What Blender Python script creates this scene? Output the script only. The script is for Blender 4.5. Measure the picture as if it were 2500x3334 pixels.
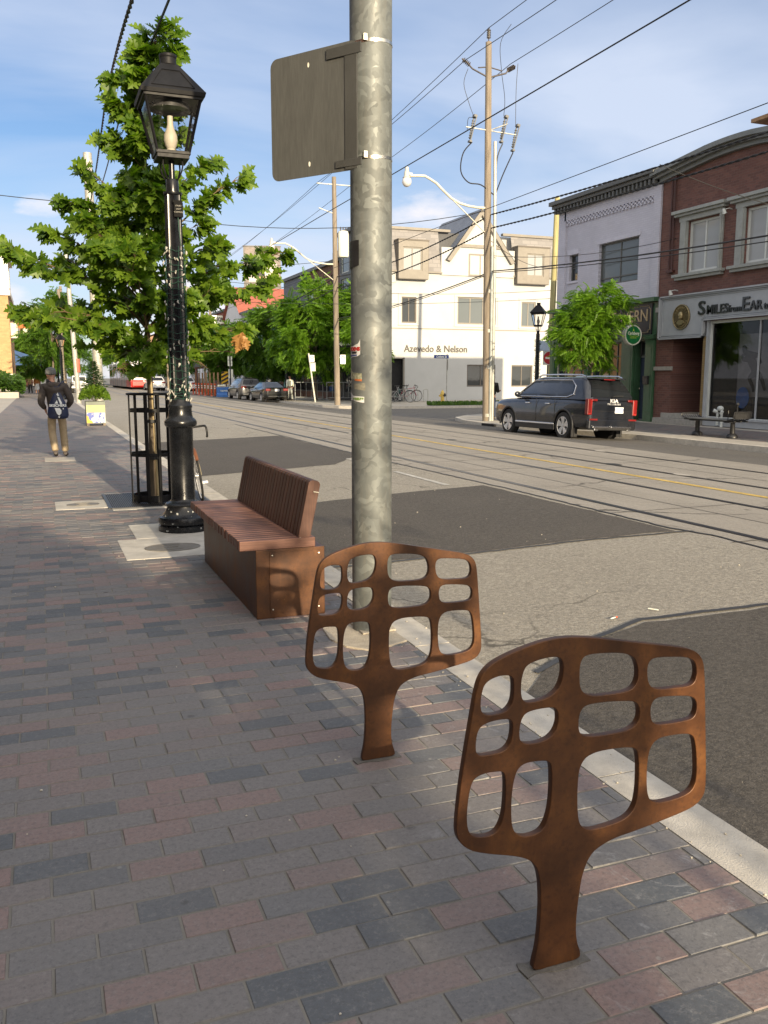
import bpy, bmesh, math, random
import numpy as np
from mathutils import Vector, Matrix
for _o in list(bpy.data.objects): bpy.data.objects.remove(_o)
SC = bpy.context.scene; COL = SC.collection
R = math.radians; PI = math.pi
# ------------------------------------------------------------------ camera, sky, sun, exposure
cam = bpy.data.cameras.new('camera'); CAM = bpy.data.objects.new('camera', cam); COL.objects.link(CAM)
CAM.location = (0, 0, 1.6); CAM.rotation_euler = (R(90 - 8.757), 0, R(-21.226))
cam.sensor_fit = 'HORIZONTAL'; cam.sensor_width = 36; cam.lens = 36 * 2850 / 2500.; cam.clip_end = 3000; cam.clip_start = .05
SC.camera = CAM
SUN_EL = 13.2; SUN_AZ = 3.8      # light travels towards +Y, drifting to -X
W = bpy.data.worlds.new("World"); SC.world = W; W.use_nodes = True
def sky():
    nt = W.node_tree; N = nt.nodes; L = nt.links; N.clear()
    out = N.new('ShaderNodeOutputWorld'); bg = N.new('ShaderNodeBackground'); bg.inputs[1].default_value = .15
    sk = N.new('ShaderNodeTexSky'); sk.sky_type = 'NISHITA'; sk.sun_disc = False
    sk.sun_elevation = R(SUN_EL); sk.sun_rotation = R(180 - SUN_AZ); sk.air_density = 1.0; sk.dust_density = .6; sk.ozone_density = 2.2
    tc = N.new('ShaderNodeTexCoord'); sep = N.new('ShaderNodeSeparateXYZ'); L.new(tc.outputs['Generated'], sep.inputs[0])
    # project direction on a cloud layer: p = xy/(z+.12)
    zc = N.new('ShaderNodeMath'); zc.operation = 'MAXIMUM'; zc.inputs[1].default_value = 0; L.new(sep.outputs[2], zc.inputs[0])
    za = N.new('ShaderNodeMath'); za.operation = 'ADD'; za.inputs[1].default_value = .13; L.new(zc.outputs[0], za.inputs[0])
    cmb = N.new('ShaderNodeCombineXYZ')
    for i in (0, 1):
        d = N.new('ShaderNodeMath'); d.operation = 'DIVIDE'; L.new(sep.outputs[i], d.inputs[0]); L.new(za.outputs[0], d.inputs[1]); L.new(d.outputs[0], cmb.inputs[i])
    mp = N.new('ShaderNodeMapping'); mp.inputs['Rotation'].default_value = (0, 0, R(25)); mp.inputs['Scale'].default_value = (.5, .85, 1); mp.inputs['Location'].default_value = (3.3, 1.2, 0); L.new(cmb.outputs[0], mp.inputs[0])
    n1 = N.new('ShaderNodeTexNoise'); n1.inputs['Scale'].default_value = 1.1; n1.inputs['Detail'].default_value = 7; n1.inputs['Roughness'].default_value = .5; n1.inputs['Distortion'].default_value = .35; L.new(mp.outputs[0], n1.inputs[0])
    r1 = N.new('ShaderNodeValToRGB'); r1.color_ramp.elements[0].position = .29; r1.color_ramp.elements[1].position = .60
    r1.color_ramp.elements[0].color = (0, 0, 0, 1); r1.color_ramp.elements[1].color = (.85, .85, .85, 1); L.new(n1.outputs[0], r1.inputs[0])
    # cumulus low on the horizon
    mp2 = N.new('ShaderNodeMapping'); mp2.inputs['Scale'].default_value = (3.4, 3.4, 9.5); mp2.inputs['Location'].default_value = (.9, .3, .15); L.new(tc.outputs['Generated'], mp2.inputs[0])
    n2 = N.new('ShaderNodeTexNoise'); n2.inputs['Scale'].default_value = 1.6; n2.inputs['Detail'].default_value = 9; n2.inputs['Roughness'].default_value = .55; L.new(mp2.outputs[0], n2.inputs[0])
    mr = N.new('ShaderNodeMapRange'); mr.inputs[1].default_value = .03; mr.inputs[2].default_value = .26; mr.inputs[3].default_value = .16; mr.inputs[4].default_value = -.22; L.new(sep.outputs[2], mr.inputs[0])
    ad = N.new('ShaderNodeMath'); ad.operation = 'ADD'; L.new(n2.outputs[0], ad.inputs[0]); L.new(mr.outputs[0], ad.inputs[1])
    r2 = N.new('ShaderNodeValToRGB'); r2.color_ramp.elements[0].position = .50; r2.color_ramp.elements[1].position = .62
    r2.color_ramp.elements[0].color = (0, 0, 0, 1); r2.color_ramp.elements[1].color = (.92, .92, .92, 1); L.new(ad.outputs[0], r2.inputs[0])
    # blue tint of the evening sky away from the sun
    tint = N.new('ShaderNodeMix'); tint.data_type = 'RGBA'; tint.blend_type = 'MULTIPLY'; tint.inputs[0].default_value = 1
    L.new(sk.outputs[0], tint.inputs[6]); tint.inputs[7].default_value = (.50, .53, .62, 1)
    m1 = N.new('ShaderNodeMix'); m1.data_type = 'RGBA'; L.new(r1.outputs[0], m1.inputs[0]); L.new(tint.outputs[2], m1.inputs[6])
    # unseen clouds on the sun's side brightened as warm fill light; opposite ones cooler
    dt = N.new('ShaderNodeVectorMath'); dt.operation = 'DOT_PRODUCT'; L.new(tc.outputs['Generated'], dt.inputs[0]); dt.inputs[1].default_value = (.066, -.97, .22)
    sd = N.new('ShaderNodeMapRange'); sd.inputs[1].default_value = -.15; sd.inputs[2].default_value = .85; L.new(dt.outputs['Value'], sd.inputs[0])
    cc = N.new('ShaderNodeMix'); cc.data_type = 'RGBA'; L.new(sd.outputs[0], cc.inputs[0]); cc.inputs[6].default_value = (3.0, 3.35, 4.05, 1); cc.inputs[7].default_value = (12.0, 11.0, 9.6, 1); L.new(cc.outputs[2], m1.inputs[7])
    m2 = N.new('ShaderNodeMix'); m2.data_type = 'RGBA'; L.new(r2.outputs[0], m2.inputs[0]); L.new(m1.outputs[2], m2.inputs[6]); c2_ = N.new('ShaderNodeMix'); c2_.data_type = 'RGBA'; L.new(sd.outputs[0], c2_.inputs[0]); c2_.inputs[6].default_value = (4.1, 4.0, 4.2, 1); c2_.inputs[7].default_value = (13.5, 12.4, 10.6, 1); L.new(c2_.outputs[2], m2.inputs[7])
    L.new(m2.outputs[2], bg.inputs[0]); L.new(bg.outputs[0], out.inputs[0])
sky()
sl = bpy.data.lights.new('sun', 'SUN'); sl.energy = 5.0; sl.angle = R(.55); sl.color = (1, .82, .56)
SUN = bpy.data.objects.new('sun', sl); COL.objects.link(SUN)
SUN.rotation_euler = (R(90 - SUN_EL), 0, R(SUN_AZ)); SUN.location = (0, -10, 20)
SC.view_settings.view_transform = 'Standard'; SC.view_settings.look = 'None'; SC.view_settings.gamma = 1; SC.view_settings.exposure = .70
SC.render.engine = 'CYCLES'; SC.cycles.use_denoising = True
try: SC.cycles.max_bounces = 6; SC.cycles.transparent_max_bounces = 12
except Exception: pass
rnd = random.Random(7)
# ------------------------------------------------------------------ mesh helpers
def frame(u, w):
    u = Vector(u).normalized(); w = Vector(w).normalized(); v = w.cross(u); M = Matrix.Identity(4)
    for i in range(3): M[i][0] = u[i]; M[i][1] = v[i]; M[i][2] = w[i]
    return M
def at(x, y, z, rz=0): return Matrix.Translation((x, y, z)) @ Matrix.Rotation(rz, 4, 'Z')
class MB:
    def __init__(s, M=None): s.v = []; s.f = []; s.m = []; s.M = M or Matrix.Identity(4)
    def add(s, vs, fs, mi=0, M=None):
        T = s.M @ M if M is not None else s.M
        o = len(s.v); s.v += [tuple(T @ Vector(p)) for p in vs]; s.f += [tuple(i + o for i in f) for f in fs]; s.m += [mi] * len(fs); return s
    def box(s, c, d, mi=0, M=None, taper=1.):
        x, y, z = c; a, b, h = d[0] / 2, d[1] / 2, d[2] / 2; t = taper
        vs = [(x - a, y - b, z - h), (x + a, y - b, z - h), (x + a, y + b, z - h), (x - a, y + b, z - h), (x - a * t, y - b * t, z + h), (x + a * t, y - b * t, z + h), (x + a * t, y + b * t, z + h), (x - a * t, y + b * t, z + h)]
        return s.add(vs, [(3, 2, 1, 0), (4, 5, 6, 7), (0, 1, 5, 4), (1, 2, 6, 5), (2, 3, 7, 6), (3, 0, 4, 7)], mi, M)
    def bb(s, x0, x1, y0, y1, z0, z1, mi=0, M=None): return s.box(((x0 + x1) / 2, (y0 + y1) / 2, (z0 + z1) / 2), (abs(x1 - x0), abs(y1 - y0), abs(z1 - z0)), mi, M)
    def tube(s, pts, r, n=8, mi=0, M=None, cap=True):
        P = [Vector(p) for p in pts]; k = len(P); rs = r if isinstance(r, (list, tuple)) else [r] * k
        vs = []; up = None
        for i in range(k):
            t = (P[min(i + 1, k - 1)] - P[max(i - 1, 0)])
            if t.length < 1e-9: t = Vector((0, 0, 1))
            t.normalize()
            if up is None:
                up = Vector((0, 0, 1)) if abs(t.z) < .9 else Vector((1, 0, 0))
            a = up - t * up.dot(t)
            if a.length < 1e-6: a = t.orthogonal()
            a.normalize(); b = t.cross(a); up = a
            for j in range(n):
                q = 2 * PI * j / n; vs.append(tuple(P[i] + (a * math.cos(q) + b * math.sin(q)) * rs[i]))
        fs = [(i * n + j, i * n + (j + 1) % n, (i + 1) * n + (j + 1) % n, (i + 1) * n + j) for i in range(k - 1) for j in range(n)]
        if cap: fs += [tuple(range(n - 1, -1, -1)), tuple((k - 1) * n + j for j in range(n))]
        return s.add(vs, fs, mi, M)
    def lathe(s, prof, n=24, mi=0, M=None, sx=1, sy=1, cap=True):
        vs = []; k = len(prof)
        for r, z in prof:
            for j in range(n): q = 2 * PI * j / n; vs.append((r * math.cos(q) * sx, r * math.sin(q) * sy, z))
        fs = [(i * n + j, i * n + (j + 1) % n, (i + 1) * n + (j + 1) % n, (i + 1) * n + j) for i in range(k - 1) for j in range(n)]
        if cap: fs += [tuple(range(n - 1, -1, -1)), tuple((k - 1) * n + j for j in range(n))]
        return s.add(vs, fs, mi, M)
    def prism(s, poly, z0, z1, mi=0, M=None):
        n = len(poly); vs = [(p[0], p[1], z0) for p in poly] + [(p[0], p[1], z1) for p in poly]
        return s.add(vs, [tuple(range(n - 1, -1, -1)), tuple(range(n, 2 * n))] + [(i, (i + 1) % n, n + (i + 1) % n, n + i) for i in range(n)], mi, M)
    def ball(s, c, r, n=10, mi=0, M=None, sc=(1, 1, 1)):
        k = max(4, n // 2 + 1); vs = [(c[0], c[1], c[2] - r * sc[2])]
        for i in range(1, k):
            t = -PI / 2 + PI * i / k
            for j in range(n): q = 2 * PI * j / n; vs.append((c[0] + r * sc[0] * math.cos(t) * math.cos(q), c[1] + r * sc[1] * math.cos(t) * math.sin(q), c[2] + r * sc[2] * math.sin(t)))
        vs.append((c[0], c[1], c[2] + r * sc[2])); last = len(vs) - 1
        fs = [(0, 1 + (j + 1) % n, 1 + j) for j in range(n)] + [(1 + i * n + j, 1 + i * n + (j + 1) % n, 1 + (i + 1) * n + (j + 1) % n, 1 + (i + 1) * n + j) for i in range(k - 2) for j in range(n)]
        fs += [(last, 1 + (k - 2) * n + j, 1 + (k - 2) * n + (j + 1) % n) for j in range(n)]
        return s.add(vs, fs, mi, M)
    def torus(s, R0, r, n=24, k=8, mi=0, M=None, arc=(0, 2 * PI)):
        full = abs(arc[1] - arc[0] - 2 * PI) < 1e-6; m = n if full else n + 1; vs = []
        for i in range(m):
            a = arc[0] + (arc[1] - arc[0]) * i / n
            for j in range(k): b = 2 * PI * j / k; rr = R0 + r * math.cos(b); vs.append((rr * math.cos(a), rr * math.sin(a), r * math.sin(b)))
        fs = [(i * k + j, ((i + 1) % m) * k + j, ((i + 1) % m) * k + (j + 1) % k, i * k + (j + 1) % k) for i in range(n if not full else m) for j in range(k)]
        return s.add(vs, fs, mi, M)
    def wall(s, u0, u1, v0, v1, holes=(), dep=.25, mi=0, M=None):   # front at w=0, holes with reveals going to w=-dep
        us = sorted({u0, u1, *[h[0] for h in holes], *[h[1] for h in holes]}); vv = sorted({v0, v1, *[h[2] for h in holes], *[h[3] for h in holes]})
        for a, b in zip(us, us[1:]):
            for c, d in zip(vv, vv[1:]):
                mu, mv = (a + b) / 2, (c + d) / 2
                if any(h[0] < mu < h[1] and h[2] < mv < h[3] for h in holes): continue
                if mu < u0 or mu > u1 or mv < v0 or mv > v1: continue
                s.add([(a, c, 0), (b, c, 0), (b, d, 0), (a, d, 0)], [(0, 1, 2, 3)], mi, M)
        for h in holes:
            a, b, c, d = h[:4]
            s.add([(a, c, 0), (b, c, 0), (b, d, 0), (a, d, 0), (a, c, -dep), (b, c, -dep), (b, d, -dep), (a, d, -dep)], [(0, 4, 5, 1), (1, 5, 6, 2), (2, 6, 7, 3), (3, 7, 4, 0)], mi, M)
        return s
    def build(s, name, mats, parent=None, smooth=None, bevel=0, label=None, seg=2, loc=None):
        me = bpy.data.meshes.new(name); me.from_pydata(s.v, [], s.f)
        for m in (mats if isinstance(mats, (list, tuple)) else [mats]): me.materials.append(m)
        me.polygons.foreach_set('material_index', s.m); me.update()
        if smooth is not None:
            me.polygons.foreach_set('use_smooth', [True] * len(me.polygons)); me.set_sharp_from_angle(angle=R(smooth))
        return link(name, me, parent, bevel, label, seg)
def link(name, me, parent=None, bevel=0, label=None, seg=2):
    o = bpy.data.objects.new(name, me); COL.objects.link(o)
    if parent is not None: o.parent = parent; o.matrix_parent_inverse = Matrix.Identity(4)
    if bevel:
        b = o.modifiers.new('bevel', 'BEVEL'); b.width = bevel; b.segments = seg; b.limit_method = 'ANGLE'; b.angle_limit = R(40)
    if label: o['label'] = label
    return o
def thing(name, label, cat, M=None, group=None):
    o = bpy.data.objects.new(name, None); o.empty_display_size = .2; COL.objects.link(o)
    if M is not None: o.matrix_world = M
    return tag(o, label, cat, group)
def tag(o, label, cat, group=None):
    o['label'] = label; o['category'] = cat
    if group: o['group'] = group
    return o
def struct(o): o['kind'] = 'structure'; return o
def stuff(o, label, cat): o['kind'] = 'stuff'; o['label'] = label; o['category'] = cat; return o
def copy_tree(o, parent=None):
    c = o.copy(); COL.objects.link(c)
    if parent is not None: c.parent = parent
    for ch in list(o.children): copy_tree(ch, c)
    return c
def bake(ob):
    dg = bpy.context.evaluated_depsgraph_get(); dg.update(); me = bpy.data.meshes.new_from_object(ob.evaluated_get(dg)); return me
def text_me(txt, size, depth=.01, bold=0., align='LEFT', sx=1., shear=0):
    cu = bpy.data.curves.new('t', 'FONT'); cu.body = txt; cu.size = size; cu.extrude = depth / 2; cu.offset = bold; cu.align_x = align; cu.shear = shear; cu.resolution_u = 3
    o = bpy.data.objects.new('t', cu); COL.objects.link(o); me = bake(o); bpy.data.objects.remove(o); bpy.data.curves.remove(cu)
    if sx != 1: me.transform(Matrix.Diagonal((sx, 1, 1, 1)))
    return me
def text(name, txt, size, mat, M, parent=None, depth=.01, bold=0., align='LEFT', sx=1., shear=0):
    me = text_me(txt, size, depth, bold, align, sx, shear); me.transform(M); me.materials.clear(); me.materials.append(mat); return link(name, me, parent)
def skin(name, nodes, edges, sub=2, mat=None, parent=None, root=0, M=None, smooth=True):
    me = bpy.data.meshes.new('s'); me.from_pydata([n[:3] for n in nodes], edges, [])
    o = bpy.data.objects.new('s', me); COL.objects.link(o)
    o.modifiers.new('k', 'SKIN'); sv = me.skin_vertices[0].data
    for i, n in enumerate(nodes): sv[i].radius = (n[3], n[4] if len(n) > 4 else n[3]); sv[i].use_root = (i == root)
    u = o.modifiers.new('u', 'SUBSURF'); u.levels = sub; u.render_levels = sub
    m2 = bake(o); bpy.data.objects.remove(o); bpy.data.meshes.remove(me)
    if M is not None: m2.transform(M)
    m2.materials.clear()
    if mat: m2.materials.append(mat)
    m2.polygons.foreach_set('use_smooth', [True] * len(m2.polygons))
    return link(name, m2, parent)
# ------------------------------------------------------------------ materials
MC = {}
def nodes(name):
    m = bpy.data.materials.new(name); m.use_nodes = True; nt = m.node_tree; return m, nt, nt.nodes, nt.links, nt.nodes['Principled BSDF']
def NN(N, t, **k):
    n = N.new('ShaderNode' + t)
    for a, b in k.items(): setattr(n, a, b)
    return n
def mth(N, L, op, a, b=None):
    n = N.new('ShaderNodeMath'); n.operation = op
    for i, x in enumerate((a, b)):
        if x is None: continue
        if isinstance(x, (int, float)): n.inputs[i].default_value = x
        else: L.new(x, n.inputs[i])
    return n.outputs[0]
def mixc(N, L, fac, a, b, bt='MIX'):
    n = N.new('ShaderNodeMix'); n.data_type = 'RGBA'; n.blend_type = bt
    for i, x in ((0, fac), (6, a), (7, b)):
        if isinstance(x, (int, float)): n.inputs[i].default_value = x
        elif isinstance(x, (tuple, list)): n.inputs[i].default_value = (*x[:3], 1)
        else: L.new(x, n.inputs[i])
    return n.outputs[2]
def nz(N, L, vec, sc, det=4, ro=.55, dist=0):
    n = N.new('ShaderNodeTexNoise'); n.inputs['Scale'].default_value = sc; n.inputs['Detail'].default_value = det; n.inputs['Roughness'].default_value = ro; n.inputs['Distortion'].default_value = dist
    if vec is not None: L.new(vec, n.inputs[0])
    return n.outputs[0]
def ramp(N, L, fac, stops):
    n = N.new('ShaderNodeValToRGB'); e = n.color_ramp.elements
    while len(e) < len(stops): e.new(.5)
    for i, (p, c) in enumerate(stops):
        e[i].position = p; e[i].color = (*c, 1) if isinstance(c, (tuple, list)) else (c, c, c, 1)
    L.new(fac, n.inputs[0]); return n.outputs[0]
def setb(N, L, b, h, st=.3, dist=.01):
    n = N.new('ShaderNodeBump'); n.inputs['Strength'].default_value = st; n.inputs['Distance'].default_value = dist; L.new(h, n.inputs['Height']); L.new(n.outputs[0], b.inputs['Normal'])
def mat(name, col, rough=.6, metal=0, var=.18, sc=4, bump=.15, bsc=60, col2=None, big=.6, rv=.1, coat=0, stretch=None, spec=None, bd=.004):
    if name in MC: return MC[name]
    m, nt, N, L, b = nodes(name); tc = NN(N, 'TexCoord'); v = tc.outputs['Object']
    if stretch:
        mp = NN(N, 'Mapping'); mp.inputs['Scale'].default_value = stretch; L.new(v, mp.inputs[0]); v = mp.outputs[0]
    c2 = col2 or tuple(min(1, x * (1 + var)) for x in col); c1 = tuple(x * (1 - var) for x in col)
    f = mth(N, L, 'ADD', mth(N, L, 'MULTIPLY', nz(N, L, v, sc, 6, .6), .6), mth(N, L, 'MULTIPLY', nz(N, L, v, sc * .13 + .2, 3), .4))
    f = ramp(N, L, f, [(.38, 0.), (.62, 1.)])
    L.new(mixc(N, L, f, c1, c2), b.inputs['Base Color']); b.inputs['Metallic'].default_value = metal
    L.new(mth(N, L, 'ADD', mth(N, L, 'MULTIPLY', nz(N, L, v, sc * 2.3, 4), rv * 2), rough - rv), b.inputs['Roughness'])
    if coat: b.inputs['Coat Weight'].default_value = coat; b.inputs['Coat Roughness'].default_value = .05
    if spec is not None: b.inputs['Specular IOR Level'].default_value = spec
    if bump: setb(N, L, b, nz(N, L, v, bsc, 3), bump, bd)
    MC[name] = m; return m
def brickmat(name, c1, c2, mortar, bw=.22, bh=.075, ax=1, painted=False, c3=None):
    if name in MC: return MC[name]
    m, nt, N, L, b = nodes(name); g = NN(N, 'NewGeometry'); sp = NN(N, 'SeparateXYZ'); L.new(g.outputs['Position'], sp.inputs[0])
    cb = NN(N, 'CombineXYZ'); L.new(sp.outputs[ax], cb.inputs[0]); L.new(sp.outputs[2], cb.inputs[1])
    t = NN(N, 'TexBrick'); L.new(cb.outputs[0], t.inputs['Vector']); t.inputs['Scale'].default_value = 1; t.inputs['Brick Width'].default_value = bw; t.inputs['Row Height'].default_value = bh
    t.inputs['Mortar Size'].default_value = .006 if not painted else .005; t.inputs['Mortar Smooth'].default_value = .3; t.inputs['Bias'].default_value = -.1
    t.inputs['Color1'].default_value = (*c1, 1); t.inputs['Color2'].default_value = (*c2, 1); t.inputs['Mortar'].default_value = (*mortar, 1)
    v = g.outputs['Position']
    col = mixc(N, L, ramp(N, L, nz(N, L, v, .9, 5), [(.4, 0.), (.7, .35)]), t.outputs[0], tuple(x * .7 for x in c1))
    if c3: col = mixc(N, L, ramp(N, L, nz(N, L, v, 3.1, 2), [(.62, 0.), (.68, .6)]), col, c3)
    L.new(col, b.inputs['Base Color']); b.inputs['Roughness'].default_value = .8 if not painted else .5
    h = mth(N, L, 'SUBTRACT', nz(N, L, v, 40, 3), mth(N, L, 'MULTIPLY', t.outputs['Fac'], 1.2)); setb(N, L, b, h, .55, .012)
    MC[name] = m; return m
def glass(name, col=(.02, .025, .03), rough=.04, alpha=None):
    if name in MC: return MC[name]
    m, nt, N, L, b = nodes(name)
    b.inputs['Base Color'].default_value = (*col, 1); b.inputs['Roughness'].default_value = rough; b.inputs['IOR'].default_value = 1.52
    tc = NN(N, 'TexCoord'); setb(N, L, b, nz(N, L, tc.outputs['Object'], 1.3, 2), .03, .05)
    if alpha is not None:
        out = N['Material Output']; tr = NN(N, 'BsdfTransparent'); gl = NN(N, 'BsdfGlossy'); gl.inputs['Roughness'].default_value = rough; fr = NN(N, 'Fresnel'); fr.inputs[0].default_value = 1.5
        tr.inputs[0].default_value = (*[1 - alpha + alpha * c for c in col], 1) if False else (1 - alpha, 1 - alpha, 1 - alpha, 1)
        mx = NN(N, 'MixShader'); L.new(fr.outputs[0], mx.inputs[0]); L.new(tr.outputs[0], mx.inputs[1]); L.new(gl.outputs[0], mx.inputs[2]); L.new(mx.outputs[0], out.inputs[0])
    MC[name] = m; return m
def leafmat(name, c1, c2, tl=.4):
    if name in MC: return MC[name]
    m, nt, N, L, b = nodes(name); out = N['Material Output']; g = NN(N, 'NewGeometry'); f = g.outputs['Random Per Island']
    col = mixc(N, L, f, c1, c2); L.new(col, b.inputs['Base Color']); b.inputs['Roughness'].default_value = .42; b.inputs['Specular IOR Level'].default_value = .35
    t = NN(N, 'BsdfTranslucent'); L.new(mixc(N, L, 1., col, (1.5, 1.75, .35), 'MULTIPLY'), t.inputs[0])
    mx = NN(N, 'MixShader'); mx.inputs[0].default_value = tl; L.new(b.outputs[0], mx.inputs[1]); L.new(t.outputs[0], mx.inputs[2]); L.new(mx.outputs[0], out.inputs[0])
    MC[name] = m; return m
def emit_white(name, col, s=1): return mat(name, col, .35, 0, .05, 3, 0)

# pavers: cell id from world position -> colour, joints from the same grid
PL, PW = .2375, .1180      # paver length (X) and width (Y)
def paver_mat(name, tone=(1, 1, 1), ox=0., dirt=1.):
    m, nt, N, L, b = nodes(name); g = NN(N, 'NewGeometry'); sp = NN(N, 'SeparateXYZ'); L.new(g.outputs['Position'], sp.inputs[0])
    ry = mth(N, L, 'DIVIDE', sp.outputs[1], PW); row = mth(N, L, 'FLOOR', ry); fy = mth(N, L, 'FRACT', ry)
    off = mth(N, L, 'MULTIPLY', mth(N, L, 'MODULO', mth(N, L, 'ADD', row, 1000), 2), .5)
    rx = mth(N, L, 'ADD', mth(N, L, 'DIVIDE', mth(N, L, 'ADD', sp.outputs[0], 50 * PL - .064 + ox), PL), off); cl = mth(N, L, 'FLOOR', rx); fx = mth(N, L, 'FRACT', rx)
    cb = NN(N, 'CombineXYZ'); L.new(cl, cb.inputs[0]); L.new(row, cb.inputs[1]); wn = NN(N, 'TexWhiteNoise', noise_dimensions='2D'); L.new(cb.outputs[0], wn.inputs[0])
    T = lambda c: tuple(a * t for a, t in zip(c, tone))
    wr = ramp(N, L, wn.outputs[0], [(0, T((.088, .100, .114))), (.17, T((.102, .114, .128))), (.23, T((.168, .160, .158))), (.42, T((.190, .176, .170))), (.60, T((.156, .156, .159))), (.74, T((.195, .168, .160))), (.82, T((.218, .156, .145))), (1., T((.238, .166, .152)))])
    # wear, dust, salt stains and chewing-gum specks
    v = g.outputs['Position']
    wr = mixc(N, L, ramp(N, L, nz(N, L, v, 1.1, 6, .6), [(.45, 0.), (.75, .40 * dirt)]), wr, (.16, .15, .14))
    wr = mixc(N, L, ramp(N, L, nz(N, L, v, 90, 3, .7), [(.55, 0.), (.8, .35)]), wr, (.23, .22, .21))
    wr = mixc(N, L, ramp(N, L, nz(N, L, v, 7, 8, .75, 1.2), [(.66, 0.), (.74, .45)]), wr, (.32, .32, .31))
    vo = NN(N, 'TexVoronoi'); vo.inputs['Scale'].default_value = 5.5; L.new(v, vo.inputs[0]); wr = mixc(N, L, ramp(N, L, vo.outputs[0], [(.035, .55), (.055, 0.)]), wr, (.30, .29, .27))
    vo2 = NN(N, 'TexVoronoi'); vo2.inputs['Scale'].default_value = 2.3; L.new(v, vo2.inputs[0]); wr = mixc(N, L, ramp(N, L, vo2.outputs[0], [(.03, .75), (.05, 0.)]), wr, (.03, .03, .032))
    e = .0035
    jx = mth(N, L, 'MINIMUM', fx, mth(N, L, 'SUBTRACT', 1, fx)); jy = mth(N, L, 'MINIMUM', fy, mth(N, L, 'SUBTRACT', 1, fy))
    j = mth(N, L, 'MINIMUM', mth(N, L, 'MULTIPLY', jx, PL), mth(N, L, 'MULTIPLY', jy, PW))
    jf = ramp(N, L, mth(N, L, 'MULTIPLY', j, 100), [(.30, 1.), (.46, 0.)])
    wr = mixc(N, L, ramp(N, L, nz(N, L, v, 60, 5, .8), [(.36, .5), (.52, 0.)]), wr, (.05, .05, .052)); wr = mixc(N, L, ramp(N, L, nz(N, L, v, 42, 6, .85), [(.52, 0.), (.72, .5)]), wr, (.32, .305, .29)); wr = mixc(N, L, ramp(N, L, nz(N, L, v, .35, 4, .6), [(.42, 0.), (.65, .35 * dirt)]), wr, (.21, .195, .18))
    mrx = NN(N, 'MapRange'); mrx.inputs[1].default_value = .7; mrx.inputs[2].default_value = 1.9; L.new(sp.outputs[0], mrx.inputs[0])
    st = mth(N, L, 'MULTIPLY', ramp(N, L, nz(N, L, v, 4.2, 9, .78, 2.6), [(.57, 0.), (.66, .6)]), mrx.outputs[0]); wr = mixc(N, L, st, wr, (.36, .36, .36))
    wr = mixc(N, L, mth(N, L, 'MULTIPLY', jf, .85), wr, (.22, .205, .178))
    L.new(wr, b.inputs['Base Color']); L.new(mth(N, L, 'ADD', .55, mth(N, L, 'MULTIPLY', nz(N, L, v, 30), .35)), b.inputs['Roughness'])
    h = mth(N, L, 'ADD', mth(N, L, 'MULTIPLY', nz(N, L, v, 130, 4, .7), .5), mth(N, L, 'MULTIPLY', nz(N, L, v, 9, 3), .4)); setb(N, L, b, h, .35, .004)
    MC[name] = m; return m
def asphalt(name, c, spk=(.3, .29, .27), amt=.5, streak=.3, light=None, sc=1., gr=1., crack=0):
    m, nt, N, L, b = nodes(name); g = NN(N, 'NewGeometry'); v = g.outputs['Position']
    mp = NN(N, 'Mapping'); mp.inputs['Scale'].default_value = (1.6, .22, 1); L.new(v, mp.inputs[0])
    col = mixc(N, L, ramp(N, L, nz(N, L, mp.outputs[0], 1.2, 5), [(.35, 0.), (.7, streak)]), c, tuple(x * .55 for x in c))
    col = mixc(N, L, ramp(N, L, nz(N, L, v, .6, 5, .6), [(.4, 0.), (.75, .5)]), col, light or tuple(min(1, x * 1.35) for x in c))
    col = mixc(N, L, ramp(N, L, nz(N, L, v, 120 * sc, 3, .8), [(.5, 0.), (.66, amt)]), col, spk)
    vo = NN(N, 'TexVoronoi'); vo.inputs['Scale'].default_value = 95 * sc; L.new(v, vo.inputs[0]); col = mixc(N, L, ramp(N, L, vo.outputs[0], [(.12, amt * .8), (.3, 0.)]), col, tuple(min(1, x * 1.5) for x in spk))
    col = mixc(N, L, ramp(N, L, nz(N, L, v, 3.3, 4, .6), [(.68, 0.), (.72, .5)]), col, tuple(x * .5 for x in c))
    col = mixc(N, L, ramp(N, L, nz(N, L, v, 34 * sc, 5, .75), [(.40, .5 * gr), (.56, 0.)]), col, tuple(x * .45 for x in c))
    col = mixc(N, L, ramp(N, L, nz(N, L, v, 22 * sc, 5, .8), [(.50, 0.), (.66, .55 * gr)]), col, tuple(min(1, x * 1.7) for x in c))
    if crack:
        dv = NN(N, 'VectorMath', operation='MULTIPLY_ADD'); n3 = NN(N, 'TexNoise'); n3.inputs['Scale'].default_value = 2.2; n3.inputs['Detail'].default_value = 6; L.new(v, n3.inputs[0]); L.new(n3.outputs['Color'], dv.inputs[0]); dv.inputs[1].default_value = (.5, .5, .5); L.new(v, dv.inputs[2])
        vc = NN(N, 'TexVoronoi'); vc.feature = 'DISTANCE_TO_EDGE'; vc.inputs['Scale'].default_value = crack; L.new(dv.outputs[0], vc.inputs[0])
        msk = mth(N, L, 'MULTIPLY', ramp(N, L, vc.outputs['Distance'], [(.004, .8), (.012, 0.)]), ramp(N, L, nz(N, L, v, .5, 2), [(.45, 0.), (.6, 1.)])); col = mixc(N, L, msk, col, tuple(x * .25 for x in c))
    L.new(col, b.inputs['Base Color']); b.inputs['Roughness'].default_value = .85; b.inputs['Specular IOR Level'].default_value = .3
    setb(N, L, b, mth(N, L, 'ADD', nz(N, L, v, 110 * sc, 3, .8), mth(N, L, 'MULTIPLY', nz(N, L, v, 30 * sc, 5, .8), 2.5)), .8 * gr, .009); MC[name] = m; return m

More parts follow.
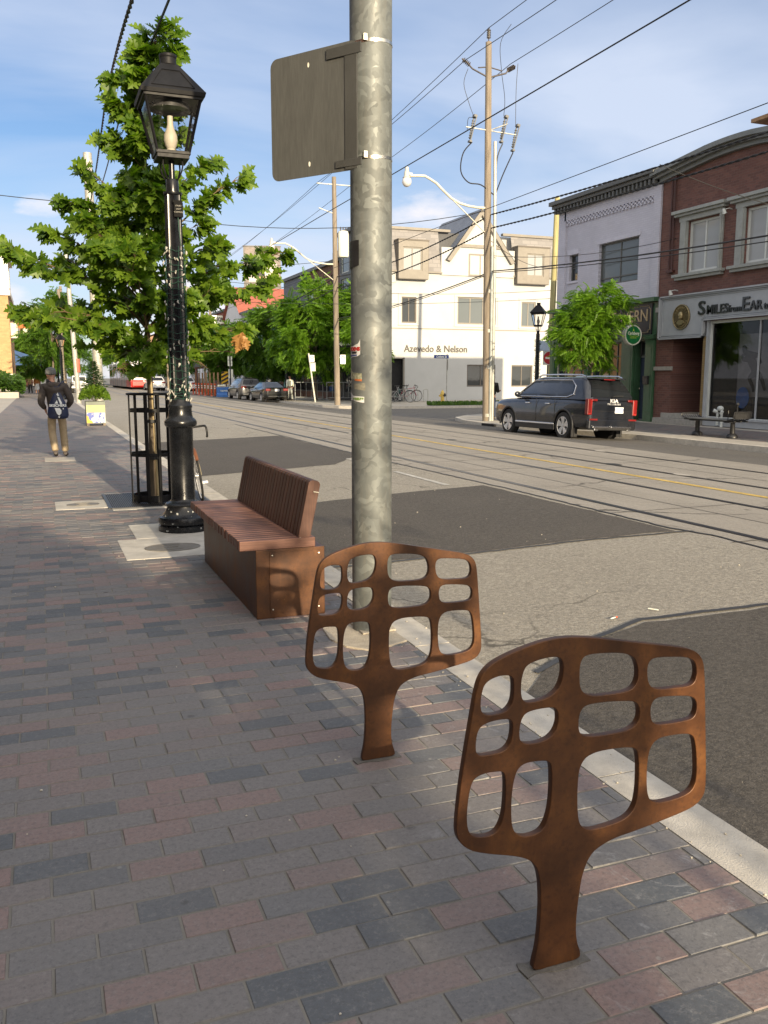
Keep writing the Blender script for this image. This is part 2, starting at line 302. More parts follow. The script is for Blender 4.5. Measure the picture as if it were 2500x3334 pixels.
m_mortar = mat('joint_sand', (.19, .178, .155), .9, bsc=200, bump=.4)
m_pave = paver_mat('clay_pavers'); m_pave2 = paver_mat('dark_clay_pavers', (.75, .72, .75))
m_kerb = mat('concrete_kerb', (.50, .465, .40), .85, sc=9, var=.16, bump=.5, bsc=140, bd=.006)
m_conc = mat('pale_concrete', (.46, .435, .385), .85, sc=5, var=.2, bump=.4, bsc=120)
m_tan = mat('tan_concrete', (.38, .35, .30), .85, sc=3, var=.15, bump=.3, bsc=90)
m_asph_old = asphalt('worn_asphalt', (.30, .275, .230), (.52, .49, .42), .6, .15, light=(.38, .35, .295), crack=.7)
m_asph_new = asphalt('dark_asphalt', (.088, .080, .071), (.24, .22, .19), .4, .25, light=(.120, .108, .094))
m_asph_mid = asphalt('grey_asphalt', (.14, .131, .118), (.24, .23, .21), .4, .35)
m_track = asphalt('track_concrete', (.315, .287, .245), (.42, .39, .34), .25, .45, light=(.37, .34, .29), gr=.55, crack=.35)
m_steel = mat('rail_steel', (.10, .09, .085), .35, .9, sc=20, bump=.1)
m_yellow = mat('worn_yellow_paint', (.52, .36, .09), .7, sc=14, var=.4, bump=.2)
m_black = mat('black_gloss_paint', (.009, .009, .010), .50, 0, .3, 8, .08, 30, spec=.22)
m_blackm = mat('black_metal', (.016, .016, .017), .42, 0, .3, 8, .1, 50)
# ------------------------------------------------------------------ setting: ground, road, kerbs, pavements
def sheet(name, quads, m, z=None):
    b = MB()
    for q in quads: b.add(q, [tuple(range(len(q)))])
    return struct(b.build(name, m))
def zr(X):
    if X < 2.15: return 0
    if X < 6.2: return -.12 + .12 * (X - 2.15) / 4.05
    if X < 12.3: return 0.
    return -.13 * (X - 12.3) / 2.9
def bend(Y): return 0 if Y < 40 else 1.2 * ((Y - 40) / 80.) ** 2 if Y < 120 else 1.2 + (Y - 120) * .03
def strip(name, x0, x1, m, dz=0, y0=-40, y1=330, xs=None, tilt=False):
    b = MB(); xs = xs or [x0, x1]; ys = [y0] + [y for y in range(int(y0) + 10, int(y1), 10)] + [y1]
    for ya, yb in zip(ys, ys[1:]):
        for xa, xb in zip(xs, xs[1:]):
            A, B = (bend(ya), bend(yb)) if tilt else (0, 0)
            b.add([(xa + A, ya, zr(xa) + dz), (xb + A, ya, zr(xb) + dz), (xb + B, yb, zr(xb) + dz), (xa + B, yb, zr(xa) + dz)], [(0, 1, 2, 3)])
    return struct(b.build(name, m))
sheet('ground', [[(-900, -500, -.3), (900, -500, -.3), (900, 1400, -.3), (-900, 1400, -.3)]], mat('far_ground', (.16, .15, .13), .9))
strip('road', 2.15, 6.2, m_asph_old)
strip('road', 6.2, 12.3, m_track, xs=[6.2, 8, 10, 12.3])
strip('road', 12.3, 17, m_asph_mid, xs=[12.3, 15.2, 17])
# side street beyond the corner
sheet('side_street', [[(14.5, 30, -.139), (80, 30, -.139), (80, 46, -.139), (14.5, 46, -.139)]], m_asph_mid)
def patch(name, pts, m, dz=.004):
    """tar patch laid over the crowned lane"""
    bm = bmesh.new(); vs = [bm.verts.new((x, y, 0)) for x, y in pts]; bm.faces.new(vs)
    for X in (6.2, 4.2, 12.3, 15.2):
        g = bm.verts[:] + bm.edges[:] + bm.faces[:]; bmesh.ops.bisect_plane(bm, geom=g, plane_co=(X, 0, 0), plane_no=(1, 0, 0))
    for v in bm.verts: v.co.z = zr(v.co.x) + dz
    bmesh.ops.recalc_face_normals(bm, faces=bm.faces[:])
    for f in bm.faces:
        if f.normal.z < 0: f.normal_flip()
    me = bpy.data.meshes.new(name); bm.to_mesh(me); bm.free(); me.materials.append(m); return struct(link(name, me))
def wob(pts, a=.035, step=.22, seed=1):
    r = random.Random(seed); out = []
    for i, p in enumerate(pts):
        q = pts[(i + 1) % len(pts)]; d = math.hypot(q[0] - p[0], q[1] - p[1]); n = max(1, int(d / step))
        for k in range(n): t = k / n; out.append((p[0] + (q[0] - p[0]) * t + (r.uniform(-a, a) if k else 0), p[1] + (q[1] - p[1]) * t + (r.uniform(-a, a) if k else 0)))
    return out
patch('asphalt_patch', wob([(2.25, 7.5), (3.8, 7.42), (5.05, 7.45), (6.14, 7.35), (6.1, 11.6), (4.6, 11.5), (3.4, 11.3), (2.25, 11.1)], .02, .3, 3), m_asph_new)
patch('asphalt_patch', wob([(2.25, 15.3), (5.1, 15.7), (6.1, 17.2), (6.08, 23.7), (2.25, 23.6)], .03, .3, 4), m_asph_new)
patch('asphalt_patch', wob([(2.25, -6), (6.15, -6), (6.12, 4.62), (4.8, 4.72), (3.8, 4.80), (3.3, 4.62), (2.6, 4.2), (2.25, 3.9)], .03, .15, 5), m_asph_new)
m_tar = mat('tar_seal', (.035, .033, .03), .5, bump=.3)
for pts, sd in (([(2.3, 7.42), (3.8, 7.36), (5.05, 7.38), (6.3, 7.26)], 2), ([(2.6, 4.25), (3.3, 4.66), (3.8, 4.86), (4.8, 4.78), (6.3, 4.6)], 4), ([(6.13, 30), (6.1, 16), (6.22, 11), (6.18, 7.5), (6.3, 7.0), (6.22, 5), (6.2, 0)], 6)):
    up = [q for a_, b_ in zip(pts, pts[1:]) for q in wob([a_, b_], .012, .12, sd)[:max(1, int(math.hypot(b_[0] - a_[0], b_[1] - a_[1]) / .12))]] + [pts[-1]]
    wv = .025; patch('tar_seam', [(x, y - wv) for x, y in up] + [(x + (wv * 1.5 if sd == 6 else 0), y + wv) for x, y in reversed(up)], m_tar, .0075)
# rails with flangeway, joints of the track slabs, yellow centre line
for rx in (6.62, 8.2, 9.74, 11.28):
    strip('rail', rx - .035, rx + .035, m_steel, .006, tilt=True, xs=[rx - .04, rx + .03])
    strip('rail_flangeway', rx, rx + .1, m_tar, .004, tilt=True, xs=[rx + .03, rx + .068])
strip('road_marking', 8.95, 9.07, m_yellow, .005, tilt=True)
strip('slab_joint', 0, 0, m_tar, .003, xs=[7.395, 7.41]); strip('slab_joint', 0, 0, m_tar, .003, xs=[10.45, 10.465])
r5 = random.Random(5)
for k, y in enumerate([4.2, 7.0, 8.35, 10.9, 13.6, 16.5, 19.5, 23, 27, 31, 36]):
    for a, b in ((6.22, 8.15), (8.3, 9.7), (9.85, 12.3)):
        sh = r5.uniform(-.4, .4)
        patch('slab_joint', [(a, y + sh), (b, y + sh + .05), (b, y + sh + .066), (a, y + sh + .018)], m_tar if k % 3 else m_kerb, .005)
    hx = r5.choice((6.66, 8.2, 9.8, 11.3)); hy = y + r5.uniform(-1, 1)
    patch('road_chip', [(hx + .09 * math.cos(t) * (1 + .3 * r5.random()), hy + .16 * math.sin(t) * (1 + .4 * r5.random())) for t in [i * PI / 5 for i in range(10)]], m_tan if k % 2 else m_tar, .010)
for k in range(7):   # worn white lane dashes near the parked cars
    pass
patch('road_marking', [(5.60, 11.9), (5.70, 11.9), (5.68, 14.0), (5.60, 14.0)], mat('worn_white_paint', (.45, .43, .38), .7, var=.3, sc=12), .006)
patch('road_marking', [(5.62, 14.8), (5.70, 14.8), (5.70, 16.6), (5.62, 16.6)], MC['worn_white_paint'], .0062)
# near kerb
def kerb(name, pts, w, z1=0., z0=-.2, m=m_kerb, seg=1.8, inner=1):
    b = MB(); r = random.Random(3)
    for (xa, ya), (xb, yb) in zip(pts, pts[1:]):
        d = math.hypot(xb - xa, yb - ya); n = max(1, int(d / seg)); nx, ny = (yb - ya) / d, -(xb - xa) / d
        for k in range(n):
            t0, t1 = k / n, (k + 1) / n - .007 / d * 1; p = (xa + (xb - xa) * t0, ya + (yb - ya) * t0); q = (xa + (xb - xa) * t1, ya + (yb - ya) * t1)
            zz = z1 + r.uniform(-.002, .002); i = inner * w
            b.add([(p[0], p[1], z0), (q[0], q[1], z0), (q[0] + nx * i, q[1] + ny * i, z0), (p[0] + nx * i, p[1] + ny * i, z0), (p[0], p[1], zz), (q[0], q[1], zz), (q[0] + nx * i, q[1] + ny * i, zz), (p[0] + nx * i, p[1] + ny * i, zz)], [(0, 1, 5, 4), (1, 2, 6, 5), (2, 3, 7, 6), (3, 0, 4, 7), (4, 5, 6, 7)])
    return struct(b.build(name, m, bevel=.012))
kerb('kerb', [(2.015, -14), (2.015, 14), (2.0, 33), (2.0, 33.01)], .225)
kerb('kerb', [(2.0, 33.1), (2.0, 160)], .22, seg=6)
# pavers near the camera as real bricks, farther ones as a sheet with the same pattern
def lay_pavers(name, x0, x1, y0, y1, m, ztop=0.):
    vs = []; fs = []; r = random.Random(11); g = .0022; bv = .0035; OX = 50 * PL - .064
    for row in range(int(math.floor(y0 / PW)), int(math.ceil(y1 / PW))):
        off = .5 * ((row + 1000) % 2); ya, yb = row * PW + g, (row + 1) * PW - g
        c0 = int(math.floor((x0 + OX) / PL + off)); c1 = int(math.ceil((x1 + OX) / PL + off))
        for c in range(c0, c1):
            xa = max((c - off) * PL - OX + g, x0); xb = min((c + 1 - off) * PL - OX - g, x1)
            if xb - xa < .02: continue
            z = ztop + r.uniform(-.0022, .0014); s1, s2 = r.uniform(-.0018, .0018), r.uniform(-.0013, .0013); k = len(vs)
            vs += [(xa, ya, z - .006), (xb, ya, z - .006), (xb, yb, z - .006), (xa, yb, z - .006), (xa + bv, ya + bv, z + s1), (xb - bv, ya + bv, z + s2), (xb - bv, yb - bv, z - s1), (xa + bv, yb - bv, z - s2)]
            fs += [(k + 4, k + 5, k + 6, k + 7), (k, k + 1, k + 5, k + 4), (k + 1, k + 2, k + 6, k + 5), (k + 2, k + 3, k + 7, k + 6), (k + 3, k, k + 4, k + 7)]
    b = MB(); b.v = vs; b.f = fs; b.m = [0] * len(fs); return struct(b.build(name, m))
lay_pavers('sidewalk', -1.75, 2.008, .5, 20, m_pave)
sheet('sidewalk', [[(-1.75, -14, -.0036), (2.012, -14, -.0036), (2.012, 20.2, -.0036), (-1.75, 20.2, -.0036)]], m_mortar)
sheet('sidewalk', [[(-1.75, 20.1, -.0005), (2.0, 20.1, -.0005), (2.0, 160, -.0005), (-1.75, 160, -.0005)], [(-1.75, -14, -.001), (2.0, -14, -.001), (2.0, .5, -.001), (-1.75, .5, -.001)]], m_pave)
sheet('sidewalk', [[(-30, -14, -.004), (-1.75, -14, -.004), (-1.75, 160, -.004), (-30, 160, -.004)]], m_tan)
# slabs in the near pavement
def slab(x0, x1, y0, y1, m=m_conc, z=.003, name='concrete_slab'):
    b = MB(); b.bb(x0, x1, y0, y1, -.03, z); return struct(b.build(name, m, bevel=.003))
# far pavement
KF = [(15.62, -14), (15.62, 20.5), (15.1, 23.5), (14.72, 25.6), (14.62, 28), (14.85, 30), (15.6, 32.2), (17, 33.9), (19, 34.8), (26, 35)]
b = MB()
for (xa, ya), (xb, yb) in zip(KF[:-1], KF[1:-1]):
    b.add([(xa, ya, -.004), (21, ya, .115), (21, yb, .115), (xb, yb, -.004)], [(0, 1, 2, 3)])
b.add([(17, 33.9, -.004), (21, 33.9, .115), (60, 33.9, .12), (60, 35, -.004), (26, 35, -.004), (19, 34.8, -.004)], [(0, 5, 1), (5, 4, 3, 2, 1)])
struct(b.build('sidewalk', m_tan))
b = MB()
for (xa, ya), (xb, yb) in zip(KF[:6], KF[1:6]):
    f = lambda X, K: -.004 + (X - K) / (21 - K) * .119 + .004
    b.add([(xa + .95, ya, f(xa + .95, xa)), (18.95, ya, f(18.95, xa)), (18.95, yb, f(18.95, xb)), (xb + .95, yb, f(xb + .95, xb))], [(0, 1, 2, 3)])
struct(b.build('sidewalk', m_pave2))
kerb('kerb', KF, .17, seg=2.2)
# pavement on the other corner, with a weedy strip beside the road
KN = [(40, 45.6), (20, 45.2), (17, 45.6), (15.6, 47.2), (15.2, 49), (15.3, 62), (15.6, 160)]
b = MB(); b.add([(40, 45.6, 0), (20, 45.2, 0), (17, 45.6, 0), (15.6, 47.2, 0), (15.2, 49, 0), (15.3, 62, 0), (15.6, 160, 0), (20.5, 160, .05), (20.5, 53.6, .03), (40, 53.6, .22)], [tuple(range(9, -1, -1))]); struct(b.build('sidewalk', m_tan))
kerb('kerb', KN, .16, seg=3)
b = MB(); b.bb(30, 80, 30.0, 30.01, -.2, 0)
slab(.74, 2.008, 10.98, 12.62, m_conc, .004)
slab(.09, .735, 11.25, 12.0, m_conc, .004)
slab(.81, 1.62, 8.91, 9.79, m_conc, .004); slab(.625, 1.62, 7.88, 8.89, m_conc, .0045)
slab(.0, .56, 17.9, 18.8, m_tan, .004)
# broken concrete collar round the steel pole foot
b = MB(); b.prism([(2.01, 4.78), (1.83, 4.70), (1.72, 4.68), (1.62, 4.80), (1.575, 4.98), (1.60, 5.2), (1.66, 5.42), (1.85, 5.5), (2.01, 5.45)], -.02, .010); struct(b.build('concrete_slab', mat('sandy_concrete', (.42, .37, .29), .9, sc=14, bump=.8, bsc=90, bd=.01), bevel=.004))
m_iron = mat('cast_iron', (.20, .185, .16), .6, .3, sc=12, bump=.5, bsc=70)
for x, y, rx, ry, dd in ((1.085, 8.33, .26, .2, .3), (.42, 11.62, .2, .15, .2)):
    b = MB(at(x, y, .004)); b.lathe([(.0, 0), (1, 0), (1, .006), (.95, .008), (.92, .004), (0, .004)], 36, 0, None, rx, ry); b.bb(-.05, .05, -.012, .012, .004, .009, 0)
    for k in (-1, 1): b.bb(-.08, .08, k * ry * .55 - .01, k * ry * .55 + .01, .004, .0075, 0)
    tag(b.build('manhole_cover', m_iron), 'large oval cast cover set in the concrete slab beside the bench' if dd == .3 else 'small oval cast cover set in concrete left of the tree grate', 'cover', 'oval pavement covers')
# tree grate
g = thing('tree_grate', 'black slotted tree grate round the foot of the caged oak', 'grate', at(1.32, 11.8, 0))
b = MB(); 
for k in range(52):
    x = -.58 + k * .0235; y0, y1 = -.68, .68
    if abs(x) < .2: b.bb(x - .006, x + .006, y0, -.24, -.01, .012); b.bb(x - .006, x + .006, .24, y1, -.01, .012)
    else: b.bb(x - .006, x + .006, y0, y1, -.01, .012)
b.build('grate_bars', m_blackm, g); b = MB(); b.bb(-.6, .64, -.7, -.67, -.01, .014); b.bb(-.6, .64, .67, .7, -.01, .014); b.bb(-.62, -.59, -.7, .7, -.01, .0145); b.bb(.63, .66, -.7, .7, -.01, .0145); b.build('grate_frame', m_blackm, g)
b = MB(); b.bb(.73, 1.97, 11.12, 12.48, -.02, .0062); struct(b.build('tree_pit_soil', mat('soil_and_gap_shade', (.02, .018, .015), .95)))
# ------------------------------------------------------------------ bike racks (rusted steel, leaf-cell outline traced in metres)
def rust():
    m, nt, N, L, b = nodes('rusted_steel'); tc = NN(N, 'TexCoord'); v = tc.outputs['Object']
    mp = NN(N, 'Mapping'); mp.inputs['Scale'].default_value = (9, 9, 1.1); L.new(v, mp.inputs[0])
    st = nz(N, L, mp.outputs[0], 3, 6, .65); bl = nz(N, L, v, 5, 6, .6); fi = nz(N, L, v, 70, 4, .7)
    c = ramp(N, L, bl, [(.30, (.042, .016, .006)), (.52, (.092, .034, .010)), (.80, (.205, .082, .018))])
    c = mixc(N, L, ramp(N, L, st, [(.58, 0.), (.8, .35)]), c, (.22, .085, .018)); c = mixc(N, L, ramp(N, L, fi, [(.50, 0.), (.72, .65)]), c, (.040, .016, .007))
    c = mixc(N, L, ramp(N, L, nz(N, L, v, 22, 2), [(.76, 0.), (.79, .5)]), c, (.42, .26, .12))
    L.new(c, b.inputs['Base Color']); b.inputs['Metallic'].default_value = .25; L.new(mth(N, L, 'ADD', .30, mth(N, L, 'MULTIPLY', bl, .32)), b.inputs['Roughness']); setb(N, L, b, fi, .12, .003); MC['rusted_steel'] = m; return m
m_rust = rust()
K6 = 1100 / 1659.
def px6(a, b):      # photo measurements of the near rack -> metres in its own plane (x across, z up)
    x = 1400 + a * K6; y = 2000 + b * K6; th = math.atan(439 / 2850.); yw = math.atan(1120 / (2850 / math.cos(th))); u = x - 1250; v = 1667 - y
    fy = 2850 * math.cos(th) + v * math.sin(th); z = -2850 * math.sin(th) + v * math.cos(th); X = u * math.cos(yw) + fy * math.sin(yw); Y = -u * math.sin(yw) + fy * math.cos(yw); t = 1.868 / Y
    return (X * t - 1.235, 1.6 + z * t)
OUT = [(738, 1692), (620, 1722), (507, 1757), (510, 1715), (527, 1650), (538, 1560), (545, 1460), (545, 1370), (540, 1300), (527, 1250), (500, 1215), (460, 1197), (400, 1187), (300, 1180), (230, 1170), (190, 1157), (155, 1132), (133, 1095), (131, 1040), (140, 940), (152, 840), (167, 740), (187, 620), (207, 500), (224, 400), (240, 335), (257, 298), (285, 262), (330, 228), (400, 192), (500, 152), (580, 127), (650, 115), (720, 112), (800, 115), (900, 125), (1000, 137), (1100, 148), (1200, 158), (1270, 168), (1310, 185), (1335, 212), (1347, 250), (1351, 320), (1353, 450), (1355, 600), (1357, 750), (1355, 850), (1345, 890), (1320, 925), (1280, 955), (1200, 990), (1100, 1030), (1000, 1068), (920, 1095), (860, 1125), (810, 1160), (780, 1200), (760, 1250), (745, 1300), (733, 1380), (724, 1450), (718, 1520), (719, 1580), (727, 1625), (739, 1655)]
HOL = [[(270, 345), (300, 320), (345, 303), (385, 300), (408, 312), (413, 340), (412, 400), (403, 442), (378, 475), (340, 490), (290, 497), (260, 490), (250, 465), (251, 420), (258, 380)],
 [(262, 545), (300, 528), (350, 518), (388, 515), (405, 530), (408, 560), (403, 610), (388, 650), (355, 678), (300, 690), (250, 697), (230, 687), (225, 655), (230, 600), (242, 565)],
 [(240, 795), (280, 780), (320, 775), (352, 772), (368, 785), (373, 820), (372, 900), (365, 980), (348, 1040), (320, 1078), (280, 1093), (230, 1095), (200, 1085), (185, 1050), (182, 990), (188, 920), (200, 850), (215, 815)],
 [(480, 250), (520, 230), (580, 213), (630, 210), (650, 225), (657, 260), (654, 305), (640, 352), (612, 390), (570, 415), (520, 430), (472, 436), (452, 415), (448, 370), (451, 320), (463, 275)],
 [(475, 485), (510, 472), (560, 462), (605, 458), (625, 470), (633, 500), (629, 545), (610, 585), (578, 615), (530, 632), (480, 639), (450, 630), (440, 605), (441, 560), (453, 510)],
 [(455, 740), (490, 727), (550, 720), (583, 722), (597, 745), (600, 800), (598, 880), (590, 960), (573, 1022), (548, 1065), (510, 1085), (460, 1095), (425, 1083), (405, 1048), (400, 980), (402, 900), (412, 820), (430, 765)],
 [(770, 203), (800, 196), (850, 192), (920, 190), (972, 196), (1005, 215), (1020, 250), (1025, 290), (1019, 332), (998, 365), (960, 382), (880, 395), (800, 403), (757, 390), (738, 360), (735, 310), (738, 250), (750, 217)],
 [(775, 446), (820, 437), (870, 431), (950, 427), (1002, 428), (1025, 445), (1032, 480), (1027, 520), (1003, 555), (960, 574), (880, 590), (800, 602), (752, 598), (733, 578), (730, 530), (736, 490), (752, 460)],
 [(800, 685), (840, 672), (910, 660), (960, 655), (1002, 656), (1020, 675), (1027, 720), (1027, 800), (1022, 880), (1010, 940), (983, 985), (940, 1015), (870, 1040), (800, 1060), (757, 1056), (735, 1028), (727, 980), (725, 900), (728, 820), (736, 755), (762, 708)],
 [(1110, 214), (1150, 211), (1200, 210), (1262, 211), (1298, 228), (1310, 260), (1311, 300), (1298, 338), (1268, 355), (1200, 362), (1130, 370), (1092, 363), (1073, 335), (1068, 290), (1071, 250), (1085, 224)],
 [(1125, 408), (1165, 404), (1200, 402), (1268, 401), (1300, 412), (1312, 440), (1309, 480), (1293, 510), (1258, 522), (1190, 535), (1122, 544), (1094, 533), (1085, 503), (1084, 460), (1097, 424)],
 [(1125, 610), (1160, 600), (1220, 590), (1270, 587), (1295, 600), (1305, 640), (1310, 700), (1311, 780), (1304, 830), (1283, 870), (1240, 895), (1180, 915), (1120, 927), (1086, 918), (1070, 888), (1065, 830), (1067, 750), (1075, 680), (1095, 635)]]
def smooth_loop(p, it=2):
    for _ in range(it): p = [q for i in range(len(p)) for q in ((p[i][0] * .75 + p[(i + 1) % len(p)][0] * .25, p[i][1] * .75 + p[(i + 1) % len(p)][1] * .25), (p[i][0] * .25 + p[(i + 1) % len(p)][0] * .75, p[i][1] * .25 + p[(i + 1) % len(p)][1] * .75))]
    return p
def plate_mesh(loops, t, bev):
    cu = bpy.data.curves.new('c', 'CURVE'); cu.dimensions = '2D'; cu.fill_mode = 'BOTH'; cu.extrude = t / 2 - bev; cu.bevel_depth = bev; cu.bevel_resolution = 2; cu.offset = -bev
    for lp in loops:
        s = cu.splines.new('POLY'); s.points.add(len(lp) - 1); s.use_cyclic_u = True
        for i, (x, y) in enumerate(lp): s.points[i].co = (x, y, 0, 1)
    o = bpy.data.objects.new('c', cu); COL.objects.link(o); me = bake(o); bpy.data.objects.remove(o); bpy.data.curves.remove(cu); return me
loops = [smooth_loop([px6(*p) for p in OUT])] + [smooth_loop([px6(*p) for p in h], 2) for h in HOL]
loops[0] = [(x, max(z, -.012)) for x, z in loops[0]]
rk = plate_mesh(loops, .021, .0022); rk.transform(Matrix.Rotation(R(90), 4, 'X')); rk.materials.append(m_rust)
for f in rk.polygons: f.use_smooth = True
rk.set_sharp_from_angle(angle=R(35))
o1 = link('bike_rack', rk); o1.location = (1.235, 1.879, 0); tag(o1, 'rusted steel bike rack cut like a leaf, closest to the camera', 'bike rack', 'rusted bike racks')
o2 = o1.copy(); COL.objects.link(o2); o2.location = (1.248, 3.29, 0); tag(o2, 'rusted steel bike rack cut like a leaf, between the grey pole and the nearest rack', 'bike rack', 'rusted bike racks')
b = MB()
for (x, y) in ((1.235, 1.88), (1.248, 3.29)): b.prism(wob([(x - .10, y - .028), (x + .10, y - .026), (x + .10, y + .035), (x - .10, y + .035)], .010, .03, 8), -.004, .0025)
struct(b.build('mortar_patch', mat('dark_mortar', (.13, .122, .11), .95, sc=30, bump=.8, bsc=150)))
# ------------------------------------------------------------------ wooden bench on a rusted box
def wood(name, c1, c2, ax):
    m, nt, N, L, b = nodes(name); tc = NN(N, 'TexCoord'); g = NN(N, 'NewGeometry'); mp = NN(N, 'Mapping'); mp.inputs['Scale'].default_value = tuple(2.2 if i == ax else 45 for i in range(3)); L.new(tc.outputs['Object'], mp.inputs[0])
    w = nz(N, L, mp.outputs[0], 1.4, 6, .6, 1.5); c = mixc(N, L, ramp(N, L, w, [(.35, 0.), (.68, 1.)]), c1, c2)
    c = mixc(N, L, mth(N, L, 'MULTIPLY', g.outputs['Random Per Island'], .75), c, tuple(x * .55 for x in c1)); L.new(c, b.inputs['Base Color'])
    b.inputs['Roughness'].default_value = .5; setb(N, L, b, w, .25, .003); MC[name] = m; return m
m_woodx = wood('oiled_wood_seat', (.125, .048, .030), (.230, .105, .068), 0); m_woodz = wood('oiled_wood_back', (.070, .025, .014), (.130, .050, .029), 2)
bn = thing('bench', 'red-brown slatted wooden bench on a rusted steel box', 'bench', at(1.49, 6.6, 0))
B0 = Matrix.Translation((-1.49, -6.6, 0))
b = MB(B0); b.bb(1.262, 1.735, 5.585, 7.60, 0, .468); box = b.build('steel_box', m_rust, bn, bevel=.003)
b = MB(B0); b.bb(1.352, 1.712, 5.579, 5.5845, .035, .448); ep = b.build('end_panel', m_rust, box, bevel=.0015)
for x, z in ((1.372, .43), (1.695, .425), (1.37, .06), (1.69, .055)): b = MB(B0); b.lathe([(0, 0), (.006, 0), (.005, .004), (0, .005)], 10, 0, Matrix.Translation((x, 5.579, z)) @ Matrix.Rotation(R(90), 4, 'X')); b.build('screw', mat('bright_steel', (.6, .58, .52), .3, 1), box)
b = MB(B0); b.bb(1.264, 1.66, 5.59, 7.62, .4682, .4702); b.build('gap_shade_sheet', MC['soil_and_gap_shade'], bn)  # added dark sheet: shade in the gaps between seat slats, put in as colour
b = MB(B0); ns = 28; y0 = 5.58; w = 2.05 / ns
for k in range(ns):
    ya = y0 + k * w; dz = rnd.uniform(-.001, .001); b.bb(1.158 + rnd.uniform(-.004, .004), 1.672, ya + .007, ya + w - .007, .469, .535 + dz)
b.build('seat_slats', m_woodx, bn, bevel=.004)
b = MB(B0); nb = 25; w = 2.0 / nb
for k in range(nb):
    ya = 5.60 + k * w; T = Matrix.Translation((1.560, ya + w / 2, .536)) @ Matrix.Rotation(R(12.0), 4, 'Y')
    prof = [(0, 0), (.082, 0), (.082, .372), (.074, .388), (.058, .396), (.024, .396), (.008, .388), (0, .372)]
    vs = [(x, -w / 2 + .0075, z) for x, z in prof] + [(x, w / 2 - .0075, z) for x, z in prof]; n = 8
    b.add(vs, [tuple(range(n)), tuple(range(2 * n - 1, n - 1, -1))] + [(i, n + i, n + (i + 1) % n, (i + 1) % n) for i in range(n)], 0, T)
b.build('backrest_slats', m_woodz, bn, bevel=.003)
b = MB(B0); T = Matrix.Translation((1.560, 5.6, .536)) @ Matrix.Rotation(R(12.0), 4, 'Y')
b.bb(.042, .080, -.002, .005, .318, .324, 0, T); b.build('metal_strip', MC['bright_steel'], bn); b = MB(B0); b.bb(.006, .078, -.003, .01, -.001, .002, 0, T); b.build('metal_strip', MC['bright_steel'], bn)
# ------------------------------------------------------------------ galvanised pole
def ringm(b, r, z, h, t=.006, n=40):
    vs = []
    for rr_, zz in ((r, z), (r + t, z), (r + t, z + h), (r, z + h)):
        for j in range(n): q = 2 * PI * j / n; vs.append((rr_ * math.cos(q), rr_ * math.sin(q), zz))
    b.add(vs, [(i * n + j, i * n + (j + 1) % n, ((i + 1) % 4) * n + (j + 1) % n, ((i + 1) % 4) * n + j) for i in range(4) for j in range(n)])
def MB_xf(b, M): b.v = [tuple(M @ Vector(p)) for p in b.v]; return b
def galv(name='galvanised_steel', base=(.112, .121, .116), spang=5.5, bright=.55):
    m, nt, N, L, b = nodes(name); tc = NN(N, 'TexCoord'); v = tc.outputs['Object']
    nn = NN(N, 'TexNoise'); nn.inputs['Scale'].default_value = 7; L.new(v, nn.inputs[0]); dv = NN(N, 'VectorMath', operation='MULTIPLY_ADD'); L.new(nn.outputs['Color'], dv.inputs[0]); dv.inputs[1].default_value = (.22, .22, .22); L.new(v, dv.inputs[2])
    vo = NN(N, 'TexVoronoi'); vo.inputs['Scale'].default_value = spang * 4.5; L.new(dv.outputs[0], vo.inputs[0]); sp = NN(N, 'SeparateColor'); L.new(vo.outputs['Color'], sp.inputs[0])
    col = mixc(N, L, ramp(N, L, sp.outputs[0], [(.12, 0.), (.5, .35), (.80, .45), (.86, .9)]), base, tuple(x * 1.6 for x in base))
    col = mixc(N, L, ramp(N, L, sp.outputs[1], [(.0, .4), (.35, 0.)]), col, tuple(x * .6 for x in base))
    mp = NN(N, 'Mapping'); mp.inputs['Scale'].default_value = (14, 14, 1.6); L.new(v, mp.inputs[0])
    col = mixc(N, L, ramp(N, L, nz(N, L, mp.outputs[0], 1.5, 6, .7), [(.5, 0.), (.75, .55)]), col, (.17, .16, .135))
    col = mixc(N, L, ramp(N, L, nz(N, L, v, 2.4, 5, .6), [(.45, 0.), (.7, .4)]), col, (.20, .22, .22))
    L.new(col, b.inputs['Base Color']); b.inputs['Metallic'].default_value = .22; L.new(mth(N, L, 'ADD', .46, mth(N, L, 'MULTIPLY', sp.outputs[2], .2)), b.inputs['Roughness']); setb(N, L, b, nz(N, L, v, 25, 4), .15, .004); MC[name] = m; return m
m_galv = galv()
GP = thing('utility_pole', 'thick galvanised steel pole with stickers, nearest and in the middle of the photo', 'pole', at(1.902, 5.11, 0) @ Matrix.Diagonal((1.065, 1.065, 1, 1)))
b = MB(); b.lathe([(.1175, -.05), (.1172, 2), (.115, 6), (.112, 11.5), (.0, 11.52)], 64); b.build('pole_shaft', m_galv, GP, smooth=40)
b = MB(); b.prism([(-.105, -.13), (.11, -.12), (.12, .1), (-.1, .12)], .01, .022); b.build('pole_foot', MC['sandy_concrete'], GP, bevel=.003)
m_strap = mat('stainless_strap', (.62, .58, .48), .25, 1, sc=9)
for i, z in enumerate((3.50, 2.865)):
    b = MB(); ringm(b, .1165, -.009, .018, .0025, 48); b = MB_xf(b, Matrix.Translation((0, 0, z)) @ Matrix.Rotation(R(-4), 4, 'Y')); a = R(235)
    b.box((math.cos(a) * .122, math.sin(a) * .122, z + .01), (.02, .018, .035), 0); b.build('strap', m_strap, GP, smooth=30)
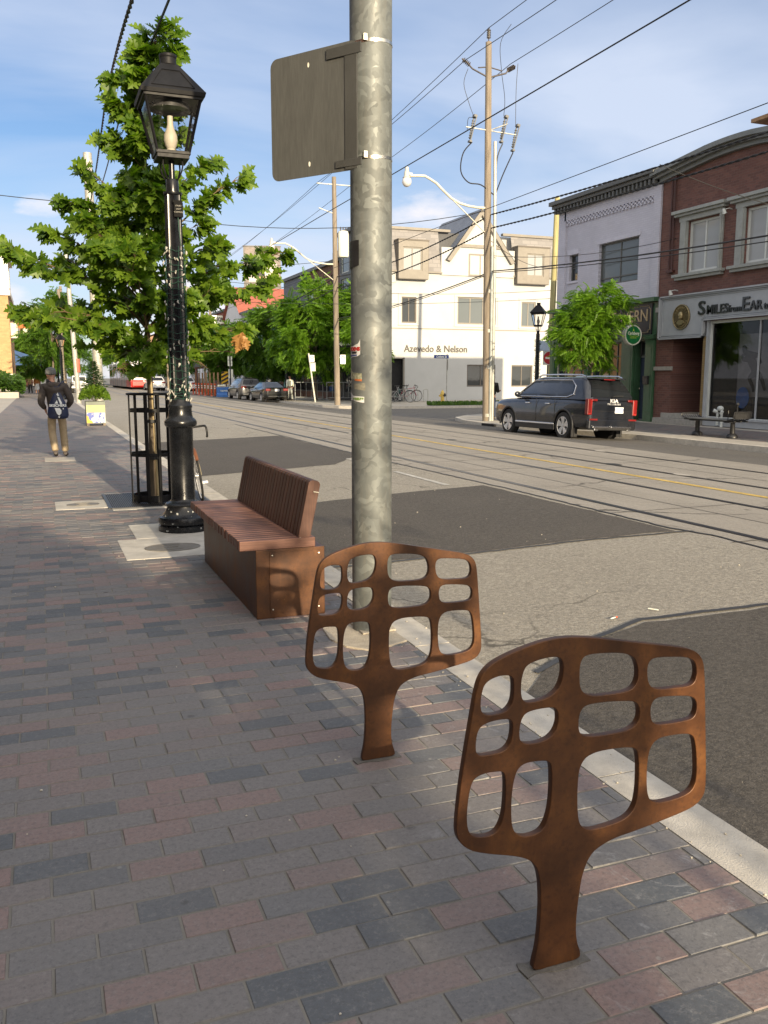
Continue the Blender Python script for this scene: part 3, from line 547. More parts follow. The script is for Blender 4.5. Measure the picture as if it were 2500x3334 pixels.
def curved(name, a0, a1, pts, m, r=.1185, par=GP, th=.0012):   # sheet wrapped on the pole; pts = [(frac, z)...] outline, subdivided by columns
    b = MB(); n = 14
    def zr2(f, top):
        # outline upper/lower polyline
        P = pts[0] if top else pts[1]
        for (fa, za), (fb, zb) in zip(P, P[1:]):
            if fa <= f <= fb: return za + (zb - za) * (f - fa) / max(1e-6, fb - fa)
        return P[-1][1]
    for i in range(n):
        fa, fb = i / n, (i + 1) / n
        q = []
        for f, t in ((fa, 0), (fb, 0), (fb, 1), (fa, 1)):
            a = R(a0 + (a1 - a0) * f); q.append((r * math.cos(a), r * math.sin(a), zr2(f, t)))
        b.add(q, [(0, 1, 2, 3)])
    return b.build(name, m, par, smooth=60)
# the camera sees the pole from direction (-1.9,-5.1): azimuth 249.6 deg; left silhouette about 160+..., right about 340
mW = mat('white_paper', (.62, .62, .60), .5, sc=20, var=.12); mK = mat('black_print', (.02, .02, .022), .5); mRd = mat('red_print', (.45, .035, .03), .5); mBl = mat('blue_print', (.05, .07, .25), .5); mGr = mat('green_print', (.16, .24, .07), .5); mOr = mat('orange_print', (.55, .16, .05), .5)
curved('cabinet_plate', 160, 215, ([(0, 2.40), (1, 2.40)], [(0, 2.235), (1, 2.255)]), m_blackm, .121, GP)
def ptext(txt, size, m, a_c, z, r=.1195, sx=1.):
    me = text_me(txt, size, .0006, .002, 'CENTER', sx)
    for v in me.vertices: x, y, zz = v.co; a = R(a_c) + x / r; v.co = ((r + zz) * math.cos(a), (r + zz) * math.sin(a), z + y)
    me.materials.clear(); me.materials.append(m); link('sticker_lettering', me, GP)
s1 = curved('sticker', 158, 217, ([(0, 1.785), (.5, 1.785), (.9, 1.80), (1, 1.825)], [(0, 1.715), (.85, 1.725), (1, 1.735)]), mW, .1183); s1['label'] = 'torn white sticker with red letters'
ptext('GARDENS', .030, mRd, 184, 1.758); ptext('BLANKET', .013, mK, 192, 1.742)
curved('sticker_print', 160, 206, ([(0, 1.733), (1, 1.735)], [(0, 1.722), (1, 1.727)]), mBl, .1188)
s2 = curved('sticker', 158, 222, ([(0, 1.65), (.15, 1.655), (.45, 1.628), (1, 1.622)], [(0, 1.590), (.5, 1.588), (1, 1.574)]), mat('leafy_print', (.35, .36, .16), .6, col2=(.62, .60, .42), sc=60, var=.6), .1183); s2['label'] = 'torn colour sticker showing green leaves'
curved('sticker_print', 196, 222, ([(0, 1.590), (1, 1.587)], [(0, 1.579), (1, 1.575)]), mOr, .1187)
s3 = curved('sticker', 158, 229, ([(0, 1.535), (.2, 1.51), (.4, 1.488), (1, 1.482)], [(0, 1.458), (.4, 1.460), (.8, 1.450), (1, 1.446)]), mW, .1183); s3['label'] = 'torn white sticker with green letters'
ptext('+ SHRUBS', .019, mGr, 207, 1.463)
curved('sticker', 190, 232, ([(0, 1.56), (1, 1.565)], [(0, 1.53), (1, 1.52)]), mat('faded_paper', (.19, .18, .14), .7, var=.3, sc=40), .1180)
# road sign seen from behind
p0 = Vector((1.378, 5.41, 0)); p1 = Vector((1.745, 4.90, 0)); ux = (p1 - p0).normalized(); wn_ = Vector((ux.y, -ux.x, 0));  wn_ = -wn_ if wn_.dot(Vector((-1, -1, 0))) < 0 else wn_
SG = thing('road_sign', 'back of a grey metal road sign strapped to the thick steel pole', 'sign', Matrix.Translation((p0 + p1) / 2 + Vector((0, 0, 3.11))))
wS = (p1 - p0).length / 2; hS = .345; F = frame(ux, wn_)
def rr(w, h, r, n=5): return [(sx * (w - r) + r * math.cos(a), sy * (h - r) + r * math.sin(a)) for sx, sy, a0 in ((1, 1, 0), (-1, 1, 90), (-1, -1, 180), (1, -1, 270)) for a in [R(a0 + 90 * i / n) for i in range(n + 1)]]
m_signb = mat('weathered_aluminium', (.088, .090, .084), .55, .2, sc=9, var=.14, stretch=(8, 8, 1), bump=.15)
b = MB(F); b.prism(rr(wS, hS, .05), -.0015, .0015); b.build('sign_plate', m_signb, SG)
b = MB(F); b.bb(wS - .21, wS + .03, hS - .075, hS - .02, .002, .012); b.bb(wS - .15, wS + .03, -hS + .02, -hS + .06, .002, .012); b.bb(wS - .085, wS + .0, -hS + .005, hS - .015, .003, .008); b.build('bracket', mat('dark_bracket', (.065, .066, .062), .55, .3), SG, bevel=.002)
for y in (hS - .075, -hS + .07):
    b = MB(F); b.prism([(-.03 + .0065 * math.cos(t), y + .014 * math.sin(t)) for t in [i * PI / 6 for i in range(12)]], .0016, .0024); b.build('bolt_slot', mat('pale_plug', (.75, .72, .6), .5), SG)
# ------------------------------------------------------------------ lamp posts
m_lamp = mat('chipped_black_paint', (.008, .009, .011), .27, 0, .3, 10, .12, 35, spec=.4, rv=.06)
m_pane = glass('lantern_pane', (.9, .95, 1.), .03, .06); m_frost = mat('frosted_bulb', (.50, .46, .38), .5, 0, .05, 20, 0)
def fluted(b, r0, r1, z0, z1, n=8, M=None):
    k = n * 6; vs = []
    for r, z in ((r0, z0), (r1, z1)):
        for j in range(k): q = 2 * PI * j / k; rr_ = r * (1 - .16 * abs(math.sin(n * q / 2)) ** .6 * 1.); vs.append((rr_ * math.cos(q), rr_ * math.sin(q), z))
    b.add(vs, [(j, (j + 1) % k, k + (j + 1) % k, k + j) for j in range(k)], 0, M)
def lantern(root, z0=3.73, s=1., rot=0, simple=False):
    """four-sided lantern head above z0, as sub-parts of a head"""
    T = Matrix.Translation((0, 0, z0)) @ Matrix.Rotation(rot, 4, 'Z') @ Matrix.Scale(s, 4); wb, wt, h = .15, .265, .55
    b = MB(T); b.box((0, 0, .02), (.31, .31, .045)); 
    for sx, sy in ((1, 1), (1, -1), (-1, 1), (-1, -1)): b.tube([(sx * wb, sy * wb, .04), (sx * wt, sy * wt, h)], .016, 4)
    for z, w in ((.05, .155), (h - .012, wt + .005)):
        for a in range(4): b.box((0, -w, z), (2 * w + .02, .024, .03), 0, Matrix.Rotation(a * PI / 2, 4, 'Z'))
    head = b.build('lantern_frame', m_black, root, bevel=.003)
    b = MB(T); b.add([(x * .30, y * .30, h) for x, y in ((-1, -1), (1, -1), (1, 1), (-1, 1))] + [(x * .31, y * .31, h + .035) for x, y in ((-1, -1), (1, -1), (1, 1), (-1, 1))] + [(x * .085, y * .085, h + .33) for x, y in ((-1, -1), (1, -1), (1, 1), (-1, 1))], [(0, 3, 2, 1)] + [(i, (i + 1) % 4, 4 + (i + 1) % 4, 4 + i) for i in range(4)] + [(4 + i, 4 + (i + 1) % 4, 8 + (i + 1) % 4, 8 + i) for i in range(4)] + [(8, 9, 10, 11)])
    if not simple:
        for a in range(4):   # raised panels on the roof slopes
            TT = Matrix.Rotation(a * PI / 2, 4, 'Z')
            q = lambda u, t: ((u * (.31 - .225 * t)), -(.31 - .225 * t) - .004, h + .035 + .295 * t + .002)
            for p, r_ in (((-.72, .12), (.72, .12)), ((-.62, .75), (.62, .75)), ((-.72, .12), (-.62, .75)), ((.72, .12), (.62, .75))): b.tube([q(*p), q(*r_)], .004, 4, 0, TT)
    b.lathe([(.07, h + .32), (.082, h + .34), (.078, h + .40), (.082, h + .405), (.086, h + .42), (.082, h + .435), (0, h + .44)], 20)
    b.build('lantern_roof', m_black, head, smooth=30)
    b = MB(T)
    for a in range(4): b.add([(-.14, -.15, .05), (.14, -.15, .05), (.255, -.262, h - .01), (-.255, -.262, h - .01)], [(0, 1, 2, 3)], 0, Matrix.Rotation(a * PI / 2, 4, 'Z'))
    b.build('lantern_pane', m_pane, head)
    b = MB(T); b.lathe([(.02, .04), (.045, .05), (.047, .10), (.04, .11), (.055, .14), (.068, .19), (.064, .24), (.04, .30), (.03, .34), (.028, .42), (0, .425)], 18); b.build('bulb', m_frost, head, smooth=60)
    if not simple:
        b = MB(T); b.lathe([(.18, h - .05), (.2, h - .08), (.19, h - .02), (.1, h - .01)], 24); b.build('reflector', mat('dull_reflector', (.1, .1, .1), .3, .6), head, smooth=50)
    b = MB(T)
    for a in range(4):
        TT = Matrix.Rotation(PI / 4 + a * PI / 2, 4, 'Z'); b.tube([(.085, 0, .0), (.11, 0, .02), (.13, 0, -.01), (.135, 0, -.06), (.12, 0, -.11), (.095, 0, -.16), (.06, 0, -.19)], .008, 6, 0, TT)
    b.build('scroll_bracket', m_black, head, smooth=50)
    return head
LP = thing('street_lamp', 'black cast lantern post wrapped in a string of white lights behind the bench', 'street lamp', at(1.34, 9.3, 0))
b = MB(); b.lathe([(.262, 0), (.265, .03), (.262, .062), (.245, .07), (.262, .085), (.268, .115), (.255, .15), (.225, .165), (.195, .2), (.172, .245), (.165, .27)], 48); b.build('lamp_base', m_lamp, LP, smooth=35)
b = MB(); b.lathe([(.15, .262), (.185, .268), (.19, .285), (.175, .30), (.15, .305), (.128, .325), (.122, .34), (.122, 1.07), (.13, 1.085)], 48); b.build('lamp_shaft', m_lamp, LP, smooth=35)
b = MB(); b.lathe([(.128, 1.08), (.155, 1.095), (.166, 1.115), (.166, 1.145), (.155, 1.165), (.132, 1.185), (.122, 1.215), (.117, 1.27), (.118, 1.285), (.124, 1.29), (.124, 1.31), (.112, 1.325), (.105, 1.36), (.098, 1.375)], 48); b.build('lamp_collar', m_lamp, LP, smooth=35)
b = MB(); fluted(b, .093, .084, 1.37, 3.405); b.lathe([(.09, 3.40), (.093, 3.41), (.093, 3.425), (.064, 3.43), (.062, 3.54), (.058, 3.55), (.029, 3.555), (.028, 3.74)], 28); b.build('lamp_column', m_lamp, LP, smooth=45)
lantern(LP)
b = MB(); b.bb(-.01, .08, -.125, -.085, 3.175, 3.315); b.bb(-.02, .075, -.12, -.09, 3.31, 3.335); cbx = b.build('control_box', mat('matt_black_box', (.012, .012, .012), .8, spec=.08), LP, bevel=.003)
for z, t in ((3.275, 'STREET'), (3.245, 'LIGHT'), (3.215, 'CONTROL')): text('box_lettering', t, .018, mat('pale_lettering', (.25, .24, .2), .5), Matrix.Translation((.035, -.126, z)) @ Matrix.Rotation(R(90), 4, 'X'), cbx, .0008, 0, 'CENTER')
b = MB(); 
for sd in range(14):   # scuffs: chipped paint flecks on the base, thin blisters
    a = rnd.uniform(200, 330); z = rnd.uniform(.02, .24); r_ = .264 if z < .13 else .252 - (z - .13) * .75; s_ = rnd.uniform(.004, .014); T = Matrix.Rotation(R(a), 4, 'Z') @ Matrix.Translation((r_, 0, z)) @ Matrix.Rotation(R(90), 4, 'Y')
    b = MB(); b.prism([(s_ * rnd.uniform(.5, 1.3) * math.cos(t), s_ * rnd.uniform(.5, 1.3) * math.sin(t)) for t in [i * PI / 4 for i in range(8)]], 0, .002, 0, T); b.build('paint_chip', mat('bare_primer', (.33, .34, .33), .7), LP)
# net of string lights
SLT = thing('string_lights', 'green net of unlit white fairy lights wound round the nearest lamp post', 'string lights', at(1.34, 9.3, 0))
m_cable = mat('green_cable', (.015, .05, .035), .6); m_bulbw = mat('white_fairy_bulb', (.36, .35, .31), .25, 0, .1, 40, 0)
b = MB(); rr1 = random.Random(2); zs = 1.34; lv = []
while zs < 2.92: lv.append(zs); zs += rr1.uniform(.022, .035) if (zs < 1.5) else rr1.uniform(.05, .085)
for z in lv:
    ph = rr1.uniform(0, 6); b.tube([((.099) * math.cos(t + ph), (.099) * math.sin(t + ph), z + .012 * math.sin(2 * t + ph) + .006 * math.sin(7 * t)) for t in [i * 2 * PI / 22 for i in range(23)]], .0032, 4)
for k in range(9):
    a = 2 * PI * k / 9; b.tube([(.101 * math.cos(a + .08 * math.sin(z * 9 + k)), .101 * math.sin(a + .08 * math.sin(z * 9 + k)), z) for z in [1.34 + i * .06 for i in range(27)]], .003, 4)
b.tube([(.03, -.11, 3.17), (.035, -.11, 3.05), (.05, -.10, 2.9)], .005, 5); b.build('cable_net', m_cable, SLT)
bb = MB(); bb.lathe([(.002, .014), (.005, .012), (.0078, .004), (.007, -.007), (.003, -.019), (.0005, -.022)], 6); bm0 = None
for k in range(98):
    z = 1.36 + rr1.random() ** (1.5 if k < 60 else 1) * 1.52 if k > 24 else (1.32 + rr1.uniform(0, .16) if k < 14 else 2.86 + rr1.uniform(-.09, .02)); a = R(rr1.uniform(165, 380)); r_ = rr1.uniform(.106, .122)
    if bm0 is None: ob = bb.build('fairy_bulb', m_bulbw, SLT); bm0 = ob
    else: ob = bm0.copy(); COL.objects.link(ob)
    ob.location = (r_ * math.cos(a), r_ * math.sin(a), z); ob.rotation_euler = (rr1.uniform(-.7, .7), rr1.uniform(-.7, .7), a)
# ------------------------------------------------------------------ tree guard
TG = thing('tree_guard', 'round black steel cage guarding the young oak trunk', 'tree guard', at(1.31, 11.62, 0))
def ring(b, r, z, h, t=.006, n=40, M=None): b.lathe([(r, z), (r + t, z), (r + t, z + h), (r, z + h)], n, 0, M)
def ringm(b, r, z, h, t=.006, n=40):
    vs = []
    for rr_, zz in ((r, z), (r + t, z), (r + t, z + h), (r, z + h)):
        for j in range(n): q = 2 * PI * j / n; vs.append((rr_ * math.cos(q), rr_ * math.sin(q), zz))
    b.add(vs, [(i * n + j, i * n + (j + 1) % n, ((i + 1) % 4) * n + (j + 1) % n, ((i + 1) % 4) * n + j) for i in range(4) for j in range(n)])
b = MB(); b.torus(.298, .014, 48, 8, 0, Matrix.Translation((0, 0, 1.388))); b.build('top_ring', m_black, TG, smooth=60)
for z, h in ((1.16, .045), (.60, .045), (.02, .085)):
    b = MB(); ringm(b, .268, z, h)
    for k in range(6): q = 2 * PI * k / 6 + .3; b.ball((.276 * math.cos(q), .276 * math.sin(q), z + h / 2), .007, 6)
    b.build('band', m_black, TG, smooth=40)
pm = None
for k in range(12):
    if pm is None: b = MB(); b.box((0, 0, .70), (.012, .032, 1.38)); pm = b.build('upright', m_black, TG, bevel=.002); ob = pm
    else: ob = pm.copy(); COL.objects.link(ob)
    q = 2 * PI * (k + .35) / 12; ob.location = (.285 * math.cos(q), .285 * math.sin(q), 0); ob.rotation_euler = (0, 0, q)
# ------------------------------------------------------------------ foliage
def leaf_tpl(outline, bendy=.25, fold=.25):
    vs = []; fs = []
    for sx in (1, -1):
        o = len(vs); n = len(outline)
        for x, y in outline: ym = max(0, y - x * .55); vs.append((0, ym, 0)); vs.append((sx * x, y, 0))
        for i in range(n - 1):
            q = (o + 2 * i, o + 2 * i + 1, o + 2 * i + 3, o + 2 * i + 2); fs.append(q if sx > 0 else q[::-1])
    vs = [(x, y, -bendy * y * y + fold * abs(x)) for x, y, _ in vs]; return np.array(vs, float), fs
OAK = leaf_tpl([(0, 0), (.012, .10), (.02, .17), (.16, .13), (.24, .20), (.10, .27), (.08, .34), (.30, .31), (.36, .37), (.44, .36), (.36, .47), (.13, .49), (.12, .55), (.33, .58), (.37, .66), (.30, .70), (.12, .70), (.11, .76), (.21, .82), (.10, .87), (.05, .95), (0, 1.02)])
def frond_tpl(n=7, w=.20, l=.40, droop=.35):
    vs = []; fs = []
    for i in range(n):
        t = .12 + .85 * i / (n - 1); ll = l * (1 - .35 * t)
        for sx in (1, -1):
            o = len(vs); y = t; dx = sx * ll; zz = -droop * t * t
            vs += [(0, y, zz), (dx * .45, y - w * .36, zz - .05), (dx, y + .07, zz - .16), (dx * .5, y + w * .5, zz - .05)]; fs.append((o, o + 1, o + 2, o + 3) if sx > 0 else (o + 3, o + 2, o + 1, o))
    o = len(vs); vs += [(0, 1, -droop), (.06, 1.12, -droop - .06), (0, 1.28, -droop - .12), (-.06, 1.12, -droop - .06)]; fs.append((o, o + 1, o + 2, o + 3)); return np.array(vs, float), fs
LOC = frond_tpl(); SMALL = (np.array([(0, 0, 0), (.28, .35, .05), (.2, .75, 0), (0, 1, -.1), (-.2, .75, 0), (-.28, .35, .05)], float), [(0, 1, 2, 3), (0, 3, 4, 5)])
NEED = (np.array([(-.07, 0, 0), (.07, 0, 0), (0.02, 1, .02), (-.02, 1, .02), (0, 0, .09), (0, 1, .05)], float), [(0, 1, 2, 3), (0, 4, 5)])
def leaves(name, places, tpl, m, parent):
    tv, tf = tpl; nv = len(tv); P = []; F = []
    for i, (p, d, n, s) in enumerate(places):
        d = np.array(d, float); d /= np.linalg.norm(d) + 1e-9; n = np.array(n, float); x = np.cross(d, n); lx = np.linalg.norm(x)
        if lx < 1e-5: x = np.array((1., 0, 0)); lx = 1
        x /= lx; n = np.cross(x, d); P.append((tv[:, :1] * x + tv[:, 1:2] * d + tv[:, 2:3] * n) * s + np.array(p)); o = i * nv; F += [tuple(o + k for k in f) for f in tf]
    me = bpy.data.meshes.new(name); me.from_pydata(np.concatenate(P).tolist(), [], F); me.materials.append(m); return link(name, me, parent)
m_bark = mat('young_bark', (.085, .066, .045), .85, var=.35, sc=14, bump=.6, bsc=45, stretch=(1, 1, .3), bd=.01); m_bark2 = mat('grey_bark', (.13, .105, .08), .9, var=.3, sc=10, bump=.6, bsc=40, bd=.01); m_twig = mat('twig', (.11, .075, .035), .8)
m_oak = leafmat('oak_leaf', (.060, .125, .014), (.170, .260, .024), .48); m_loc = leafmat('locust_leaf', (.080, .170, .014), (.150, .270, .022), .42); m_loc2 = leafmat('locust_leaf_dark', (.050, .115, .014), (.105, .195, .020), .38)
m_spr = leafmat('spruce_needles', (.018, .050, .014), (.040, .085, .022), .15); m_box = leafmat('boxwood_leaf', (.060, .120, .010), (.120, .200, .016), .3); m_hedge = leafmat('hedge_leaf', (.035, .085, .012), (.075, .140, .020), .3); m_dead = leafmat('dead_leaf', (.30, .15, .05), (.45, .25, .09), .3)
def oak():
    r = random.Random(21); T = thing('oak_tree', 'slim young oak tree with big lobed leaves rising from the black cage', 'tree', at(1.30, 11.62, 0))
    def axis(z): return Vector((.02 * math.sin(z * 1.3) - .03 + (.0 if z < 3 else (z - 3) * .055 + .01 * (z - 3) ** 2) + .02, .0 + .02 * math.sin(z * 2), z))
    b = MB(); zs = [0, .3, .7, 1.2, 1.8, 2.4, 3, 3.6, 4.2, 4.8, 5.3, 5.75]; b.tube([axis(z) for z in zs], [.052, .045, .042, .040, .036, .03, .026, .021, .016, .011, .007, .004], 12)
    tr = b.build('trunk', m_bark, T, smooth=60)
    b = MB(); b.tube([(.05, -.03, 0), (.03, -.03, 1.2), (-.01, -.02, 2.1)], .016, 8); b.build('stake', mat('bamboo_stake', (.42, .33, .18), .6), T)
    for z in (.55, 1.02, 1.15): b = MB(); ringm(b, .058, z, .04, .004, 16); MB_xf(b, Matrix.Translation((.01, -.012, 0))); b.build('tie', m_blackm, T)
    limbs = MB(); pl = []; dead = []
    def zmin(X): return 1.98 if X < -.55 else 1.90 if X < -.3 else 1.62 if X < .15 else 1.82 if X < .6 else 2.02
    def twig(p, d, L, nl, lf=.17):
        """a twig with a rosette of leaves at its end"""
        q = p + d * L + Vector((0, 0, -.02)); limbs.tube([p, (p + q) / 2 + Vector((0, 0, .02)), q], [.006, .004, .0025], 4)
        for i in range(nl):
            a = r.uniform(-1.25, 1.25); up = r.uniform(-.35, .35); side = d.cross(Vector((0, 0, 1))); side = side.normalized() if side.length > .01 else Vector((1, 0, 0))
            dd = (d * math.cos(a) + side * math.sin(a) + Vector((r.uniform(-.3, .3), r.uniform(-.3, .3), up * 1.8 - .40))).normalized(); nn = Vector((r.uniform(-.8, .8), r.uniform(-1.2, .3), r.uniform(.1, .9))).normalized()
            o = q - d * r.uniform(0, L * .45)
            if o.z + min(0, dd.z) * lf < zmin(o.x): continue
            pl.append((tuple(o + dd * .02), tuple(dd), tuple(nn), lf * r.uniform(.8, 1.35)))
    def limb(z0, ang, L, rise, n=6, dens=1., lf=.17):
        s = axis(z0); h = Vector((math.cos(ang), math.sin(ang), 0)); pts = [s]
        for k in range(1, n + 1):
            t = k / n; pts.append(s + h * (L * t) + Vector((0, 0, rise * t ** .75 - .12 * L * t * t)) + Vector((r.uniform(-.03, .03), r.uniform(-.03, .03), r.uniform(-.03, .03))))
        limbs.tube(pts, [max(.003, .016 * (1 - .75 * i / n) * (L / 1.2) ** .6) for i in range(n + 1)], 6)
        for k in range(1, n + 1):
            t = k / n; p = pts[k]; loc = (pts[k] - pts[k - 1]).normalized()
            cnt = 2 + (r.random() < .5) if t > .3 else 2
            for _ in range(cnt + (1 if r.random() < .45 * dens else 0)):
                a = r.uniform(-1.3, 1.3); sd = loc.cross(Vector((0, 0, 1))).normalized(); d = (loc * math.cos(a) + sd * math.sin(a) + Vector((0, 0, r.uniform(-.25, .4)))).normalized(); twig(p, d, r.uniform(.07, .22) * (.6 + L * .3), r.randint(5, 8), lf)
        twig(pts[-1], (pts[-1] - pts[-2]).normalized(), .1, 7, lf)
    prof = [(1.9, .80), (2.3, 1.15), (2.8, 1.15), (3.3, .78), (3.9, .55), (4.4, .42), (4.9, .36), (5.3, .36), (5.7, .28)]
    def rad(z):
        for (a, ra), (b_, rb) in zip(prof, prof[1:]):
            if a <= z <= b_: return ra + (rb - ra) * (z - a) / (b_ - a)
        return .25
    z = 1.72; a = .4
    while z < 5.55:
        a += 2.4 + r.uniform(-.6, .6); L = rad(max(z + .5, 1.9)) * r.choice((.45, .65, .8, .95, 1.05)); limb(z, a, L, L * r.uniform(.35, 1.15), n=max(3, int(L * 6)), lf=r.uniform(.15, .19))
        z += .095 if z < 3.4 else .085
    # the long limbs seen in the silhouette: far left sprays, right sprays
    for z0, ang, L, rs in ((2.2, PI + .1, 1.5, 1.05), (2.05, PI - .25, 1.35, .55), (2.6, PI + .25, .95, .75), (3.0, PI + .05, .75, .75), (2.45, .10, 1.70, .95), (2.2, -.2, 1.45, .75), (2.9, -.05, 1.15, 1.25), (3.3, .2, .85, 1.1), (2.0, .25, 1.2, .35), (1.8, .0, .95, .25), (1.85, PI - .6, .8, .25), (3.5, PI - .15, .6, .6), (1.9, -1.5, .7, .1), (1.75, -2.3, .6, .05), (1.8, -.8, .75, .1), (2.3, -1.2, .8, .4), (2.7, -1.9, .8, .5), (3.2, -1.4, .6, .6)): limb(z0, ang, L, rs, n=max(4, int(L * 6)), dens=1.3)
    for d, L in (((.3, 0, .9), .18), ((.8, -.2, .4), .28), ((.9, .3, .1), .3), ((-.5, .1, .8), .15), ((.6, -.3, .7), .3), ((.2, -.3, .5), .2)): twig(axis(5.6), Vector(d).normalized(), L, 9, .17)
    cr = limbs.build('limbs', m_twig, T, smooth=60); leaves('crown', pl, OAK, m_oak, T)
    for i in range(16):
        d = Vector((r.uniform(-.25, .25), r.uniform(-.3, .3), -1)).normalized(); dead.append(((1.02 + r.uniform(-.04, .06), -.75 + r.uniform(-.07, .07), 2.06 + r.uniform(-.03, .10)), tuple(d), (r.uniform(-1, 1), -1, .2), .14 * r.uniform(.8, 1.2)))
    leaves('dead_leaves', dead, OAK, m_dead, T); return len(pl)
print('oak leaves', oak())
def tree(name, label, x, y, H, cz, rx, ry, rz, nc, nl, tpl, ls, m, seed=1, tr=.09, cat='tree', group=None, flat=0., bark=m_bark2, zbase=0., topb=.1, trunk_top=None, lean=(0, 0), skip=None):
    """trunk + limbs to every leaf clump; clumps fill an uneven ellipsoid"""
    r = random.Random(seed); T = thing(name, label, cat, at(x, y, zbase), group); b = MB(); tt = trunk_top or cz + rz * .3; lx, ly = lean
    ax = lambda z: Vector((lx * (z / H) + .04 * math.sin(z * 1.7 + seed), ly * (z / H) + .04 * math.cos(z * 1.3), z))
    zz = [tt * i / 7 for i in range(8)]; b.tube([ax(z) for z in zz], [tr * (1 - .72 * i / 7) for i in range(8)], 10); pl = []
    for c in range(nc):
        for _ in range(30):
            u = Vector((r.uniform(-1, 1), r.uniform(-1, 1), r.uniform(-1, 1)))
            if .25 < u.length < 1: break
        lump = 1 + .22 * math.sin(3 * math.atan2(u.y, u.x) + seed) * (1 - abs(u.z)) + r.uniform(-.12, .12); k = (1 - .25 * max(0, u.z)) * lump
        p = Vector((u.x * rx * k + lx * cz / H, u.y * ry * k + ly * cz / H, cz + u.z * rz * (1 + r.uniform(-.1, .1)))); z0 = max(.25 * H, min(tt, p.z - .35 * (abs(u.x) * rx + abs(u.y) * ry) - .1)); s = ax(z0)
        mid = (s + p) / 2 + Vector((0, 0, .1)); b.tube([s, mid, p], [tr * .3, tr * .16, tr * .05], 5)
        out = Vector((u.x * rx, u.y * ry, u.z * rz * .3)).normalized(); cr = (rx + ry + rz) / 3 * (.20 + .12 * r.random())
        for i in range(nl):
            v = Vector((r.gauss(0, .45), r.gauss(0, .45), r.gauss(0, .30))) * cr
            if skip and skip(p + v): continue
            d = (out * .7 + Vector((r.uniform(-1, 1), r.uniform(-1, 1), r.uniform(-.75, .35)))).normalized()
            pl.append((tuple(p + v), tuple(d), (r.uniform(-.5, .5), r.uniform(-.7, .3), .9), ls * r.uniform(.7, 1.3)))
    b.build('trunk', bark, T, smooth=60); leaves('crown', pl, tpl, m, T); return T
# ------------------------------------------------------------------ buildings
FX = frame((0, -1, 0), (-1, 0, 0)); FY = frame((1, 0, 0), (0, -1, 0)); FL = frame((0, 1, 0), (1, 0, 0))   # facades facing the street (u=-Y), the camera (u=X), the left row (u=Y)
class Bd:
    def __init__(s, name, label, x, y, cat='building', group=None): s.r = thing(name, label, cat, at(x, y, 0), group); s.B = Matrix.Translation((-x, -y, 0))
    def mb(s, F=None, X=0., Y=0.): return MB(s.B @ Matrix.Translation((X, Y, 0)) @ (F or Matrix.Identity(4)))
    def win(s, F, X, Y, u0, u1, v0, v1, dep, fm, gm, nx=2, ny=1, fw=.05, name='window', ft=.05, par=None, curtain=None):
        b = s.mb(F, X, Y)
        for a in (u0 + fw / 2, u1 - fw / 2): b.bb(a - fw / 2, a + fw / 2, v0, v1, -dep, -dep + ft)
        for a in (v0 + fw / 2, v1 - fw / 2): b.bb(u0 + fw, u1 - fw, a - fw / 2, a + fw / 2, -dep, -dep + ft - .003)
        for i in range(1, nx): a = u0 + (u1 - u0) * i / nx; b.bb(a - fw * .4, a + fw * .4, v0 + fw, v1 - fw, -dep, -dep + ft * .8)
        for i in range(1, ny): a = v0 + (v1 - v0) * i / ny; b.bb(u0 + fw, u1 - fw, a - fw * .3, a + fw * .3, -dep, -dep + ft * .7)
        w = b.build(name, fm, par or s.r); b = s.mb(F, X, Y); z = -dep + ft * .3; b.add([(u0 + fw * .5, v0 + fw * .5, z), (u1 - fw * .5, v0 + fw * .5, z), (u1 - fw * .5, v1 - fw * .5, z), (u0 + fw * .5, v1 - fw * .5, z)], [(0, 1, 2, 3)]); b.build('pane', gm, w)
        if curtain:
            b = s.mb(F, X, Y); n = 14; a0, a1 = curtain; P = []
            for i in range(n + 1): u = a0 + (a1 - a0) * i / n; P.append((u, z - .02 + .012 * math.sin(i * 2.4)))
            for (ua, wa), (ub, wb_) in zip(P, P[1:]): b.add([(ua, v0 + .12, wa), (ub, v0 + .12, wb_), (ub, v1 - .08, wb_), (ua, v1 - .08, wa)], [(0, 1, 2, 3)])
            b.build('curtain', m_curt, w)
        return w
m_curt = mat('pale_curtain', (.55, .55, .56), .8, var=.1); g_dark = glass('dark_window_glass', (.025, .030, .034), .03); g_mid = glass('dull_window_glass', (.10, .115, .12), .05); g_pale = glass('pale_blind_glass', (.30, .31, .31), .08); g_clear = glass('shop_glass', (1, 1, 1), .01, .12)
m_wbr = brickmat('painted_lilac_brick', (.48, .48, .56), (.52, .52, .60), (.40, .40, .48), painted=True); m_wbrs = mat('painted_lilac', (.49, .49, .57), .55, sc=5, var=.06, bsc=50)
m_rbr = brickmat('dark_red_brick', (.115, .052, .043), (.175, .078, .060), (.15, .10, .085), c3=(.12, .045, .036)); m_cor = mat('slate_grey_trim', (.085, .088, .085), .5, sc=6, var=.12); m_corl = mat('grey_green_trim', (.27, .285, .27), .5, sc=6, var=.12)
m_green = mat('forest_green_paint', (.045, .105, .055), .42, sc=5, var=.15); m_navy = mat('navy_door_paint', (.030, .045, .085), .4, sc=5); m_signk = mat('sign_black', (.020, .020, .026), .45, sc=4); m_gold = mat('gold_lettering', (.38, .30, .18), .4, .3, sc=20)
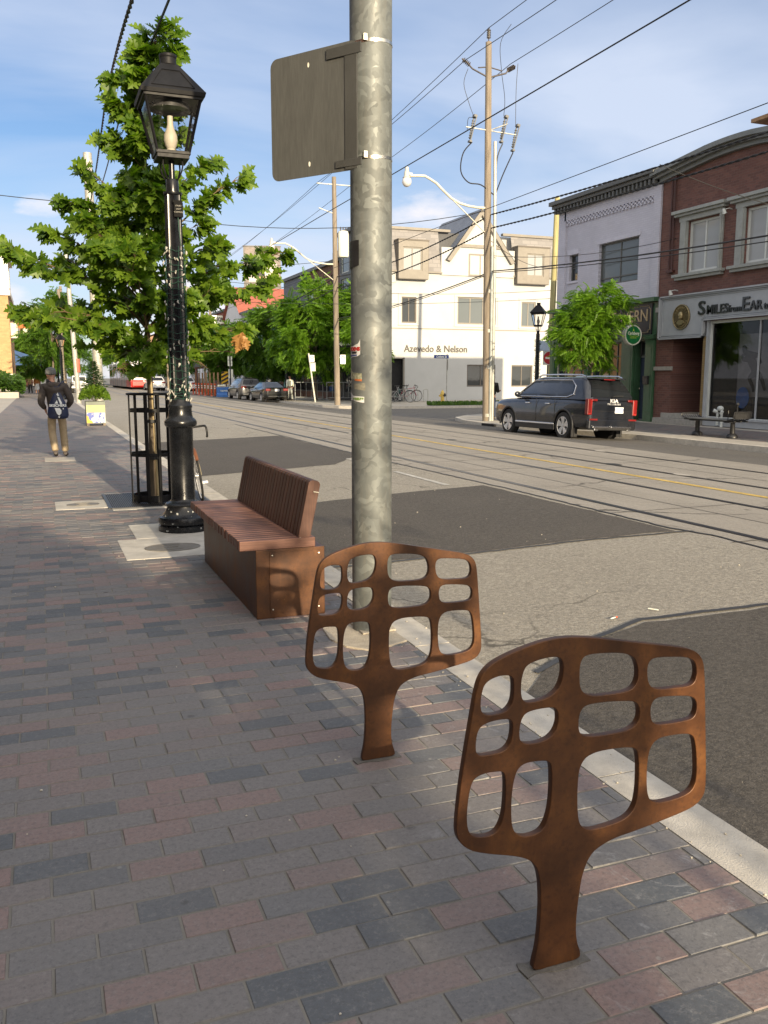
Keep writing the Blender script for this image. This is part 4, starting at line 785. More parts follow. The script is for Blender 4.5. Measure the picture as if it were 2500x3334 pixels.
m_fasc = mat('blue_grey_fascia', (.33, .35, .375), .5, sc=3, var=.08); m_stone = mat('limestone_band', (.30, .29, .27), .8, sc=10, var=.15, bump=.3); m_white = mat('white_frame_paint', (.55, .58, .56), .4, sc=6, var=.06); m_dark = mat('unlit_interior', (.010, .010, .011), .9); m_tbr = brickmat('tan_brick', (.22, .15, .06), (.28, .19, .08), (.15, .12, .08), bw=.2, bh=.07)
XF = 19.5
# white painted-brick building with the green tavern front
A = Bd('tavern_building', 'pale painted brick building over a dark green tavern front', 22, 28)
b = A.mb(FX, XF); hb = [(-28.27, -25.93, 4.93, 6.42), (-30.23, -29.63, 5.29, 6.28)]
b.wall(-30.95, -24.77, 4.23, 8.15, hb, .22); bw = b.build('brick_wall', m_wbr, A.r)
b = A.mb(); b.bb(XF + .25, 31, 24.78, 30.93, 0, 8.2); b.build('building_shell', m_wbrs, A.r)
b = A.mb(FX, XF)
for u0, u1, v0, v1 in ((-30.95, -30.45, 4.26, 7.98), (-25.13, -24.77, 4.26, 7.98), (-30.55, -25.13, 7.6, 7.98)): b.bb(u0, u1, v0, v1, .001, .075)
b.build('pilasters', m_wbr, bw)
b = A.mb(FX, XF)
for k in range(26):
    u = -30.4 + k * .205
    for r_ in range(3): b.bb(u + (.1 if r_ == 1 else 0), u + .1 + (.1 if r_ == 1 else 0), 7.55 - r_ * .075, 7.60 - r_ * .075 - (-.02), .002, .07)
b.build('corbel_band', m_wbrs, bw)
b = A.mb(FX, XF); b.bb(-31.1, -24.72, 8.22, 8.37, -.3, .48); b.bb(-31.05, -24.75, 8.10, 8.22, -.3, .36); b.bb(-31.0, -24.77, 7.93, 8.10, -.1, .16)
for k in range(28): u = -30.95 + k * .222; b.bb(u, u + .1, 7.91, 8.095, .16, .31)
b.build('cornice', m_cor, A.r, bevel=.01)
A.win(FX, XF, 0, -28.27, -25.93, 4.93, 6.42, .16, m_cor, g_mid, 2, 1, .055); b = A.mb(FX, XF); b.bb(-28.22, -25.98, 5.16, 5.20, -.14, -.10); b.build('window_rail', m_cor, A.r)
A.win(FX, XF, 0, -30.23, -29.63, 5.29, 6.28, .16, m_cor, g_dark, 1, 2, .05)
b = A.mb(FX, XF); b.bb(-28.4, -25.85, 6.43, 6.58, .001, .03); b.build('lintel', m_wbrs, A.r); b = A.mb(FX, XF); b.bb(-30.32, -29.55, 6.28, 6.45, .001, .04); b.bb(-30.3, -29.6, 5.2, 5.28, .001, .05); b.build('lintel', m_wbrs, A.r)
tv = A.mb(FX, XF); tv.wall(-31.35, -24.77, .05, 4.23, [(-25.86, -25.33, .12, 2.85), (-28.6, -26.62, .85, 2.85), (-31.0, -28.9, .85, 2.85)], .3); tf = tv.build('tavern_front', m_green, A.r)
b = A.mb(FX, XF)
for u0, u1 in ((-25.23, -24.80), (-26.56, -25.92), (-28.86, -28.62), (-31.33, -31.02)): b.bb(u0, u1, .06, 2.95, .002, .09); b.bb(u0 + .08, u1 - .08, .4, 2.6, .09, .105); b.bb(u0 - .03, u1 + .03, 2.88, 2.98, .002, .13)
b.bb(-31.4, -24.72, 4.12, 4.26, .002, .22); b.bb(-31.35, -24.77, 2.985, 3.03, .002, .12)
b.build('pilaster', m_green, tf, bevel=.006)
b = A.mb(FX, XF); b.bb(-31.22, -25.0, 3.05, 4.07, .002, .05); sb = b.build('sign_board', m_signk, tf)
b = A.mb(FX, XF); o_ = [(-31.05, 3.12), (-25.15, 3.12), (-25.15, 3.2), (-25.07, 3.2), (-25.07, 3.92), (-25.15, 3.92), (-25.15, 4.0), (-31.05, 4.0), (-31.05, 3.92), (-31.14, 3.92), (-31.14, 3.2), (-31.05, 3.2), (-31.05, 3.12)]; b.tube([(x, z, .055) for x, z in o_], .012, 4); b.build('gold_border', m_gold, sb)
def serif_word(txt, h, m, M, par, depth=.03, align='LEFT', sx=1., name='lettering'):
    """letters with small bracket serifs on the straight stems"""
    return text(name, txt, h / .70, m, M, par, depth, h * .012, align, sx)
serif_word('TAVERN', .40, m_gold, A.B @ Matrix.Translation((XF, 0, 0)) @ FX @ Matrix.Translation((-25.17, 3.50, .06)), sb, .02, 'RIGHT', 1.0)
b = A.mb(FX, XF); b.bb(-25.84, -25.35, .15, 2.28, -.28, -.22); b.bb(-25.80, -25.62, 1.5, 2.1, -.22, -.205); b.bb(-25.56, -25.39, 1.5, 2.1, -.22, -.205); b.bb(-25.80, -25.62, .4, 1.2, -.22, -.205); b.bb(-25.56, -25.39, .4, 1.2, -.22, -.205); dr = b.build('door', m_navy, A.r, bevel=.008)
b = A.mb(FX, XF); b.ball((-25.80, 1.2, -.18), .03, 8); b.build('handle', MC['stainless_strap'], dr)
A.win(FX, XF, 0, -25.86, -25.33, 2.32, 2.85, .25, m_cor, g_dark, 1, 1, .05); A.win(FX, XF, 0, -28.6, -26.62, .85, 2.85, .2, m_cor, g_dark, 4, 4, .05); A.win(FX, XF, 0, -31.0, -28.9, .85, 2.85, .2, m_cor, g_dark, 4, 4, .05)
b = A.mb(FX, XF); b.bb(-25.16, -24.92, 1.36, 1.62, .106, .2); b.bb(-25.17, -24.91, 1.60, 1.64, .106, .22); tag(b.build('mailbox', m_blackm, bevel=.01), 'small black mailbox on the green pilaster beside the navy door', 'mailbox')
bpy.data.objects['mailbox'].location = (22, 28, 0)
# round projecting beer sign
CS = thing('hanging_sign', 'round green beer sign with white rim, sticking out beside the tavern door', 'sign', at(18.98, 25.42, 3.02))
FS = frame((1, 0, 0), (0, -1, 0)); b = MB(FS); b.lathe([(.33, -.09), (.345, -.085), (.345, .085), (.33, .09), (.30, .09), (.30, -.09)], 40); b.build('sign_rim', mat('cream_rim', (.72, .72, .62), .35), CS, smooth=30)
m_cgr = mat('beer_green', (.012, .17, .05), .3, sc=4); b = MB(FS); b.lathe([(0, -.088), (.30, -.088), (.30, .088), (0, .088)], 40); b.build('sign_face', m_cgr, CS)
mWs = mat('sign_white', (.8, .82, .7), .5, var=.03); mYl = mat('sign_lime', (.45, .65, .06), .5)
text('sign_lettering', 'Carlsberg', .145, mWs, FS @ Matrix.Translation((0, .015, .091)), CS, .004, .0035, 'CENTER', .82, .12); text('sign_lettering', 'DENMARK', .052, mYl, FS @ Matrix.Translation((0, -.11, .091)), CS, .003, .001, 'CENTER', 1.1)
b = MB(FS); b.tube([(-.16, -.02, .093), (-.05, -.045, .093), (.1, -.03, .093), (.2, -.06, .093)], .011, 4); b.prism([(0, .22), (.03, .17), (.02, .14), (-.02, .14), (-.03, .17)], .091, .094); b.build('sign_emblem', mYl, CS)
b = MB()
for z in (.13, -.13): b.tube([(.34, 0, z), (.53, 0, z)], .014, 6)
b.build('wall_bracket', MC['stainless_strap'], CS)
# red brick building, grey fascia shop
Rb = Bd('dental_shop_building', 'dark red brick building with arched grey cornice over a blue-grey shop fascia', 23, 21.5)
YL, YR, YC = -24.76, -18.2, -21.48
b = Rb.mb(FX, XF); hw_ = [(-23.42, -22.0, 4.9, 6.47), (-20.95, -19.5, 4.9, 6.47)]
b.wall(YL, YR, 4.0, 7.9, hw_, .25); b.prism([(YL, 7.9), (YL, 8.0), (-22.4, 8.27), (-21.6, 8.30), (-21.3, 8.30), (-20.5, 8.27), (YR, 8.0), (YR, 7.9)][::-1], -.25, 0); b.build('brick_wall', m_rbr, Rb.r)
b = Rb.mb(FX, XF)   # cornice following the shallow pediment
pf = [(-24.95, 7.92), (-22.4, 8.17), (-22.0, 8.19), (-21.6, 8.20), (-21.3, 8.20), (-20.9, 8.19), (-20.5, 8.17), (-18.1, 7.92)]
for (ua, va), (ub, vb) in zip(pf, pf[1:]):
    for d0, d1, w in ((-.02, .10, .16), (.10, .2, .30), (.2, .34, .44)): b.add([(ua, va + d0, -.2), (ub, vb + d0, -.2), (ub, vb + d1, -.2), (ua, va + d1, -.2), (ua, va + d0, w), (ub, vb + d0, w), (ub, vb + d1, w), (ua, va + d1, w)], [(0, 3, 2, 1), (4, 5, 6, 7), (0, 1, 5, 4), (3, 7, 6, 2), (0, 4, 7, 3), (1, 2, 6, 5)])
b.build('cornice', mat('pediment_grey', (.15, .16, .155), .5, sc=6, var=.12), Rb.r)
b = Rb.mb(); b.bb(XF + .3, 30, 18.22, 24.74, 3.7, 8.1); b.build('building_shell', m_rbr, Rb.r)
for i, (ua, ub) in enumerate(((-23.42, -22.0), (-20.95, -19.5))):
    w = Rb.win(FX, XF, 0, ua, ub, 4.9, 6.47, .12, m_white, g_pale, 2, 1, .07, curtain=(ua + .75, ub - .12))
    b = Rb.mb(FX, XF)
    for a, c in ((ua - .34, ua), (ub, ub + .16)): b.bb(a, c, 4.88, 6.5, .002, .07); b.bb(a + .05, c - .04, 4.88, 6.5, .07, .10)
    b.bb(ua - .36, ub + .18, 6.5, 6.66, .002, .10); b.bb(ua - .5, ub + .30, 6.66, 6.74, .002, .2); b.bb(ua - .55, ub + .36, 6.74, 6.84, .002, .28); b.bb(ua - .5, ub + .3, 4.78, 4.87, .002, .2); b.bb(ua - .44, ub + .24, 4.69, 4.78, .002, .13)
    b.build('window_surround', m_corl, Rb.r, bevel=.008)
b = Rb.mb(FX, XF)
for k in (0, .13): b.tube([(-24.2 + k, 8.0, .08), (-24.2 + k, 5.05, .08)], .03, 8)
b.bb(-24.3, -23.98, 4.98, 5.06, .01, .12); b.bb(-24.3, -23.98, 7.93, 7.99, .01, .12); b.build('drain_pipe', mat('dark_red_pipe', (.05, .015, .012), .5), Rb.r)
for (u, v) in ((-23.8, 4.38), (-21.55, 6.55)):
    b = Rb.mb(FX, XF); b.tube([(u, v, 0), (u, v + .02, .12), (u - .05, v - .03, .28)], .015, 6); b.lathe([(.03, -.02), (.07, .12), (.06, .13), (0, .1)], 12, 0, Matrix.Translation((u - .05, v - .02, .28)) @ Matrix.Rotation(R(115), 4, 'X')); b.build('spot_lamp', m_white, Rb.r, smooth=40)
b = Rb.mb(FX, XF); L_ = [(-24.46, 2.85), (-22.36, 2.85), (-22.36, 3.36), (YR, 3.36), (YR, 4.20), (-24.46, 4.20)]; b.prism(L_, .0, .10); fa = b.build('shop_fascia', m_fasc, Rb.r, bevel=.006)
b = Rb.mb(FX, XF)
for off, w, wd in ((0., .20, .045), (.05, .16, .03), (.10, .13, .02)):
    P = [(-24.46 + off, 2.85 + off), (-22.36 + off * .2 + .0, 2.85 + off), (-22.36 + off * .2, 3.36 + off), (YR, 3.36 + off), (YR, 4.20 - off), (-24.46 + off, 4.20 - off), (-24.46 + off, 2.85 + off)]
    for (a, c), (d, e) in zip(P, P[1:]):
        if a == d and a == YR: continue
        b.bb(min(a, d) - wd / 2, max(a, d) + wd / 2, min(c, e) - wd / 2, max(c, e) + wd / 2, .09, w)
b.build('fascia_moulding', m_fasc, fa)
m_let = mat('dark_steel_letters', (.055, .058, .062), .3, .5, sc=10); TB = Rb.B @ Matrix.Translation((XF, 0, 0)) @ FX
def words(parts, z, w, m, par):
    for u, t, h, sx in parts: serif_word(t, h, m, TB @ Matrix.Translation((u, z, w)), par, .05, 'LEFT', sx, 'lettering')
words([(-22.66, 'S', .42, 1.25), (-22.27, 'MILES', .27, .98), (-21.33, 'from', .20, .95), (-20.80, 'E', .40, 1.15), (-20.47, 'AR', .27, .98), (-19.93, 'to', .20, 1.), (-19.68, 'E', .40, .95), (-19.37, 'AR', .27, .98)], 3.53, .125, m_let, fa)
m_brz = mat('old_bronze', (.16, .125, .065), .45, .6, sc=8, var=.35, bump=.3, bsc=30); m_brzl = mat('worn_bronze', (.34, .28, .15), .4, .6, sc=8)
MD = Rb.B @ Matrix.Translation((XF, 0, 0)) @ FX @ Matrix.Translation((-23.42, 3.515, .10)); b = MB(MD); b.lathe([(.40, 0), (.405, .03), (.39, .05), (.37, .052), (.36, .035), (0, .035)], 44); md = b.build('medallion', m_brz, fa, smooth=30)
b = MB(MD); b.torus(.385, .014, 44, 8, 0, Matrix.Translation((0, 0, .045))); b.ball((0, .04, .06), .11, 14, 0, None, (.82, 1.2, .55)); b.ball((0, .045, .125), .02, 8, 0, None, (.8, 1.8, 1)); b.ball((-.035, .07, .115), .014, 8); b.ball((.035, .07, .115), .014, 8); b.ball((0, -.03, .115), .035, 8, 0, None, (1.2, .7, .5)); b.prism([(-.17, -.19), (-.12, -.12), (-.05, -.09), (.05, -.09), (.12, -.12), (.17, -.19), (.08, -.24), (0, -.26), (-.08, -.24)], .036, .07); b.build('portrait_relief', m_brzl, md, smooth=60)
def arc_text(txt, rad, a0, a1, size, m, M, par, flip=False):
    n = len(txt)
    for i, ch in enumerate(txt):
        if ch == ' ': continue
        a = R(a0 + (a1 - a0) * (i + .5) / n); T = Matrix.Rotation(a - PI / 2 + (PI if flip else 0), 4, 'Z'); T = Matrix.Translation((rad * math.cos(a), rad * math.sin(a), .042)) @ T
        text('medallion_letter', ch, size, m, M @ T, par, .02, .001, 'CENTER')
arc_text('DENTURES', .265, 160, 20, .095, m_brzl, MD, md); arc_text('& IMPLANTS', .335, 200, 340, .095, m_brzl, MD, md, True)
# pier, recessed entrance, shop window
b = Rb.mb(FX, XF); b.wall(YL, -22.25, .05, 4.0, [(-23.9, -22.42, .40, 2.9)], 1.9); b.wall(-22.25, YR, .05, 4.0, [(-22.22, YR - .05, .30, 3.32)], .2); b.build('brick_pier', m_rbr, Rb.r)
b = Rb.mb(FX, XF); b.bb(-24.77, -23.86, 1.82, 1.95, .002, .07); b.bb(-24.78, -24.5, 3.74, 3.90, .002, .09); b.build('stone_band', m_stone, Rb.r, bevel=.01)
b = Rb.mb(FX, XF); b.bb(-22.42, -22.26, .3, 2.86, .002, .06); b.build('tan_brick_strip', m_tbr, Rb.r)
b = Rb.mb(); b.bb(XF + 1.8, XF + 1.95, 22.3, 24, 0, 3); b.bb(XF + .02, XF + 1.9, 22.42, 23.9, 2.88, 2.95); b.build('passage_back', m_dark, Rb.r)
b = Rb.mb(FX, XF); b.bb(-24.4, -22.3, .08, .26, -.9, .32); b.bb(-24.3, -22.35, .26, .42, -1.9, .06); b.build('steps', m_stone, Rb.r, bevel=.01)
Rb.win(FX, XF, 0, -22.22, YR - .05, .30, 3.32, .1, m_white, g_clear, 1, 1, .08, 'shop_window', .1)
b = Rb.mb(FX, XF); b.bb(-22.24, YR, .1, .30, .002, .08); b.bb(-22.28, YR, .30, .36, .002, .12); b.bb(-22.26, -22.18, .36, 3.34, .002, .09); b.bb(-20.2, -20.16, .38, 3.25, -.09, -.03); b.build('window_sill', m_fasc, Rb.r)
b = Rb.mb(); X0 = XF + .25
for q in ([(X0, 22.35, .3), (X0 + 4, 22.35, .3), (X0 + 4, 18.2, .3), (X0, 18.2, .3)], [(X0 + 4, 22.35, .3), (X0 + 4, 22.35, 3.5), (X0 + 4, 18.2, 3.5), (X0 + 4, 18.2, .3)], [(X0, 22.35, .3), (X0, 22.35, 3.5), (X0 + 4, 22.35, 3.5), (X0 + 4, 22.35, .3)], [(X0, 22.35, 3.5), (X0 + 4, 22.35, 3.5), (X0 + 4, 18.2, 3.5), (X0, 18.2, 3.5)], [(X0, 18.2, .3), (X0, 18.2, 3.5), (X0 + 4, 18.2, 3.5), (X0 + 4, 18.2, .3)]): b.add(q, [(0, 1, 2, 3)])
b.build('shop_interior', mat('dim_shop_wall', (.06, .06, .058), .9), Rb.r)
b = MB(); b.bb(-.02, .02, -.65, .65, -.95, .95); po = tag(b.build('poster', mat('grey_poster', (.22, .22, .23), .6)), 'tall grey poster of a leaping dark figure inside the shop window', 'poster'); po.location = (20.1, 20.9, 1.95)
sk = [(0, .45, .62, .11), (0, .38, .40, .10), (0, .2, .28, .17), (0, .02, .02, .17), (0, -.1, -.18, .13), (0, .16, -.38, .085), (0, .0, -.62, .06), (0, -.05, -.8, .05), (0, -.35, -.4, .08), (0, -.5, -.75, .06), (0, .45, .15, .06), (0, .5, .35, .05), (0, -.15, .3, .07), (0, -.3, .05, .05)]
fg = skin('poster_figure', [(n[0], n[1], n[2], .02, n[3]) for n in sk], [(0, 1), (1, 2), (2, 3), (3, 4), (4, 5), (5, 6), (6, 7), (4, 8), (8, 9), (2, 10), (10, 11), (2, 12), (12, 13)], 1, mat('poster_ink', (.015, .015, .017), .6), po, 3, Matrix.Translation((-.03, 0, 0)) @ Matrix.Diagonal((.3, 1, 1, 1)))
b = MB(frame((0, -1, 0), (-1, 0, 0))); b.lathe([(0, -.01), (.26, -.01), (.26, .01), (0, .01)], 32, 0, None, 1, 1.25); o = tag(b.build('oval_sign', mat('shop_blue', (.03, .13, .42), .4)), 'blue oval board leaning in the shop window below the poster', 'sign'); o.location = (19.95, 21.15, .98)
def chair_at(x, y, z, rz, lab):
    T = thing('chair', lab, 'chair', at(x, y, z, rz), 'black chairs in the shop window'); b = MB(); b.box((0, 0, .45), (.45, .45, .06)); b.build('seat', m_blackm, T, bevel=.02); b = MB(); b.box((0, .21, .78), (.42, .04, .42)); b.build('backrest', m_blackm, T, bevel=.02)
    for sx in (-1, 1):
        for sy in (-1, 1): b = MB(); b.tube([(sx * .2, sy * .2, 0), (sx * .2, sy * .2, .44)], .014, 6); b.build('leg', MC['stainless_strap'], T)
chair_at(20.6, 20.3, .3, R(100), 'black chair in the shop window, right of the blue oval board'); chair_at(20.7, 19.75, .3, R(80), 'black chair in the shop window, furthest right at the photo edge')
b = Rb.mb(); b.bb(19.5, 20.1, 19.7, 20.2, 8.3, 8.80); cm = b.build('rooftop_timber', mat('weathered_timber', (.28, .17, .09), .8, sc=8, var=.3), Rb.r); b = Rb.mb(); b.bb(19.4, 20.2, 19.6, 20.9, 8.80, 8.90); b.build('timber_deck', MC['weathered_timber'], Rb.r)
# white stucco corner building
m_st = mat('cream_stucco', (.43, .435, .425), .85, sc=1.3, var=.04, bump=.2, bsc=60); m_tr = mat('taupe_trim', (.20, .182, .155), .6, sc=4, var=.08); m_trd = mat('taupe_dark', (.11, .095, .08), .6, sc=4, var=.1)
def shingle():
    m, nt, N, L, b = nodes('grey_shingles'); g = NN(N, 'NewGeometry'); sp = NN(N, 'SeparateXYZ'); L.new(g.outputs['Position'], sp.inputs[0]); cb = NN(N, 'CombineXYZ'); L.new(sp.outputs[0], cb.inputs[0]); L.new(sp.outputs[2], cb.inputs[1]); t = NN(N, 'TexBrick'); L.new(cb.outputs[0], t.inputs[0]); t.inputs['Scale'].default_value = 1
    t.inputs['Brick Width'].default_value = .62; t.inputs['Row Height'].default_value = .27; t.inputs['Mortar Size'].default_value = .02; t.inputs['Color1'].default_value = (.18, .172, .17, 1); t.inputs['Color2'].default_value = (.25, .238, .232, 1); t.inputs['Mortar'].default_value = (.18, .172, .17, 1); L.new(t.outputs[0], b.inputs['Base Color']); b.inputs['Roughness'].default_value = .85; setb(N, L, b, nz(N, L, g.outputs['Position'], 30, 3), .3); MC['grey_shingles'] = m; return m
m_shg = shingle(); Z = Bd('corner_office_building', 'white stucco corner building with shingled mansard and a steep centre gable', 27, 58)
YZ = 53.5; b = Z.mb(FY, 0, YZ); hz_ = [(22.0, 23.04, 5.08, 6.73), (26.0, 28.86, 5.08, 6.86), (30.82, 31.93, 5.0, 6.67), (26.76, 28.9, .96, 2.43), (30.15, 31.8, .95, 2.41), (20.95, 22.18, -.1, 2.82)]
b.wall(20.86, 36, -.15, 8.34, hz_, .3); b.build('stucco_wall', m_st, Z.r)
b = Z.mb(); b.bb(20.9, 36, YZ + .35, 66, -.1, 8.3); b.bb(21.4, 36, YZ + 1.0, 66, 8.3, 11.0); b.build('building_shell', m_st, Z.r)
b = Z.mb(FY, 0, YZ); b.add([(20.9, 8.34, .12), (24.75, 8.34, .12), (24.75, 11.0, -.5), (20.9, 11.0, -.5)], [(0, 1, 2, 3)]); b.build('mansard_roof', m_shg, Z.r); b = Z.mb(FY, 0, YZ); b.add([(30.15, 8.34, .12), (36, 8.34, .12), (36, 11.0, -.5), (30.15, 11.0, -.5)], [(0, 1, 2, 3)]); b.build('mansard_roof', m_shg, Z.r)
b = Z.mb(FY, 0, YZ); b.bb(20.8, 24.8, 8.26, 8.36, .0, .16); b.bb(30.1, 36, 8.26, 8.36, .0, .16); b.bb(20.8, 25.6, 10.98, 11.14, -.7, -.38); b.bb(29.5, 36, 10.98, 11.14, -.7, -.38); b.bb(21, 36, 4.70, 4.76, .002, .02); b.build('roof_trim', m_tr, Z.r)
b = Z.mb(FY, 0, YZ); b.prism([(24.75, 8.2), (30.15, 8.2), (30.15, 9.95), (29.45, 9.95), (27.57, 12.3), (25.75, 9.95), (24.75, 9.95)], -.5, .10, 0); gb = b.build('gable_wall', m_st, Z.r)
b = Z.mb(FY, 0, YZ)
for s_ in (-1, 1):
    e = (27.57 + s_ * 2.5, 9.15); pk = (27.57, 12.48); dx, dz = (pk[0] - e[0]), (pk[1] - e[1]); l = math.hypot(dx, dz); nx, nz_ = -dz / l * .24 * s_ * -1, dx / l * .24 * s_ * -1
    q = [e, pk, (pk[0], pk[1] - .4), (e[0] - s_ * .26, e[1] - .1)]; q = q if s_ < 0 else q[::-1]; b.prism(q if s_ > 0 else q, .10, .32)
b.bb(25.95, 29.2, 10.0, 10.2, .1, .2); b.build('rake_board', m_tr, gb)
b = Z.mb(FY, 0, YZ)
for s_ in (-1, 1): b.add([(27.57 + s_ * 2.6, 9.1, .3), (27.57, 12.5, .3), (27.57, 12.5, -6), (27.57 + s_ * 2.6, 9.1, -6)], [(0, 1, 2, 3)])
b.build('gable_roof', mat('blue_grey_shingle', (.16, .18, .22), .8, sc=10, var=.2), Z.r)
def dormer(u0, u1, wu0, wu1):
    b = Z.mb(FY, 0, YZ); b.wall(u0, u1, 7.85, 10.2, [(wu0, wu1, 8.33, 9.8)], .2, 0, Matrix.Translation((0, 0, .42))); d = b.build('dormer', m_tr, Z.r); b = Z.mb(FY, 0, YZ); b.bb(u0 - .02, u0, 7.85, 10.2, -.5, .42); b.bb(u1, u1 + .02, 7.85, 10.2, -.5, .42); b.bb(u0 - .05, u1 + .05, 10.2, 10.28, -.5, .47); b.bb(u0, u1, 7.8, 7.85, -.1, .42); b.build('dormer_side', m_trd, d)
    w = Z.win(FY, 0, YZ - .42, wu0, wu1, 8.33, 9.8, .1, m_tr, g_pale, 2, 1, .08, par=Z.r)
dormer(21.63, 23.68, 21.9, 23.26); dormer(30.23, 32.66, 30.93, 32.24)
Z.win(FY, 0, YZ - .1, 26.72, 28.42, 8.2, 9.63, .02, m_tr, g_mid, 2, 1, .1); Z.win(FY, 0, YZ, 22.0, 23.04, 5.08, 6.73, .12, m_trd, g_dark, 2, 1, .09); Z.win(FY, 0, YZ, 26.0, 28.86, 5.08, 6.86, .12, m_tr, g_mid, 3, 1, .1); Z.win(FY, 0, YZ, 30.82, 31.93, 5.0, 6.67, .12, m_tr, g_mid, 2, 1, .09); Z.win(FY, 0, YZ, 26.76, 28.9, .96, 2.43, .12, m_trd, g_dark, 2, 1, .09); Z.win(FY, 0, YZ, 30.15, 31.8, .95, 2.41, .12, m_trd, g_dark, 2, 1, .09)
for u0, u1, v0, v1 in ((21.75, 23.25, 4.92, 5.0), (25.75, 29.1, 4.9, 5.0), (30.6, 32.2, 4.86, 4.94)): b = Z.mb(FY, 0, YZ); b.bb(u0, u1, v0, v1, .002, .06); b.bb(u0 + .02, u0 + .12, v1, v1 + 1.95, .002, .03); b.bb(u1 - .12, u1 - .02, v1, v1 + 1.95, .002, .03); b.bb(u0, u1, v1 + 1.85, v1 + 1.97, .002, .035); b.build('window_moulding', m_st, Z.r)
b = Z.mb(FY, 0, YZ); b.bb(20.95, 22.18, -.1, 2.82, -.3, -.25); dd = b.build('door', m_dark, Z.r); b = Z.mb(FY, 0, YZ); b.bb(22.12, 22.22, -.1, 2.86, -.05, .03); b.bb(20.95, 22.2, 2.78, 2.86, -.05, .03); b.build('door_frame', m_tr, dd)
serif_word('Azevedo & Nelson', .44, mat('dark_bronze_letters', (.06, .055, .05), .5), Z.B @ Matrix.Translation((0, YZ, 0)) @ FY @ Matrix.Translation((22.17, 3.24, .03)), Z.r, .04, 'LEFT', .955)
# the rest of the right-hand row
def gen(name, label, x, y0, y1, h, wm, rows, cols, z0=3.6, wh=1.5, ww=1.0, side='R', wmat=None, gm=None, trim=None, group=None, shop=True, dep=9, cor=None):
    sgn = 1 if side == 'R' else -1; B_ = Bd(name, label, x + sgn * 4, (y0 + y1) / 2, 'building', group); F = FX if side == 'R' else FL; ua, ub = (-y1, -y0) if side == 'R' else (y0, y1); hs = []
    fz = (h - z0) / max(1, rows)
    for r_ in range(rows):
        for c in range(cols): uc = ua + (ub - ua) * (c + .5) / cols; vc = z0 + fz * (r_ + .48); hs.append((uc - ww / 2, uc + ww / 2, vc - wh / 2, vc + wh / 2))
    sh = [(ua + .5, ub - .5, .5, 2.8)] if shop else []
    b = B_.mb(F, x); b.wall(ua, ub, -.1, h, hs + sh, .2); b.build('wall', wm, B_.r); b = B_.mb(); b.bb(x + sgn * .22, x + sgn * dep, y0 + .02, y1 - .02, -.1, h - .02); b.build('building_shell', wm, B_.r)
    for hh in hs: B_.win(F, x, 0, *hh, .12, wmat or m_white, gm or g_dark, 1, 2, .07)
    for hh in sh: B_.win(F, x, 0, *hh, .15, m_cor, g_dark, 4, 1, .09, 'shop_window')
    b = B_.mb(F, x); b.bb(ua - .02, ub + .02, h - .02, h + .22, -.3, .25); b.build('cornice', cor or m_cor, B_.r)
    if shop: b = B_.mb(F, x); b.bb(ua, ub, 2.95, 3.5, .002, .15); b.build('shop_sign_band', cor or m_cor, B_.r)
    return B_
m_bbr = brickmat('brown_brick', (.13, .06, .04), (.17, .085, .055), (.12, .1, .08), bw=.25, bh=.09); m_slate = mat('slate_siding', (.11, .125, .15), .7, sc=1, stretch=(.2, .2, 18), var=.2); m_teal = mat('teal_wall', (.13, .30, .28), .7, sc=1.5, var=.08); m_modern = mat('charcoal_panel', (.035, .037, .042), .4, sc=2); m_red = mat('red_roof', (.30, .09, .06), .8, sc=6, var=.25)
D = gen('modern_building', 'charcoal building with tall gridded glazing beside the stucco corner building', 19.5, 54.2, 58.6, 11.0, m_modern, 3, 2, 3.2, 2.2, 1.7, gm=g_mid, wmat=m_white)
D2 = gen('brick_building', 'brown brick building with grey siding, behind the street trees and the far utility pole', 19.7, 58.8, 74, 9.5, m_bbr, 1, 5, 5.6, 2.6, 1.6, wmat=m_modern, gm=g_pale)
b = D2.mb(FX, 19.7); b.bb(-74, -67, 3.5, 9.48, .002, .06); b.build('siding', m_slate, D2.r)
gen('teal_building', 'low teal-painted building between the brown brick one and the billboard', 19.7, 74.2, 84, 7.4, m_teal, 1, 3, 4, 1.3, .9)
gen('shop_building', 'grey two-storey shop building beyond the teal one', 19.9, 84.2, 92, 8.0, mat('grey_render', (.34, .35, .36), .8, sc=1.5), 1, 3, 4, 1.5, 1.1)
Bb = gen('shop_building', 'red brick shop building carrying the billboard on its roof', 20.0, 101, 113, 9.0, brickmat('bright_red_brick', (.30, .09, .06), (.36, .12, .08), (.25, .2, .16), bw=.3, bh=.1), 1, 4, 5, 1.7, 1.1)
H = Bd('gable_house', 'white house with a steep red roof showing through the oak leaves', 21.5, 96); b = H.mb(); b.bb(19.9, 26, 92.2, 100.8, -.1, 8.2); b.add([(19.9, 92.2, 8.2), (19.9, 100.8, 8.2), (19.9, 96.5, 11.0), (26, 92.2, 8.2), (26, 100.8, 8.2), (26, 96.5, 11)], [(0, 2, 1), (3, 4, 5)]); b.build('wall', mat('white_siding', (.66, .67, .68), .8, sc=2, var=.05), H.r)
b = H.mb(); b.add([(19.6, 91.8, 7.95), (26.3, 91.8, 7.95), (26.3, 96.5, 11.2), (19.6, 96.5, 11.2)], [(0, 1, 2, 3)]); b.add([(19.6, 101.2, 7.95), (26.3, 101.2, 7.95), (26.3, 96.5, 11.2), (19.6, 96.5, 11.2)], [(3, 2, 1, 0)]); b.build('roof', m_red, H.r)
for u in (-99, -94.8): H.win(FX, 19.88, 0, u, u + 1.3, 5.0, 7.2, -.02, m_dark, g_dark, 1, 1, .1)
